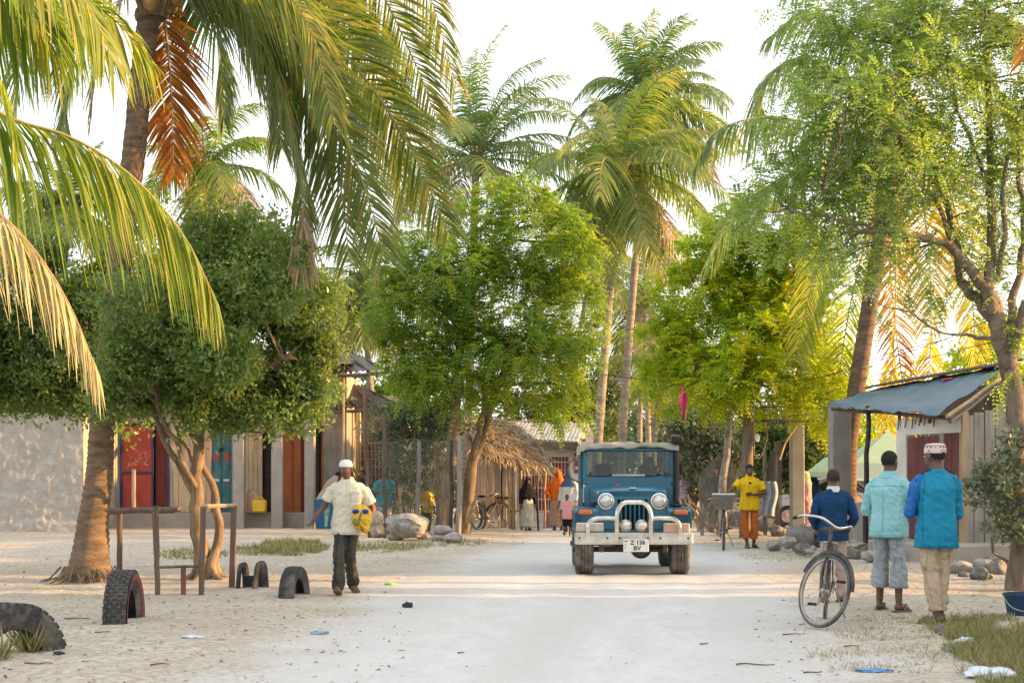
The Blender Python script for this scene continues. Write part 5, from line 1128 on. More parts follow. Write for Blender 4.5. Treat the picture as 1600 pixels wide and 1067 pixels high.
# fenders, hood, cowl
for s in (-1, 1):
    pf = [(.24, .93), (.30, .965), (1.28, .985), (1.28, .93), (1.02, .92), (.95, .78), (.9, .76), (.98, .9), (.4, .89), (.30, .74), (.24, .70)]
    fd = MB().prism(pf, 'x', s * .50, s * .845).build('fender', JEEP, jp)
    jb('fender_front', (s * .69, .255, .80), (.33, .03, .24), .012)
    jb('inner_fender', (s * .51, .75, .83), (.03, .95, .34), .01)
    ind = jb('indicator', (s * .69, .225, .915), (.20, .05, .075), .02, ORANGEL)
    jb('lamp_base', (s * .69, .25, .915), (.22, .03, .095), .01, STEELD, ind)
hp = []
for (y, hw, z, zs) in [(.33, .47, 1.215, 1.10), (.37, .49, 1.245, 1.10), (.8, .53, 1.275, 1.05), (1.38, .60, 1.30, 1.02)]:
    hp.append([(-hw, y, zs), (-hw, y, z - .07), (-hw + .06, y, z - .015), (-hw * .5, y, z + .005), (0, y, z + .012), (hw * .5, y, z + .005), (hw - .06, y, z - .015), (hw, y, z - .07), (hw, y, zs)])
mb = MB(); vs = [p for r_ in hp for p in r_]; k = 9; fs = [(j * k + i, j * k + i + 1, (j + 1) * k + i + 1, (j + 1) * k + i) for j in range(3) for i in range(8)]; mb.add(vs, fs + [tuple(range(9))])
hd = mb.build('hood', JEEP, jp, smooth=40)
for s in (-1, 1): jb('hood_catch', (s * .5, .7, 1.17), (.03, .05, .08), .006, CHROME, hd)
jb('hood_handle', (0, .36, 1.262), (.1, .03, .02), .006, CHROME, hd); MB().cbox((-.22, .36, 1.30), (.03, .03, .05), .01).build('badge', REDL, hd)
cw = MB().prism([(-.68, 1.0), (-.68, 1.26), (-.62, 1.33), (.62, 1.33), (.68, 1.26), (.68, 1.0)], 'y', 1.36, 1.46).build('cowl', JEEP, jp)
jb('firewall', (0, 1.44, .82), (1.36, .04, .5), .01)
# body tub
for s in (-1, 1):
    MB().prism([(1.4, .56), (1.4, 1.25), (1.52, 1.22), (1.6, .80), (2.2, .80), (2.28, 1.05), (3.3, 1.08), (3.3, .60), (3.12, .60), (3.08, .82), (2.95, .88), (2.5, .88), (2.37, .82), (2.33, .56)], 'x', s * .70, s * .735).build('side_panel', JEEP, jp)
    jb('rear_wheel_arch', (s * .77, 2.72, .885), (.12, .86, .03), .008); jb('side_step', (s * .78, 1.85, .5), (.14, .8, .03), .008, STEELD)
jb('floor', (0, 2.3, .57), (1.36, 1.9, .03), .005, STEELD); jb('tailgate', (0, 3.28, .80), (1.36, .03, .42), .01)
# windscreen frame
wf = jb('windscreen_frame', (0, 1.43, 1.38), (1.40, .05, .15), .02)
jb('windscreen_frame', (0, 1.47, 1.845), (1.40, .05, .07), .02)
for s in (-1, 1): jb('windscreen_frame', (s * .665, 1.45, 1.62), (.07, .05, .40), .02)
MB().cbox((0, 1.455, 1.63), (1.27, .008, .38), .003).build('windscreen', GLASS, jp)
wp = MB(); wp.tube([(-.62, 1.40, 1.44), (-.35, 1.395, 1.435), (-.2, 1.395, 1.46)], .008, 5); wp.build('wiper', INK, jp); wp = MB(); wp.tube([(.05, 1.40, 1.44), (.35, 1.395, 1.435), (.5, 1.395, 1.47)], .008, 5); wp.build('wiper', INK, jp)
MB().cbox((.0, 1.395, 1.452), (.5, .02, .03), .006).build('screen_strip', BUMP, jp)
# canvas top
vs = []; fs = []; nx2, ny2 = 24, 20
for j in range(ny2 + 1):
    for i in range(nx2 + 1):
        s, t = i / nx2, j / ny2; x = lerp(-.75, .75, s); y = lerp(1.36, 3.4, t); z = 1.945 - .06 * abs(2 * s - 1) ** 4 + .012 * math.sin(t * 18) + .045 * noise.noise(V((s * 6, t * 6, 0))) - .03 * math.sin(math.pi * ((t * 3) % 1)) * .5
        vs.append((x, y, z))
for j in range(ny2):
    for i in range(nx2): a = j * (nx2 + 1) + i; fs.append((a, a + 1, a + nx2 + 2, a + nx2 + 1))
n_ = len(vs); vs += [(v[0], v[1], v[2] - .02) for v in vs]; fs += [tuple(reversed([a + n_ for a in f])) for f in fs]
cv = MB().add(vs, fs).build('canvas_top', CANVAS, jp, smooth=180)
vs = []; fs = []
for i in range(31):
    s = i / 30; x = lerp(-.76, .76, s); top_ = 1.955 - .06 * abs(2 * s - 1) ** 4
    for j, (dy, dz) in enumerate([(-.02, .0), (-.04, -.025), (-.045, -.05), (-.03, -.08)]): vs.append((x, 1.36 + dy + .025 * noise.noise(V((s * 14, j * .6, 0))), top_ + dz + .035 * noise.noise(V((s * 9, 3, j * .5)))))
for i in range(30):
    for j in range(3): a = i * 4 + j; fs.append((a, a + 1, a + 5, a + 4))
MB().add(vs, fs).build('canvas_roll', CANVAS, cv, smooth=180)
for s in (-1, 1):
    MB().tube([(s * .69, 1.46, 1.88), (s * .70, 2.4, 1.90), (s * .69, 3.32, 1.88)], .02, 6).build('roof_rail', STEELD, jp)
    for y in (2.3, 3.3): MB().tube([(s * .70, y, 1.0), (s * .70, y, 1.89)], .026, 8).build('roof_post', JEEP, jp)
    # rolled side curtain
    MB().cbox((s * .74, 2.35, 1.84), (.03, 1.85, .16), .012).build('side_curtain', CANVAS, jp)
# bumper, bull bar, boxes, plate
bu = jb('bumper', (0, .06, .54), (1.70, .12, .17), .018, BUMP)
bb = MB(); bb.tube(bez([(-.245, .03, .50), (-.245, -.01, .70), (-.235, -.02, .92), (-.15, -.02, 1.045), (0, -.02, 1.06), (.15, -.02, 1.045), (.235, -.02, .92), (.245, -.01, .70), (.245, .03, .50)], 40), .034, 10); bb.build('bull_bar', CHROME, jp, smooth=True)
for s in (-1, 1): MB().tube(bez([(s * .655, .03, .50), (s * .66, -.01, .66), (s * .64, -.015, .77), (s * .55, -.015, .825), (s * .40, -.01, .835), (s * .25, -.01, .83)], 24), .031, 10).build('bull_bar', CHROME, jp, smooth=True)
jb('lamp_box', (-.63, .13, .70), (.40, .12, .13), .015, BUMP); jb('lamp_box', (.62, .13, .69), (.38, .12, .14), .015, M_('beige_box', (.55, .38, .28), (.48, .33, .24), 4, .7, .1))
pt = jb('number_plate', (.03, -.012, .445), (.365, .012, .185), .004, PLATE)
text_part('plate_lettering', 'Z 136', .088, INK, pt, (.055, -.02, .485)); text_part('plate_lettering', 'BV', .088, INK, pt, (.045, -.02, .402), sx=1.05)
MB().cbox((-.115, -.0195, .505), (.045, .004, .014), .001).build('plate_emblem', INK, pt)
for k in range(3): MB().cbox((-.122, -.0195, .46 - .03 * k), (.026, .004, .012), .001).build('plate_emblem', M_('grey_ink', (.3, .3, .3), None, 5, .6, 0), pt)
# snorkel
sn = MB(); sn.tube(bez([(.70, 1.0, 1.02), (.715, 1.2, 1.04), (.72, 1.3, 1.12), (.725, 1.35, 1.4), (.725, 1.38, 1.7), (.725, 1.40, 1.96)], 20), .047, 10); s_ = sn.build('snorkel', BLACK, jp, smooth=True)
MB().cbox((.725, 1.36, 2.0), (.17, .24, .12), .02, (.12, 0, .1)).build('snorkel_head', BLACK, s_); MB().cbox((.70, .95, 1.0), (.13, .2, .05), .02).build('snorkel_foot', BLACK, s_)
# mirror bracket on the left, door edge
mb = MB(); mb.tube(bez([(-.70, 1.44, 1.72), (-.86, 1.42, 1.68), (-.94, 1.42, 1.55), (-.90, 1.42, 1.42), (-.74, 1.42, 1.34)], 16), .010, 6); mr = mb.build('mirror_bracket', STEELD, jp); MB().cbox((.80, 1.46, 1.55), (.05, .03, .18), .012).build('mirror', INK, jp)
MB().tube([(.72, 1.46, 1.6), (.80, 1.46, 1.58)], .01, 5).build('mirror_bracket', STEELD, jp)
# inside: seats, wheel, dash, spare
for x in (-.36, .36):
    st_ = jb('seat', (x, 2.05, .82), (.5, .5, .16), .05, SEATM); jb('seat_back', (x, 2.30, 1.14), (.5, .12, .62), .06, SEATM, st_, (-.12, 0, 0))
    jb('head_rest', (x, 2.36, 1.54), (.28, .09, .18), .04, SEATM, st_)
jb('dashboard', (0, 1.53, 1.22), (1.30, .12, .16), .02, BLACK)
MB().lathe((0, 0, 0), [(.18, -.012), (.195, 0), (.18, .012), (.168, 0)], 24, 'y', True).move(Matrix.Translation((.34, 1.70, 1.36)) @ Matrix.Rotation(-.5, 4, 'X')).build('steering_wheel', INK, jp)
MB().tube([(.34, 1.55, 1.22), (.34, 1.70, 1.36)], .02, 6).build('steering_column', INK, jp)
jb('rear_bench', (0, 3.0, .85), (1.2, .35, .3), .04, SEATM)
jp.location = (1.75, 22.05, gz(1.79, 22.6)); jp.rotation_euler = (0, 0, R(-1.2))
# ------------------------------------------------------------------ bicycles
BKF = M_('old_black_frame', (.035, .034, .034), (.02, .02, .02), 8, .45, .2, dirt=(.2, .16, .12), dscale=6, damt=.6)
BSTEEL = M_('dull_bike_steel', (.42, .40, .37), (.25, .24, .22), 9, .4, .1, metal=.7, dirt=(.25, .18, .12), dscale=8, damt=.6)
BTYRE = M_('bike_tyre', (.10, .098, .094), (.06, .058, .056), 9, .9, .3, dirt=(.28, .25, .22), dscale=6, damt=.6)
def bicycle(label, loc, rz, lean=0., steer=0., basket=False, rack=True, white_bar=False):
    t = thing('bicycle', label, 'bicycle', (0, 0, 0)); r = .345; fx = .54; rx = -.54
    S = Matrix.Translation((fx - .09, 0, .75)) @ Matrix.Rotation(steer, 4, V((-.3, 0, 1))) @ Matrix.Translation((-(fx - .09), 0, -.75))
    I = Matrix.Identity(4)
    def wheel(cx, M):
        w = MB().lathe((cx, 0, r), [(r - .028, -.012), (r - .01, -.021), (r, -.012), (r, .012), (r - .01, .021), (r - .028, .012)], 40, 'y', True).move(M).build('tyre', BTYRE, t, smooth=40)
        MB().lathe((cx, 0, r), [(r - .045, -.01), (r - .028, -.014), (r - .026, .014), (r - .045, .01)], 40, 'y', True).move(M).build('rim', BSTEEL, w, smooth=40)
        MB().lathe((cx, 0, r), [(.012, -.06), (.03, -.04), (.018, 0), (.03, .04), (.012, .06)], 12, 'y').move(M).build('hub', BSTEEL, w)
        mb = MB()
        for k in range(28):
            a = 2 * math.pi * k / 28; b_ = a + (.5 if k % 2 else -.5); sy = .035 if (k // 2) % 2 else -.035
            mb.tube([(cx + math.cos(b_) * .028, sy, r + math.sin(b_) * .028), (cx + math.cos(a) * (r - .04), 0, r + math.sin(a) * (r - .04))], .0016, 3, False)
        mb.move(M).build('spokes', BSTEEL, w, kind='stuff')
        gpts = [(cx + math.cos(a) * (r + .028), 0, r + math.sin(a) * (r + .028)) for a in np.linspace(R(10 if cx > 0 else -30), R(160 if cx > 0 else 175), 18)]
        MB().tube(gpts, .028, 6, True, .4).move(M).build('mudguard', BKF, t, smooth=60)
    wheel(rx, I); wheel(fx, S)
    bbk = V((-.08, 0, .29)); seat = V((-.22, 0, .83)); hd0, hd1 = V((fx - .115, 0, .82)), V((fx - .085, 0, .70)); ax = V((rx, 0, r))
    fr = MB(); fr.tube([seat + V((0, 0, -.06)), hd0], .016, 8); fr.build('top_tube', BKF, t)
    for a, b, q in [(bbk, hd1, .018), (bbk, seat, .016)]: MB().tube([a, b], q, 8).build('frame_tube', BKF, t)
    for s in (-1, 1):
        MB().tube([bbk + V((0, s * .03, 0)), ax + V((0, s * .055, 0))], .01, 6).build('chain_stay', BKF, t); MB().tube([seat + V((.01, s * .02, -.06)), ax + V((0, s * .055, 0))], .008, 6).build('seat_stay', BKF, t)
        MB().tube(bez([hd1 + V((.01, s * .02, -.02)), V((fx - .05, s * .045, .5)), V((fx, s * .05, r))], 10), .012, 6).move(S).build('fork_blade', BKF, t)
    MB().tube([hd1 + V((.005, 0, -.03)), hd0 + V((-.025, 0, .1))], .018, 8).move(S).build('steering_tube', BKF, t)
    c = hd0 + V((-.02, 0, .13)); MB().tube(bez([c + V((-.20, .29, -.01)), c + V((-.08, .30, .03)), c + V((.04, .18, .05)), c + V((.07, 0, 0)), c + V((.04, -.18, .05)), c + V((-.08, -.30, .03)), c + V((-.20, -.29, -.01))], 24), .012, 7).move(S).build('handlebar', CHROME if white_bar else BSTEEL, t, smooth=60)
    for s in (-1, 1): MB().tube([c + V((-.22, s * .29, -.013)), c + V((-.10, s * .30, .025))], .017, 7).move(S).build('grip', INK, t)
    MB().loft([(seat + V((.16, 0, .06)), .01, .012, rotm((0, R(90), 0))), (seat + V((.08, 0, .06)), .025, .03, rotm((0, R(90), 0))), (seat + V((-.04, 0, .06)), .035, .09, rotm((0, R(90), 0))), (seat + V((-.12, 0, .065)), .03, .10, rotm((0, R(90), 0))), (seat + V((-.15, 0, .06)), .01, .05, rotm((0, R(90), 0)))], 12).build('saddle', INK, t, smooth=60)
    MB().tube([seat + V((0, 0, -.08)), seat + V((-.01, 0, .05))], .013, 7).build('seat_post', BSTEEL, t)
    MB().lathe(bbk + V((0, -.05, 0)), [(.08, -.003), (.09, 0), (.08, .003)], 20, 'y').build('chainwheel', BSTEEL, t)
    MB().cbox(((bbk.x + ax.x) / 2, -.06, .33), (.6, .02, .1), .008, (0, R(6), 0)).build('chain_guard', BKF, t)
    for s in (-1, 1):
        e = bbk + V((s * .12, -s * .07, -s * .11)); MB().tube([bbk + V((0, -s * .06, 0)), e], .009, 5).build('crank', BSTEEL, t); MB().cbox(e + V((0, -s * .06, 0)), (.08, .09, .025), .006).build('pedal', INK, t)
    MB().tube([ax + V((.05, .07, -.02)), ax + V((-.06, .20, -r + .01))], .008, 5).build('stand', BSTEEL, t)
    if rack:
        MB().cbox((rx + .02, 0, .76), (.42, .14, .012), .004).build('carrier', BSTEEL, t)
        for s in (-1, 1): MB().tube([(rx - .1, s * .07, .755), (rx, s * .07, r)], .006, 5).build('carrier_strut', BSTEEL, t)
    if basket:
        WICK = M_('grey_wicker', (.22, .20, .17), (.13, .12, .10), 20, .9, .8, 60); bk = MB(); z0, z1 = .80, 1.09; y0, y1 = .17, .215; xc = fx + .02
        bsk = MB().cbox((xc, 0, z0), (.30, .34, .02), .005).build('basket', WICK, t)
        for k in range(9):
            u = k / 8; z = lerp(z0 + .02, z1, u); w = lerp(y0, y1, u); d = lerp(.14, .17, u); MB().tube([(xc - d, -w, z), (xc + d, -w, z), (xc + d, w, z), (xc - d, w, z), (xc - d, -w, z)], .018 if k < 8 else .014, 6).build('basket_hoop', WICK if k < 8 else PLATE, bsk)
        for s in (-1, 1): MB().tube([(fx, s * .07, r), (fx + .03, s * .16, z0)], .008, 5).build('basket_strut', BKF, t)
    t.location = (loc[0], loc[1], gz(loc[0], loc[1])); t.rotation_euler = (lean, 0, rz); return t
bf = G(1296, 984)
bicycle('old black bicycle parked at right with its front wheel turned, nearest the viewer', (bf.x + .08, bf.y + .62, 0), R(-102), R(-4), R(42), white_bar=True)
by = G(1137, 860); bicycle('bicycle with grey basket wheeled by the man in yellow', (by.x, by.y + .56, 0), R(-98), 0, R(2), basket=True)
bl = G(764, 828); bicycle('old bicycle parked by the thatched stall, left of the street', (bl.x, bl.y + .3, 0), R(58), R(-4), R(-48))
# ------------------------------------------------------------------ half-buried tyres
def half_tyre(label, loc, rz, r, w, sink, lean=0, paint_side=False, tread=True):
    t = thing('buried_tyre', label, 'tyre', (0, 0, 0)); ri = r * .6
    MB().lathe((0, 0, r - sink), [(ri, -w * .30), (ri + (r - ri) * .25, -w * .46), (r * .9, -w * .5), (r * .965, -w * .46), (r * .985, -w * .36), (r * .99, 0), (r * .985, w * .36), (r * .965, w * .46), (r * .9, w * .5), (ri + (r - ri) * .25, w * .46), (ri, w * .30), (ri + .02, w * .26), (r * .93, w * .38), (r * .94, -w * .38), (ri + .02, -w * .26)], 48, 'x', True).build('carcass', RUBBER, t, smooth=45)
    if tread:
        n = 38; rows = 5; bm_ = MB().cbox((0, 0, 0), (w / rows * .8, 2 * math.pi * r / n * .72, .022), .004)
        proto = None
        for k in range(n):
            a = 2 * math.pi * k / n
            if r - sink + r * math.sin(a) < -.03: continue
            for j in range(rows):
                y = -w * .5 + w * (j + .5) / rows; a2 = a + (j % 2) * math.pi / n
                q = rotm((a2 - math.pi / 2, 0, 0)); 
                if proto is None: proto = bm_.mesh('tread_block')
                o = link('tread_block', proto, None, t); o.location = (y, math.cos(a2) * r * .982, r - sink + math.sin(a2) * r * .982); o.rotation_euler = (a2 - math.pi / 2, 0, 0)
        if proto: proto.materials.clear(); proto.materials.append(RUBBER)
    if paint_side: MB().lathe((w * .475, 0, r - sink), [(r * .74, -.006), (r * .82, .012), (r * .9, .022), (r * .92, .016), (r * .82, .002)], 48, 'x', True).build('painted_sidewall', M_('flaked_red_paint', (.24, .06, .05), (.05, .048, .048), 9, .85, .3), t, smooth=180)
    t.location = (loc.x, loc.y, -.02); t.rotation_euler = (lean, 0, rz); return t
q = G(185, 974); half_tyre('half-buried dark lorry tyre with flaked red sidewall, left of the dirt road', V((q.x, q.y + .2, 0)), R(3), .50, .22, .47, .02, True)
q = G(34, 1030); half_tyre('half-buried lorry tyre at the bottom left corner with weeds in its hole', V((q.x - .18, q.y + .25, 0)), R(-30), .52, .24, .60)
q = G(457, 934); half_tyre('smaller smooth half-buried tyre right of the wooden frame', V((q.x, q.y + .15, 0)), R(-9), .38, .18, .37, 0, False, False)
t = thing('split_tyre', 'split tyre hoops standing in the dust beside the wooden frame', 'tyre', G(395, 920)); Yq = GY(920)
for (x0, x1, yt, dy, r_) in [(371, 386, 886, 0, .03), (398, 414, 884, -.1, .035)]:
    a, b = P(x0, 922, Yq + dy), P(x1, 918, Yq + dy + .25); c = (a + b) / 2; c.z = ZY(yt, Yq); MB().tube(bez([a - V((0, 0, .05)), a.lerp(c, .6) + V((-.01, 0, .08)), c, b.lerp(c, .6) + V((.01, 0, .08)), b - V((0, 0, .05))], 18), r_, 8, True, 2.0).build('hoop', RUBBER, t, smooth=60)
MB().cbox(P(395, 908, Yq + .12), (.26, .03, .16), .01, (.3, 0, .1)).build('tread_strip', RUBBER, t)
t = tag(MB().lathe((0, 0, 0), [(.30, -.12), (.40, -.15), (.5, -.13), (.52, 0), (.5, .13), (.40, .15), (.30, .12)], 30, 'x', True).move(Matrix.Translation((XY(738, 42.0), 42.0, .28)) @ Matrix.Rotation(R(65), 4, 'Z')).top('old_tyre', RUBBER, 'black tyre sunk beside the rear wheel of the stall bicycle', 'tyre', (XY(738, 42.0), 42.0, 0), smooth=45))
# ------------------------------------------------------------------ wooden frame at left
wf_ = thing('wooden_frame', 'dark rough wooden rack of posts and rails before the bushy tree', 'rack', G(245, 927))
def stick(a, b, r0, r1, m=BROWNW, name='post', seed=1): return pole(wf_, a, b, r0, r1, m, seed, .012, name, 7)
yA, yB, yC = 23.2, 18.7, 19.7
stick(P(187, 895, yA), P(187, 796, yA), .045, .04, seed=1); stick(P(246, 932, yB), P(244, 790, yB), .034, .03, seed=2); stick(P(248, 930, yB + .1), P(239, 800, yB + .25), .022, .02, seed=3)
stick(P(166, 797, yB + 1.5), P(281, 795, yB + .3), .03, .034, name='rail', seed=4); stick(P(170, 800, yB + 1.9), P(275, 798, yB + .7), .03, .03, name='rail', seed=5)
stick(P(209, 798, yB + 1.2), P(209, 733, yB + 1.2), .028, .026, PALEW, 'stake', 6)
MB().cbox(P(316, 862, yB), (.062, .05, 1.10), .006, (0, .02, 0)).build('post', BROWNW, wf_); MB().cbox(P(364, 854, yC), (.07, .06, 1.06), .006, (0, .03, 0)).build('post', BROWNW, wf_)
a, b = P(316, 791, yB), P(368, 789, yC); MB().tube([a, b], .024, 4).build('rail', PALEW, wf_)
stick(P(242, 886, yB), P(318, 884, yB), .017, .017, name='rail', seed=8); MB().cbox(P(286.5, 910, yB), (.055, .05, .36), .006).build('post', M_('red_brown_post', (.2, .08, .06), (.12, .05, .04), 5, .85, .3), wf_)
# ------------------------------------------------------------------ people
def skinm(name, c): return M_(name, c, tuple(x * .78 for x in c), 14, .5, .15, 60, spec=.4)
SKIN = skinm('dark_skin', (.13, .068, .043)); SKIN2 = skinm('brown_skin', (.15, .08, .05)); HAIR = M_('black_hair', (.012, .011, .011), (.02, .018, .017), 30, .9, .9, 120, bdist=.006)
def cloth(name, c, c2=None, **kw): return M_(name, c, c2 or tuple(x * .82 for x in c[:3]), kw.pop('scale', 5), kw.pop('rough', .92), .35, 70, spec=.15, bdist=.004, **kw)
def capsule(mb, a, b, ra, rb, n=12):
    a, b = V(a), V(b); d = (b - a); L = d.length
    if L < 1e-4: return mb.ell(a, (ra, ra, ra))
    u = d / L; pts = []; rs = []
    for k in (-.97, -.7, -.35): pts.append(a + u * ra * k); rs.append(ra * math.sqrt(1 - k * k))
    for k in np.linspace(0, 1, 5): pts.append(a + d * float(k)); rs.append(lerp(ra, rb, float(k)))
    for k in (.35, .7, .97): pts.append(b + u * rb * k); rs.append(rb * math.sqrt(1 - k * k))
    return mb.tube(pts, rs, n)
def fuse(name, mb, m, parent, voxel=.014, smooth=3, wr=0., wfreq=9., seed=0, extra=None, label=None, wz=.45):
    me = mb.mesh('tmp'); o = bpy.data.objects.new('tmp', me); COL.objects.link(o)
    r = o.modifiers.new('r', 'REMESH'); r.mode = 'VOXEL'; r.voxel_size = voxel; r.use_smooth_shade = True
    if smooth: s = o.modifiers.new('s', 'SMOOTH'); s.iterations = smooth; s.factor = .5
    dg = bpy.context.evaluated_depsgraph_get(); out = bpy.data.meshes.new_from_object(o.evaluated_get(dg)); bpy.data.objects.remove(o); bpy.data.meshes.remove(me); out.name = name
    if wr:
        n = len(out.vertices); co = np.empty(n * 3, np.float32); out.vertices.foreach_get('co', co); co = co.reshape(-1, 3); no = np.empty(n * 3, np.float32); out.vertices.foreach_get('normal', no); no = no.reshape(-1, 3)
        so = V((seed * 7.3, seed * 3.1, seed * 1.7))
        dv = np.array([noise.noise(V((c[0] * wfreq, c[1] * wfreq, c[2] * wfreq * wz)) + so) + 1.1 * (.6 - 2.4 * abs(noise.noise(V((c[0] * wfreq * 1.4 + c[2] * wfreq * .9, c[1] * wfreq * 1.6, c[2] * wfreq * 1.1)) + so))) for c in co.tolist()], np.float32)
        co += no * (dv * wr)[:, None]; out.vertices.foreach_set('co', co.ravel())
    if extra is not None:
        em = extra.mesh('e'); bm = bmesh.new(); bm.from_mesh(out); bm.from_mesh(em); bm.to_mesh(out); bm.free()
    for p in out.polygons: p.use_smooth = True
    return link(name, out, m, parent, label)
def fingers(mb, w, d, side, nrm, curl=.5, s=1.0):
    """five fingers from wrist w: d hand direction, side = thumb side, nrm = palm normal"""
    d, side, nrm = V(d).normalized(), V(side), V(nrm); side = (side - d * side.dot(d)).normalized(); nrm = d.cross(side) * (1 if d.cross(side).dot(nrm) > 0 else -1)
    for i, (o_, l) in enumerate([(.030, .072), (.011, .080), (-.009, .074), (-.028, .058)]):
        p = w + d * .085 * s + side * o_ * s; dd = d.copy(); pts = [w + d * .05 * s + side * o_ * .9 * s, p]
        for k in range(3):
            dd = (dd + nrm * curl * .8).normalized(); p = p + dd * l * s / 3; pts.append(p)
        mb.tube(pts, [.010 * s, .0095 * s, .009 * s, .008 * s, .006 * s], 7)
    p = w + d * .025 * s + side * .03 * s; mb.tube([w + d * .01 * s, p, p + (side * .7 + d * .7).normalized() * .035 * s, p + (side * .45 + d * .8 + nrm * curl).normalized() * .065 * s], [.012 * s, .012 * s, .010 * s, .007 * s], 7)
def palm_hand(mb, w, d, side, s=1.0):
    d = V(d).normalized(); side = V(side); side = (side - d * side.dot(d)).normalized(); nr = d.cross(side); M = Matrix((side, d, nr)).transposed(); mb.ell(V(w) + d * .045 * s, (.042 * s, .056 * s, .019 * s), M, 10, 8)
def person(label, loc, rz, H, J, C, near=False, cat='person', group=None, shirtw=1.0, head_turn=0., head_tilt=0., skin=None):
    """J: joint overrides in metres (x = own right, y = ahead, z up); C: clothing"""
    skin = skin or SKIN; t = thing('person', label, cat, (0, 0, 0), 0, group); h = H; vx = .012 if near else .02
    j = dict(hc=V((0, 0, .53 * h)), nk=V((0, .0, .85 * h)), hd=V((0, .012 * h, .932 * h)), shr=V((.108 * h, 0, .815 * h)), shl=V((-.108 * h, 0, .815 * h)), elr=V((.14 * h, -.01, .63 * h)), ell=V((-.14 * h, -.01, .63 * h)), wrr=V((.15 * h, .05 * h, .48 * h)), wrl=V((-.15 * h, .05 * h, .48 * h)), hpr=V((.052 * h, 0, .52 * h)), hpl=V((-.052 * h, 0, .52 * h)), knr=V((.06 * h, .015 * h, .285 * h)), knl=V((-.06 * h, .015 * h, .285 * h)), anr=V((.06 * h, -.01 * h, .045 * h)), anl=V((-.06 * h, -.01 * h, .045 * h)), ftr=V((.02, 1, 0)), ftl=V((-.02, 1, 0)), hdr=V((0, .3, -1)), hdl=V((0, .3, -1)), thr=V((-.3, 1, 0)), thl=V((.3, 1, 0)))
    j.update({k: V(v) for k, v in J.items()})
    # ---- body (skin): head, neck, trunk core, arms, hands, legs, feet
    b = MB(); ex = MB(); HM = rotm((head_tilt, 0, head_turn)); hc = j['hd']
    def hp(x, y, z): return hc + HM @ V((x * h, y * h, z * h))
    b.ell(hp(0, -.005, .012), (.045 * h, .057 * h, .055 * h), HM, 16, 12); b.ell(hp(0, .014, -.022), (.037 * h, .042 * h, .045 * h), HM, 14, 10); b.ell(hp(0, .03, -.05), (.02 * h, .02 * h, .015 * h), HM, 10, 8)
    if near or C.get('face'):
        b.tube([hp(0, .054, .006), hp(0, .064, -.014), hp(0, .056, -.02)], [.006 * h, .011 * h, .009 * h], 8); b.ell(hp(0, .047, -.036), (.015 * h, .009 * h, .006 * h), HM, 8, 6); b.ell(hp(0, .045, .014), (.034 * h, .011 * h, .006 * h), HM, 10, 6)
        for s in (-1, 1): ex.ell(hp(s * .047, -.004, -.004), (.006 * h, .014 * h, .02 * h), HM, 8, 6)
    else:
        b.ell(hp(0, .056, -.012), (.01 * h, .01 * h, .014 * h), HM, 8, 6)
        for s in (-1, 1): b.ell(hp(s * .047, -.004, -.004), (.008 * h, .014 * h, .02 * h), HM, 8, 6)
    capsule(b, j['nk'] - V((0, .0, .03 * h)), hp(0, -.012, -.035), .037 * h, .033 * h)
    capsule(b, j['hc'], j['nk'] - V((0, 0, .12 * h)), .055 * h, .058 * h)
    sc = .98 if H > 1.4 else .75 + .1 * H
    for s in 'rl':
        capsule(b, j['sh' + s].lerp(j['el' + s], .2), j['el' + s], .022 * h, .023 * h); capsule(b, j['el' + s], j['wr' + s], .025 * h, .016 * h)
        hd_ = j['hd' + s].normalized(); palm_hand(b, j['wr' + s], hd_, j['th' + s], sc); sd = j['th' + s]; fingers(ex, j['wr' + s], hd_, sd, hd_.cross(sd) * (1 if s == 'r' else -1), C.get('curl', .45), sc)
        capsule(b, j['hp' + s], j['kn' + s], .036 * h, .028 * h); capsule(b, j['kn' + s].lerp(j['an' + s], .2), j['an' + s], .029 * h, .021 * h)
        f = j['ft' + s].normalized(); a = j['an' + s]; capsule(b, a - V((0, 0, .018 * h)) - f * .02 * h, a + f * .085 * h - V((0, 0, .03 * h)) + V((0, 0, f.z * .05)), .019 * h, .016 * h)
        capsule(b, a + V((0, 0, .01)), a - V((0, 0, .02 * h)), .021 * h, .02 * h)
    fuse('body', b, skin, t, vx, 2, extra=ex)
    # eyes
    if near or C.get('face'):
        for s in (-1, 1):
            e = MB().ell(hp(s * .019, .049, .002), (.008 * h, .006 * h, .004 * h), HM, 8, 6).build('eye', PLATE, t, smooth=180); MB().ell(hp(s * .019, .0535, .002), (.0035 * h, .003 * h, .0038 * h), HM, 8, 6).build('iris', INK, e, smooth=180)
    # ---- hair / hats
    if C.get('hair', True):
        hb = MB(); hb.ell(hp(0, -.010, .018), (.0485 * h, .059 * h, .0555 * h), HM, 18, 14)
        Hi = HM.inverted(); me_keep = [i for i, v in enumerate(hb.v) if (lambda q: q.z > -.024 * h + max(0, q.y + .03 * h) * .78)(Hi @ (V(v) - hc))]
        ks_ = set(me_keep); hb.f = [f for f in hb.f if all(i in ks_ for i in f)]; hb.build('hair', C.get('hairm', HAIR), t, smooth=180)
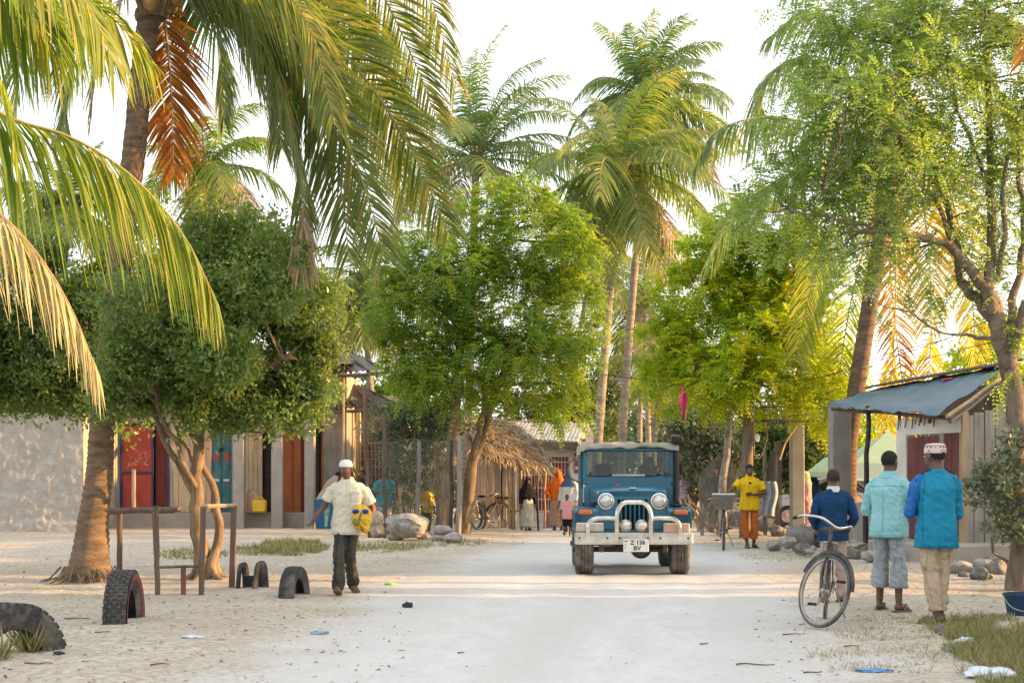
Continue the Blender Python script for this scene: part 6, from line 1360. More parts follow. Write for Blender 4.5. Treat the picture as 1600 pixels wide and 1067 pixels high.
    if 'cap' in C:       # embroidered round cap
        m, m2 = C['cap']; cb = MB().loft([(hp(0, -.006, .016), .0500 * h, .0605 * h, HM), (hp(0, -.007, .036), .0498 * h, .0605 * h, HM), (hp(0, -.008, .054), .0445 * h, .054 * h, HM), (hp(0, -.008, .066), .032 * h, .039 * h, HM), (hp(0, -.008, .071), .012 * h, .014 * h, HM)] if C.get('round') else [(hp(0, -.006, .018), .0505 * h, .0615 * h, HM), (hp(0, -.007, .038), .051 * h, .062 * h, HM), (hp(0, -.008, .062), .0475 * h, .0575 * h, HM), (hp(0, -.008, .070), .041 * h, .05 * h, HM), (hp(0, -.008, .074), .01 * h, .01 * h, HM)], 28).build('cap', m, t, smooth=50)
        if m2 and not C.get('round'):
            for k in range(14):
                a = 2 * math.pi * k / 14
                for zz, w in ((.033, .008), (.051, .0085)):
                    aa = a + (zz > .05) * .22; c = hp(math.cos(aa) * .0502, -.0075 + math.sin(aa) * .061, zz); MB().cbox(c, (.010 * h, .004, w * h), .001, HM @ rotm((0, 0, aa - math.pi / 2))).build('cap_embroidery', m2, cb)
            for zz in (.023, .0605): MB().lathe((0, 0, 0), [(1.0, -.002), (1.01, 0), (1.0, .002)], 30).move(Matrix.Translation(hp(0, -.0075, zz)) @ HM.to_4x4() @ Matrix.Diagonal((.0515 * h, .0625 * h, 1, 1))).build('cap_band', m2, cb)
    if 'scarf' in C:     # head covering draped over shoulders
        m, low = C['scarf']; sb = MB(); sb.ell(hp(0, -.012, .008), (.06 * h, .068 * h, .072 * h), HM, 14, 10); sb.loft([(hp(0, -.02, .0), .058 * h, .06 * h), (j['nk'] + V((0, -.01, .0)), .085 * h, .075 * h), (j['nk'] + V((0, 0, -.08 * h)), .135 * h, .1 * h), (V((0, .0, low)), .15 * h, .12 * h)], 18)
        fuse('headscarf', sb, m, t, .022, 3, .008, 7, 2)
        MB().ell(hp(0, .052, -.008), (.028 * h, .016 * h, .036 * h), HM, 10, 8).build('face', skin, t, smooth=180)
    # ---- lower clothing
    if 'trousers' in C:
        m, end, w = C['trousers']; tb = MB(); hz_ = j['hc'].z
        wt = min(w, 1.05); tb.loft([(j['hc'] + V((0, 0, .06 * h)), .078 * h * wt, .056 * h * wt), (j['hc'] + V((0, -.005 * h, .0)), .092 * h * wt, .068 * h * wt), (j['hc'] + V((0, -.003 * h, -.045 * h)), .088 * h * wt, .064 * h * wt)], 16)
        for s in 'rl':
            capsule(tb, j['hp' + s] * .95 + V((0, 0, j['hp' + s].z * .05 - .02 * h)), j['kn' + s], .046 * h * w, .041 * h * w, 14); kn, an = j['kn' + s], j['an' + s]
            if end < kn.z:
                k = (kn.z - end) / max(.01, (kn.z - an.z)); e = kn.lerp(an, min(1.05, k)); ra, rb = .041 * h * w, C.get('cuff', .034) * h; u = (e - kn).normalized(); tb.tube([kn - u * .02, kn.lerp(e, .5), e], [ra, (ra + rb) / 2, rb], 14)
        fuse('trousers', tb, m, t, vx * 1.0, 1, .012 if near else .014, 11, sum(map(ord, label)) % 40, wz=.6)
    if 'skirt' in C:
        m, end, w = C['skirt']; fuse('skirt', MB().loft([(V((0, 0, .62 * h)), .085 * h, .07 * h), (V((0, 0, .5 * h)), .11 * h * w, .09 * h * w), (V((0, 0, .3 * h)), .12 * h * w, .095 * h * w), (V((0, 0, end)), .14 * h * w, .11 * h * w)], 20), m, t, .022, 2, .015, 8, 5, wz=.15)
    # ---- shirt
    if 'shirt' in C:
        m, hem, slv, w = C['shirt']; sb = MB(); nk = j['nk']; hcx = j['hc']; w = w * shirtw
        def sp(z): 
            k = (z - hcx.z) / (nk.z - hcx.z); q = hcx.lerp(nk, k); return V((q.x, q.y, q.z))
        sb.loft([(sp(hem), .110 * h * w, .086 * h * w), (sp(.54 * h), .106 * h * w, .083 * h * w), (sp(.62 * h), .096 * h * w, .077 * h * w), (sp(.68 * h), .096 * h * w, .078 * h * w), (sp(.755 * h), .104 * h * w, .08 * h * w), (sp(.795 * h), .106 * h, .07 * h), (sp(.823 * h), .088 * h, .056 * h), (sp(.842 * h), .060 * h, .047 * h), (sp(.858 * h), .042 * h, .044 * h)], 22)
        sep = C.get('sleeve'); 
        for s in 'rl':
            tgt = MB() if sep and s in sep else sb; a, e, wri = j['sh' + s], j['el' + s], j['wr' + s]; a = a - V((0, 0, .012 * h)); q = a.lerp(V((0, a.y, a.z)), .2)
            if slv <= 1: u = a.lerp(e, slv); capsule(tgt, q, a.lerp(e, .3), .034 * h, .037 * h * w, 14); tgt.tube([a.lerp(e, .1), a.lerp(e, .5 * slv), u], [.038 * h * w, .039 * h * w, .043 * h * w], 14)
            else:
                capsule(tgt, q, a.lerp(e, .25), .034 * h, .035 * h * w, 14); capsule(tgt, a.lerp(e, .2), e, .034 * h * w, .032 * h * w, 14); u = e.lerp(wri, slv - 1); tgt.tube([e, e.lerp(u, .5), u], [.032 * h * w, .030 * h * w, .027 * h * w], 14)
            if sep and s in sep: fuse('sleeve', tgt, sep[s], t, vx * 1.0, 1, .010, 12, 3)
        fuse('shirt', sb, m, t, vx * .95, 1, .008 if near else .009, C.get('wf', 12), (sum(map(ord, label)) // 7) % 40, wz=C.get('wz', .5))
        if 'collar' in C:
            cm = C['collar']; vs = []; fs = []; n = 22
            for k in range(n + 1):
                a = lerp(-2.6, 2.6, k / n) - math.pi / 2; 
                for (rr, dz) in ((.043, .022), (.052, .0), (.058, -.022)): vs.append(nk + V((math.cos(a) * rr * h, math.sin(a) * rr * h * .95, dz * h * (1 if dz > 0 else 1.0) + .004 * h)))
            for k in range(n):
                for q_ in range(2): a = k * 3 + q_; fs.append((a, a + 1, a + 4, a + 3))
            MB().add(vs, fs).build('collar', cm, t, smooth=180)
    # ---- shoes
    if 'shoes' in C:
        m, kind = C['shoes']
        for s in 'rl':
            f = j['ft' + s].normalized(); fl = V((f.x, f.y, 0)).normalized(); a = j['an' + s]; sd = V((fl.y, -fl.x, 0)); pit = math.asin(max(-1, min(1, f.z))); M = Matrix((fl * math.cos(pit) + V((0, 0, math.sin(pit))), sd, (fl * math.cos(pit) + V((0, 0, math.sin(pit)))).cross(sd) * -1)).transposed()
            if M.determinant() < 0: M = Matrix((M.col[0], -M.col[1], M.col[2])).transposed()
            base = a - V((0, 0, .045 * h)); out = [(-.045, -.022), (-.05, 0), (-.045, .022), (.02, .026), (.075, .031), (.105, .022), (.115, 0), (.105, -.022), (.075, -.031), (.02, -.026)]
            mb = MB().prism([(x * h, y * h) for x, y in out], 'z', -.004, .014); mb.move(Matrix.Translation(base) @ M.to_4x4()); sh_ = mb.build('sandal' if kind == 'sandal' else 'shoe', m, t, smooth=40)
            if kind == 'sandal':
                for (x0, x1) in ((.03, .065),):
                    mb = MB()
                    for q_ in (-1, 1): mb.tube([(.075 * h, 0, .04 * h * .9), (.05 * h, q_ * .018 * h, .045 * h), (.02 * h, q_ * .028 * h, .014)], .008, 5)
                    mb.move(Matrix.Translation(base) @ M.to_4x4()).build('strap', m, sh_)
            else:
                mb = MB().loft([(V((0, 0, 0)), 1, 1)] * 0 or [(V((-.03 * h, 0, .02 * h)), .03 * h, .027 * h), (V((-.03 * h, 0, .05 * h)), .027 * h, .025 * h)], 12); capsule(mb, V((-.03 * h, 0, .02 * h)), V((.085 * h, 0, .014 * h)), .028 * h, .023 * h); mb.move(Matrix.Translation(base) @ M.to_4x4()); fuse('upper', mb, m, sh_, .014, 1)
    t.location = (loc[0], loc[1], C.get('z', gz(loc[0], loc[1]))); t.rotation_euler = (0, 0, rz); return t
WHITEC = cloth('cream_polo', (.62, .58, .46)); WCAP = cloth('white_cap_cloth', (.68, .66, .62)); BRED = cloth('brown_thread', (.16, .08, .07)); GREYT = cloth('grey_print', (.36, .33, .32))
JEANS = cloth('faded_dark_denim', (.035, .038, .045), (.075, .06, .04)); NAVY = cloth('navy_sweater', (.012, .045, .115)); PINKT2 = cloth('pinkish_beige_cotton', (.42, .29, .24)); TURQ = cloth('pale_turquoise_shirt', (.26, .50, .52), (.20, .42, .45)); GREYC = cloth('grey_cargo_cloth', (.30, .335, .345))
BLUEJ = cloth('peacock_blue_jersey', (.012, .21, .34), (.01, .17, .29), rough=.6); ROYAL = cloth('royal_blue_sleeve', (.025, .14, .40), rough=.6); KHAKI = cloth('khaki_cotton', (.46, .365, .25), (.38, .29, .19)); YELS = cloth('yellow_jersey', (.72, .48, .012), (.62, .4, .01), rough=.7); ORGT = cloth('orange_trousers', (.50, .15, .035), (.42, .115, .025)); ORGV = cloth('orange_veil', (.78, .16, .02), (.62, .12, .015)); BLKC = cloth('black_cloth', (.015, .015, .018)); LGREY = cloth('light_grey_skirt', (.48, .45, .40)); PEACH = cloth('peach_print', (.48, .30, .2)); PINKS = cloth('pink_top', (.62, .30, .30)); WSH = cloth('white_shirt', (.6, .6, .58)); TEALS = cloth('teal_shirt', (.04, .22, .26)); LEATH = M_('brown_leather', (.16, .105, .07), (.10, .065, .045), 8, .7, .3); RUBS = M_('grey_rubber_sole', (.16, .145, .13), (.1, .09, .085), 8, .8, .2); LILAC = cloth('lilac_top', (.42, .34, .5)); REDC = cloth('red_cap', (.5, .04, .05))

from mathutils.bvhtree import BVHTree
def seam(t, part_, lines, m, name, r=.0035, closed=False):
    """stitched lines laid on a garment: each line is (side, [(x, z), ...]) seen from the front (+1) or back (-1)"""
    o = [c for c in t.children if c.name.split('.')[0] == part_][0]; bv = BVHTree.FromPolygons([v.co for v in o.data.vertices], [p.vertices[:] for p in o.data.polygons])
    for side, pts in lines:
        out = []; n = max(6, int(len(pts) * 8))
        for q in bez([(x, 0, z) for x, z in pts], n) if len(pts) > 2 else [V((lerp(pts[0][0], pts[1][0], k / 11), 0, lerp(pts[0][1], pts[1][1], k / 11))) for k in range(12)]:
            h_ = bv.ray_cast(V((q.x, side * 1.0, q.z)), V((0, -side, 0)))
            if h_[0] is not None: out.append(h_[0] + V((0, side * .001, 0)))
        if len(out) > 3: MB().tube(out, r, 5).build(name, m, o, local=True)
def rect(x0, x1, z0, z1): return [[(x0, z0), (x1, z0)], [(x0, z1), (x1, z1)], [(x0, z0), (x0, z1)], [(x1, z0), (x1, z1)]]
# walking man with the yellow bag
w0 = G(543, 927)
wm = person('man in cream polo shirt and white cap walking with a yellow bag under his arm', w0, R(180), 1.62,
    dict(elr=(.27, -.02, 1.08), wrr=(.39, .12, .93), hdr=(.35, .3, -.9), thr=(-.6, .7, 0), ell=(-.31, -.04, 1.03), wrl=(-.25, .14, .84), hdl=(.55, .6, -.35), thl=(.2, .3, 1), hpr=(.08, 0, .84), hpl=(-.08, 0, .84), knr=(.085, .20, .47), anr=(.075, .30, .09), ftr=(.05, 1, .3), knl=(-.035, .06, .46), anl=(-.045, -.22, .11), ftl=(-.45, 1, -.2), hd=(.02, .03, 1.515)),
    dict(shirt=(WHITEC, .72, .78, 1.12), trousers=(JEANS, .07, 1.05), cuff=.045, shoes=(LEATH, 'shoe'), cap=(WCAP, GREYT), collar=WHITEC, face=True, curl=.7, hair=False, round=True), near=True, shirtw=1.0)
SEAMW = cloth('cream_stitching', (.42, .39, .30)); SEAMB = cloth('dark_stitching', (.01, .012, .015))
seam(wm, 'shirt', [(1, [(.0, 1.36), (.0, 1.1)]), (1, [(-.04, 1.36), (-.04, 1.1)])] + [(1, l) for l in rect(-.14, -.06, 1.12, 1.23)] + [(1, [(-.16, .75), (0, .745), (.16, .75)])], SEAMW, 'placket_seam', .004)
seam(wm, 'trousers', [(1, [(.09, .85), (.11, .5), (.1, .15)]), (1, [(-.02, .85), (-.03, .5)])], SEAMB, 'trouser_seam')
YBAG = M_('yellow_plastic', (.68, .42, .02), (.55, .33, .02), 6, .4, .4, 18, spec=.5); BLUEI = M_('blue_print', (.02, .03, .25), (.015, .02, .2), 6, .5, 0); OLIVE = M_('olive_print', (.22, .2, .04), (.16, .15, .03), 6, .5, 0)
bc = w0 + V((.19, -.17, .93)); bgt = thing('plastic_bag', 'yellow plastic bag with two blue ovals held by the walking man', 'bag', bc - V((0, 0, .18)))
bo = fuse('bag', MB().ell((0, 0, .18), (.125, .08, .16)).ell((.04, 0, .06), (.07, .06, .07)), YBAG, bgt, .014, 1, .012, 13, 3)
for s, x in ((-1, -.068), (1, .052)): MB().ell((x, -.073, .255), (.042, .02, .03), (0, s * .15, 0), 12, 8).build('printed_oval', BLUEI, bgt, smooth=180, local=True)
MB().ell((-.02, -.079, .17), (.016, .012, .085), (0, .3, 0), 10, 8).build('printed_stripe', OLIVE, bgt, smooth=180, local=True); MB().ell((-.06, -.07, .13), (.045, .012, .05), (0, -.5, 0), 10, 8).build('printed_patch', OLIVE, bgt, smooth=180, local=True)
# boy in navy, from behind
person('boy in navy sweater standing behind the parked bicycle, back turned', gb(1302, 17.4), R(0), 1.50,
    dict(elr=(.24, -.02, .95), wrr=(.18, .12, .80), ell=(-.23, .0, .95), wrl=(-.16, .16, .82), hdr=(-.2, .8, -.3), hdl=(.3, .8, -.2)), dict(shirt=(NAVY, .70, 1.85, 1.06), trousers=(PINKT2, .06, 1.0), shoes=(LEATH, 'sandal'), hairm=M_('cropped_brown_hair', (.05, .03, .022), (.035, .022, .018), 40, .9, .5, 140), collar=WSH), near=True)
# man in turquoise shirt
q = G(1389, 956)
tm = person('stout man in pale turquoise shirt and grey three-quarter trousers, arms folded', q, R(-38), 1.68,
    dict(elr=(.30, .06, 1.05), wrr=(.02, .27, 1.10), hdr=(-1, .15, .2), thr=(0, .3, 1), ell=(-.28, .04, 1.05), wrl=(.0, .25, 1.06), hdl=(1, .1, .1), thl=(0, .2, 1), anr=(.12, -.02, .078), anl=(-.12, .03, .078), knr=(.105, .0, .47), knl=(-.105, .03, .47), ftr=(.25, 1, 0), ftl=(-.1, 1, 0), hd=(.0, .03, 1.565)),
    dict(shirt=(TURQ, .78, 1.7, 1.12), trousers=(GREYC, .25, 1.12), cuff=.058, shoes=(RUBS, 'sandal'), collar=TURQ), near=True, head_turn=R(-8))
SEAMT = cloth('teal_stitching', (.18, .37, .39)); SEAMG = cloth('grey_stitching', (.22, .245, .255)); SEAMK = cloth('khaki_stitching', (.34, .26, .175))
seam(tm, 'shirt', [(-1, [(-.20, 1.31), (-.1, 1.315), (.1, 1.315), (.20, 1.31)]), (-1, [(.0, 1.31), (.0, .84)]), (-1, [(-.19, .805), (0, .80), (.19, .805)])], SEAMT, 'shirt_seam', .004)
seam(tm, 'trousers', [(-1, l) for l in rect(.03, .12, .66, .76) + rect(-.12, -.03, .66, .76) + rect(.09, .165, .42, .56)] + [(-1, [(.0, .76), (.0, .6)])], SEAMG, 'pocket_seam', .004)
# man in blue with embroidered cap
q = G(1463, 977)
pm = person('tall man in peacock blue top, khaki trousers and embroidered cap, back turned', q, R(6), 1.72,
    dict(elr=(.24, .07, 1.05), wrr=(.10, .28, 1.10), hdr=(-1, .2, .1), ell=(-.235, .06, 1.07), wrl=(-.08, .27, 1.12), hdl=(1, .2, .1), thr=(0, .3, 1), thl=(0, .3, 1), anr=(.06, .06, .078), anl=(-.02, -.06, .078), knr=(.075, .06, .48), knl=(-.055, .0, .48), ftr=(.6, 1, 0), ftl=(-1, .35, 0), hd=(-.01, .03, 1.60)),
    dict(shirt=(BLUEJ, .73, 1.4, 1.08), trousers=(KHAKI, .13, 1.10), cuff=.036, shoes=(LEATH, 'sandal'), cap=(cloth('ivory_cap', (.62, .52, .46)), BRED), sleeve={'l': ROYAL}, wf=10, wz=.35), near=True, head_turn=R(28))
for s in (-1, 1): MB().tube([(s * .07, -.055, 1.475), (s * .15, -.035, 1.44), (s * .215, -.03, 1.37), (s * .235, -.02, 1.25)], .0055, 5).build('shoulder_piping', BLKC, pm, local=True)
seam(pm, 'shirt', [(-1, [(-.15, 1.40), (-.165, 1.15), (-.17, .8)]), (-1, [(.15, 1.40), (.165, 1.15), (.17, .8)]), (-1, [(-.18, .76), (0, .752), (.18, .76)])], cloth('deep_blue_stitching', (.009, .15, .26)), 'shirt_seam', .004)
seam(pm, 'trousers', [(-1, [(.0, .74), (.0, .55)]), (-1, [(.11, .72), (.125, .5), (.11, .2)]), (-1, [(-.11, .72), (-.12, .5), (-.07, .2)])] + [(-1, l) for l in rect(.03, .10, .62, .70)], SEAMK, 'trouser_seam', .004)
# man in yellow
q = G(1171, 856)
ym = person('man in yellow jersey and orange trousers wheeling the bicycle with basket', q, R(176), 1.68,
    dict(elr=(.33, .10, 1.17), wrr=(.50, .28, 1.09), hdr=(.6, .8, -.1), thr=(-.6, .5, .2), ell=(-.31, .03, 1.10), wrl=(-.04, .22, 1.07), hdl=(1, .2, .05), thl=(0, .2, 1), anr=(.05, .05, .076), anl=(-.09, -.05, .076), hd=(.0, .045, 1.55), ftl=(-.5, 1, 0)),
    dict(shirt=(YELS, .76, .75, 1.1), trousers=(ORGT, .19, 1.0), cuff=.046, shoes=(LEATH, 'sandal'), collar=YELS, face=True), near=False, head_tilt=R(-14), head_turn=R(12))
MB().prism([(-.028, 1.285), (.028, 1.285), (.012, 1.325), (0, 1.335), (-.012, 1.325)], 'y', .142, .165).build('jersey_emblem', INK, ym, local=True)
for s in (-1, 1):
    for k in range(3): MB().tube([(s * (.09 + .01 * k), .02 + .018 * k, 1.435), (s * (.17 + .008 * k), .022 + .018 * k, 1.415), (s * (.228 + .006 * k), .03 + .018 * k, 1.34)], .005, 4).build('shoulder_stripe', BLKC, ym, local=True)
# people farther away
def extra(label, px, py, rz, H, C, J=None, Y=None, **kw):
    Y = Y or GY(py); return person(label, gb(px, Y), rz, H, J or {}, C, **kw)
extra('girl in black headscarf and pale skirt by the thatched stall', 824, 829, R(200), 1.38, dict(shirt=(BLKC, .62, 1.8, 1.05), skirt=(LGREY, .1, 1.15), scarf=(BLKC, .86), hair=False, shoes=(LEATH, 'sandal')), dict(anl=(-.09, -.1, .06), anr=(.1, .15, .06)))
extra('woman in bright orange veil and peach dress walking by the red gate', 872, 828, R(170), 1.60, dict(shirt=(ORGV, .7, 1.8, 1.15), skirt=(PEACH, .12, 1.15), scarf=(ORGV, .82), hair=False, shoes=(LEATH, 'sandal')), dict(elr=(.3, .08, 1.0), wrr=(.2, .22, .92)))
person('woman in white shirt partly hidden by the left flank of the truck', gb(889, 38), R(150), 1.58, {}, dict(shirt=(WSH, .75, 1.7, 1.15), trousers=(JEANS, .08, 1.0), scarf=(cloth('blue_wrap', (.08, .12, .2)), 1.18), hair=False))
person('small child in pink top and dark patterned skirt beside the truck', gb(886, 36.6), R(180), 1.0, {}, dict(shirt=(PINKS, .42, .9, 1.2), trousers=(BLKC, .3, 1.3)))
person('man in pale shirt stooping at the shop door', gb(506, 42.4), R(-70), 1.70, dict(nk=(0, .28, 1.36), hd=(0, .42, 1.44), shr=(.17, .25, 1.30), shl=(-.17, .25, 1.30), elr=(.2, .36, 1.05), ell=(-.2, .36, 1.05), wrr=(.15, .50, .88), wrl=(-.15, .50, .88)), dict(shirt=(cloth('beige_shirt', (.42, .37, .29)), .8, .8, 1.1), trousers=(LGREY, .1, 1.05), z=.0), head_tilt=R(-35))
person('man in dark navy shirt standing behind the fence pole', gb(567, 39.5), R(120), 1.62, {}, dict(shirt=(cloth('dark_navy_shirt', (.012, .016, .04)), .75, .9, 1.15), trousers=(BLKC, .08, 1.05)))
person('man in teal shirt and black patterned trousers behind the wire fence', gb(601, 37.6), R(200), 1.62, dict(elr=(.28, .1, 1.05), wrr=(.2, .3, 1.1)), dict(shirt=(TEALS, .72, .9, 1.18), trousers=(M_('black_white_print', (.5, .5, .48), (.015, .015, .015), 16, .9, .2), .08, 1.1)))
person('child in yellow shirt seen through the wire fence', gb(667, 38.2), R(220), 1.25, {}, dict(shirt=(YELS, .55, .9, 1.15), trousers=(JEANS, .08, 1.05)))
person('woman in salmon dress and yellow scarf standing behind the square post', gb(1259, 42), R(90), 1.58, {}, dict(shirt=(PINKS, .6, 1.8, 1.2), skirt=(PINKS, .1, 1.2), scarf=(cloth('pale_yellow_scarf', (.6, .5, .2)), 1.25), hair=False))
person('figure in blue robe behind the square post, left of the parasol', gb(1270, 43.5), R(120), 1.55, {}, dict(shirt=(NAVY, .6, 1.8, 1.35), skirt=(NAVY, .1, 1.3), scarf=(NAVY, 1.1), hair=False))
person('man with red cap standing in front of the net, far right of the street', gb(1116, 46), R(200), 1.66, {}, dict(shirt=(BLKC, .75, .9, 1.1), trousers=(BLKC, .08, 1.0), cap=(REDC, None), round=True))
person('distant person in white shirt right of the truck', gb(1104, 52), R(180), 1.5, {}, dict(shirt=(WSH, .7, .9, 1.1), trousers=(JEANS, .08, 1.0)))
person('distant person in lilac top just right of the truck', gb(1067, 50), R(170), 1.55, {}, dict(shirt=(LILAC, .7, .9, 1.15), trousers=(WSH, .08, 1.0)))
# driver in the truck
dv = person('driver in dark clothes at the wheel of the blue truck', (0, 0, 0), R(178), 1.66, dict(hc=(0, 0, .02), hpr=(.09, 0, 0), hpl=(-.09, 0, 0), knr=(.1, .42, .04), knl=(-.1, .42, .04), anr=(.1, .5, -.30), anl=(-.1, .5, -.30), nk=(0, -.03, .55), hd=(0, .0, .69), shr=(.18, -.02, .49), shl=(-.18, -.02, .49), elr=(.24, .12, .24), ell=(-.24, .12, .24), wrr=(.15, .32, .44), wrl=(-.15, .32, .44), hdr=(-.3, .7, .3), hdl=(.3, .7, .3)), dict(trousers=(BLKC, -.25, 1.0), face=True))
jm = Matrix.Translation(jp.location) @ Matrix.Rotation(jp.rotation_euler.z, 4, 'Z'); dv.location = jm @ V((.36, 2.05, .93)); 
sbm = MB().loft([(V((0, 0, -.05)), .17, .13), (V((0, 0, .2)), .165, .135), (V((0, -.02, .42)), .19, .13), (V((0, -.03, .52)), .13, .09)], 18)
for s in (-1, 1): capsule(sbm, V((s * .16, -.02, .48)), V((s * .24, .12, .24)), .075, .06); capsule(sbm, V((s * .24, .12, .24)), V((s * .19, .24, .36)), .055, .05)
fuse('shirt', sbm, cloth('driver_shirt', (.03, .035, .05)), dv, .02, 1, .01, 9, 1)
# ------------------------------------------------------------------ smaller things
# parked white car behind the posts
CARW = paint('white_car_paint', (.62, .63, .64, 1), (.4, .37, .33, 1), .3); DGLASS = M_('dark_car_glass', (.02, .025, .028), (.015, .018, .02), 3, .08, 0, spec=.7)
ct = thing('parked_car', 'white car parked side-on behind the square post and the boy', 'car', (0, 0, 0))
prof = [(-2.05, .32), (-2.1, .55), (-2.02, .74), (-1.2, .88), (-.9, .92), (1.85, .95), (2.05, .80), (2.1, .5), (2.0, .32)]
vs = []; k = len(prof)
for y, sc_, dz in [(-.80, .985, -.01), (-.84, 1, 0), (.84, 1, 0), (.80, .985, -.01)]: vs += [(x * sc_, y, z + dz) for x, z in prof]
fs = [(a * k + i, a * k + (i + 1) % k, (a + 1) * k + (i + 1) % k, (a + 1) * k + i) for a in range(3) for i in range(k)] + [tuple(range(k)), tuple(range(3 * k, 4 * k))]
MB().add(vs, fs).build('body', CARW, ct)
cab = [(-1.0, .90), (-.25, 1.36), (.1, 1.42), (1.25, 1.38), (1.85, .94)]; vs = [(x * (1 if z < 1 else .97), s * (.82 if z < 1 else .66), z) for s in (-1, 1) for x, z in cab]; n5 = 5
MB().add(vs, [tuple(range(5)), tuple(range(5, 10))] + [(i, (i + 1) % 5, (i + 1) % 5 + 5, i + 5) for i in range(5)]).build('cabin', CARW, ct)
for s in (-1, 1):
    for (a, b) in [((-.72, .98), (.28, 1.32)), ((.36, .98), (1.2, 1.31))]:
        x0, x1 = a[0], b[0]; c0 = -.18 if x0 < 0 else x0 + .0; y0, y1 = s * .826, s * .705; MB().add([(x0, y0, .98), (x1, y0, .98), (x1 - (.0 if x0 < 0 else .12), y1, 1.31), (c0 + (.0 if x0 < 0 else .02), y1, 1.31)], [(0, 1, 2, 3)]).build('side_window', DGLASS, ct)
    for x in (-1.32, 1.3):
        w = MB().lathe((x, s * .74, .31), [(.19, -.08), (.28, -.09), (.31, -.06), (.31, .06), (.28, .09), (.19, .08)], 24, 'y', True).build('wheel', RUBBER, ct, smooth=40); MB().lathe((x, s * .8, .31), [(.0, s * .02), (.1, s * .02), (.19, 0), (.19, -s * .05)], 20, 'y').build('hubcap', CHROME, w, smooth=40)
    MB().cbox((-2.0, s * .62, .66), (.12, .3, .14), .03).build('headlight', LENS, ct)
MB().add([(-1.02, -.70, .93), (-1.02, .70, .93), (-.30, .58, 1.34), (-.30, -.58, 1.34)], [(0, 1, 2, 3)]).build('windscreen', DGLASS, ct)
MB().cbox((.9, -.85, .62), (.5, .01, .16), .003).build('red_emblem', PINKT, ct)
ct.location = (XY(1290, 44.5), 44.5, 0); ct.rotation_euler = (0, 0, R(4))
# parasol and market tent
PGREEN = M_('pale_green_canvas', (.38, .50, .31), (.33, .44, .27), 3, .8, .2); TENT = M_('pale_tent_canvas', (.58, .68, .58), (.5, .6, .52), 3, .8, .2)
ps = thing('parasol', 'pale green market parasol behind the tall concrete post', 'parasol', gb(1312, 43)); c = P(1312, 708, 43)
mb = MB(); N = 10; vs = [c] + [V((c.x + math.cos(a) * r_, c.y + math.sin(a) * r_, c.z - d)) for r_, d in ((.45, .14), (.92, .52), (.93, .66)) for a in np.linspace(0, 2 * math.pi, N, False)]; fs = [(0, 1 + i, 1 + (i + 1) % N) for i in range(N)] + [(1 + q * N + i, 1 + q * N + (i + 1) % N, 1 + (q + 1) * N + (i + 1) % N, 1 + (q + 1) * N + i) for q in range(2) for i in range(N)]
mb.add(vs, fs).build('canopy', PGREEN, ps); MB().tube([(c.x, c.y, 0), c], .025, 8).build('pole', BSTEEL, ps)
tn = thing('market_tent', 'pale green and white pitched canopy between the pole and the shack', 'tent', gb(1392, 40)); c = P(1388, 672, 40); hw = 1.15; ze, zv = ZY(724, 40), ZY(747, 40)
sq = [(-hw, -hw), (hw, -hw), (hw, hw), (-hw, hw)]
MB().add([c] + [(c.x + x, 40 + y, ze) for x, y in sq], [(0, 1 + i, 1 + (i + 1) % 4) for i in range(4)]).build('canopy', PGREEN, tn)
for i in range(4): a, b = sq[i], sq[(i + 1) % 4]; MB().add([(c.x + a[0], 40 + a[1], ze), (c.x + b[0], 40 + b[1], ze), (c.x + b[0] * 1.01, 40 + b[1] * 1.01, zv), (c.x + a[0] * 1.01, 40 + a[1] * 1.01, zv)], [(0, 1, 2, 3)]).build('valance', TENT, tn)
for x, y in sq: MB().tube([(c.x + x * .99, 40 + y * .99, 0), (c.x + x * .99, 40 + y * .99, ze)], .02, 6).build('leg', BSTEEL, tn)
for i, (m, dz) in enumerate([(YELS, 0), (BLKC, -.1), (YELS, -.2), (BLKC, .1)]):
    pts = [(lerp(XY(1326, 39), XY(1410, 39), t), 39 + .04 * i, ZY(742, 39) + dz - .34 * math.sin(math.pi * (t * .9 + .05)) * (1 + .2 * i)) for t in np.linspace(0, 1, 14)]
    MB().tube(pts, .055, 6, True, .3).top('hung_cloth', m, ['upper yellow cloth looped under the market tent', 'dark cloth looped between yellow ones under the tent', 'lower yellow cloth looped under the market tent', 'dark cloth looped highest under the market tent'][i], 'cloth', (XY(1368, 39), 39 + .04 * i, 1.0), smooth=60)
# sack, jerrycan, crate and bin on the veranda
SACK = M_('printed_sack', (.55, .46, .34), (.42, .33, .25), 6, .9, .4, dirt=(.45, .13, .08), dscale=5, damt=.7)
s0 = V((XY(399, 43.2), 43.2, PT)); sa = thing('grain_sack', 'slumped printed sack behind the yellow jerrycan on the veranda', 'sack', s0); fuse('sack', MB().loft([((0, .05, 0), .24, .16), ((-.02, .05, .3), .22, .15), ((-.1, .05, .6), .12, .1), ((-.14, .05, .68), .05, .06)], 14), SACK, sa, .03, 2, .02, 8, 2)
q0 = V((XY(405, 42.9), 42.95, PT)); je = thing('jerrycan', 'yellow plastic jerrycan standing in front of the sack', 'jerrycan', q0); MB().cbox(q0 + V((0, 0, .19)), (.42, .22, .36), .05).build('can', YBAG, je, smooth=40); MB().tube([q0 + V((-.12, 0, .36)), q0 + V((-.1, 0, .43)), q0 + V((.08, 0, .43)), q0 + V((.1, 0, .36))], .02, 6).build('handle', YBAG, je); MB().lathe(q0 + V((.15, 0, .37)), [(.03, 0), (.03, .05), (.025, .06)], 10).build('cap', BLACK, je)
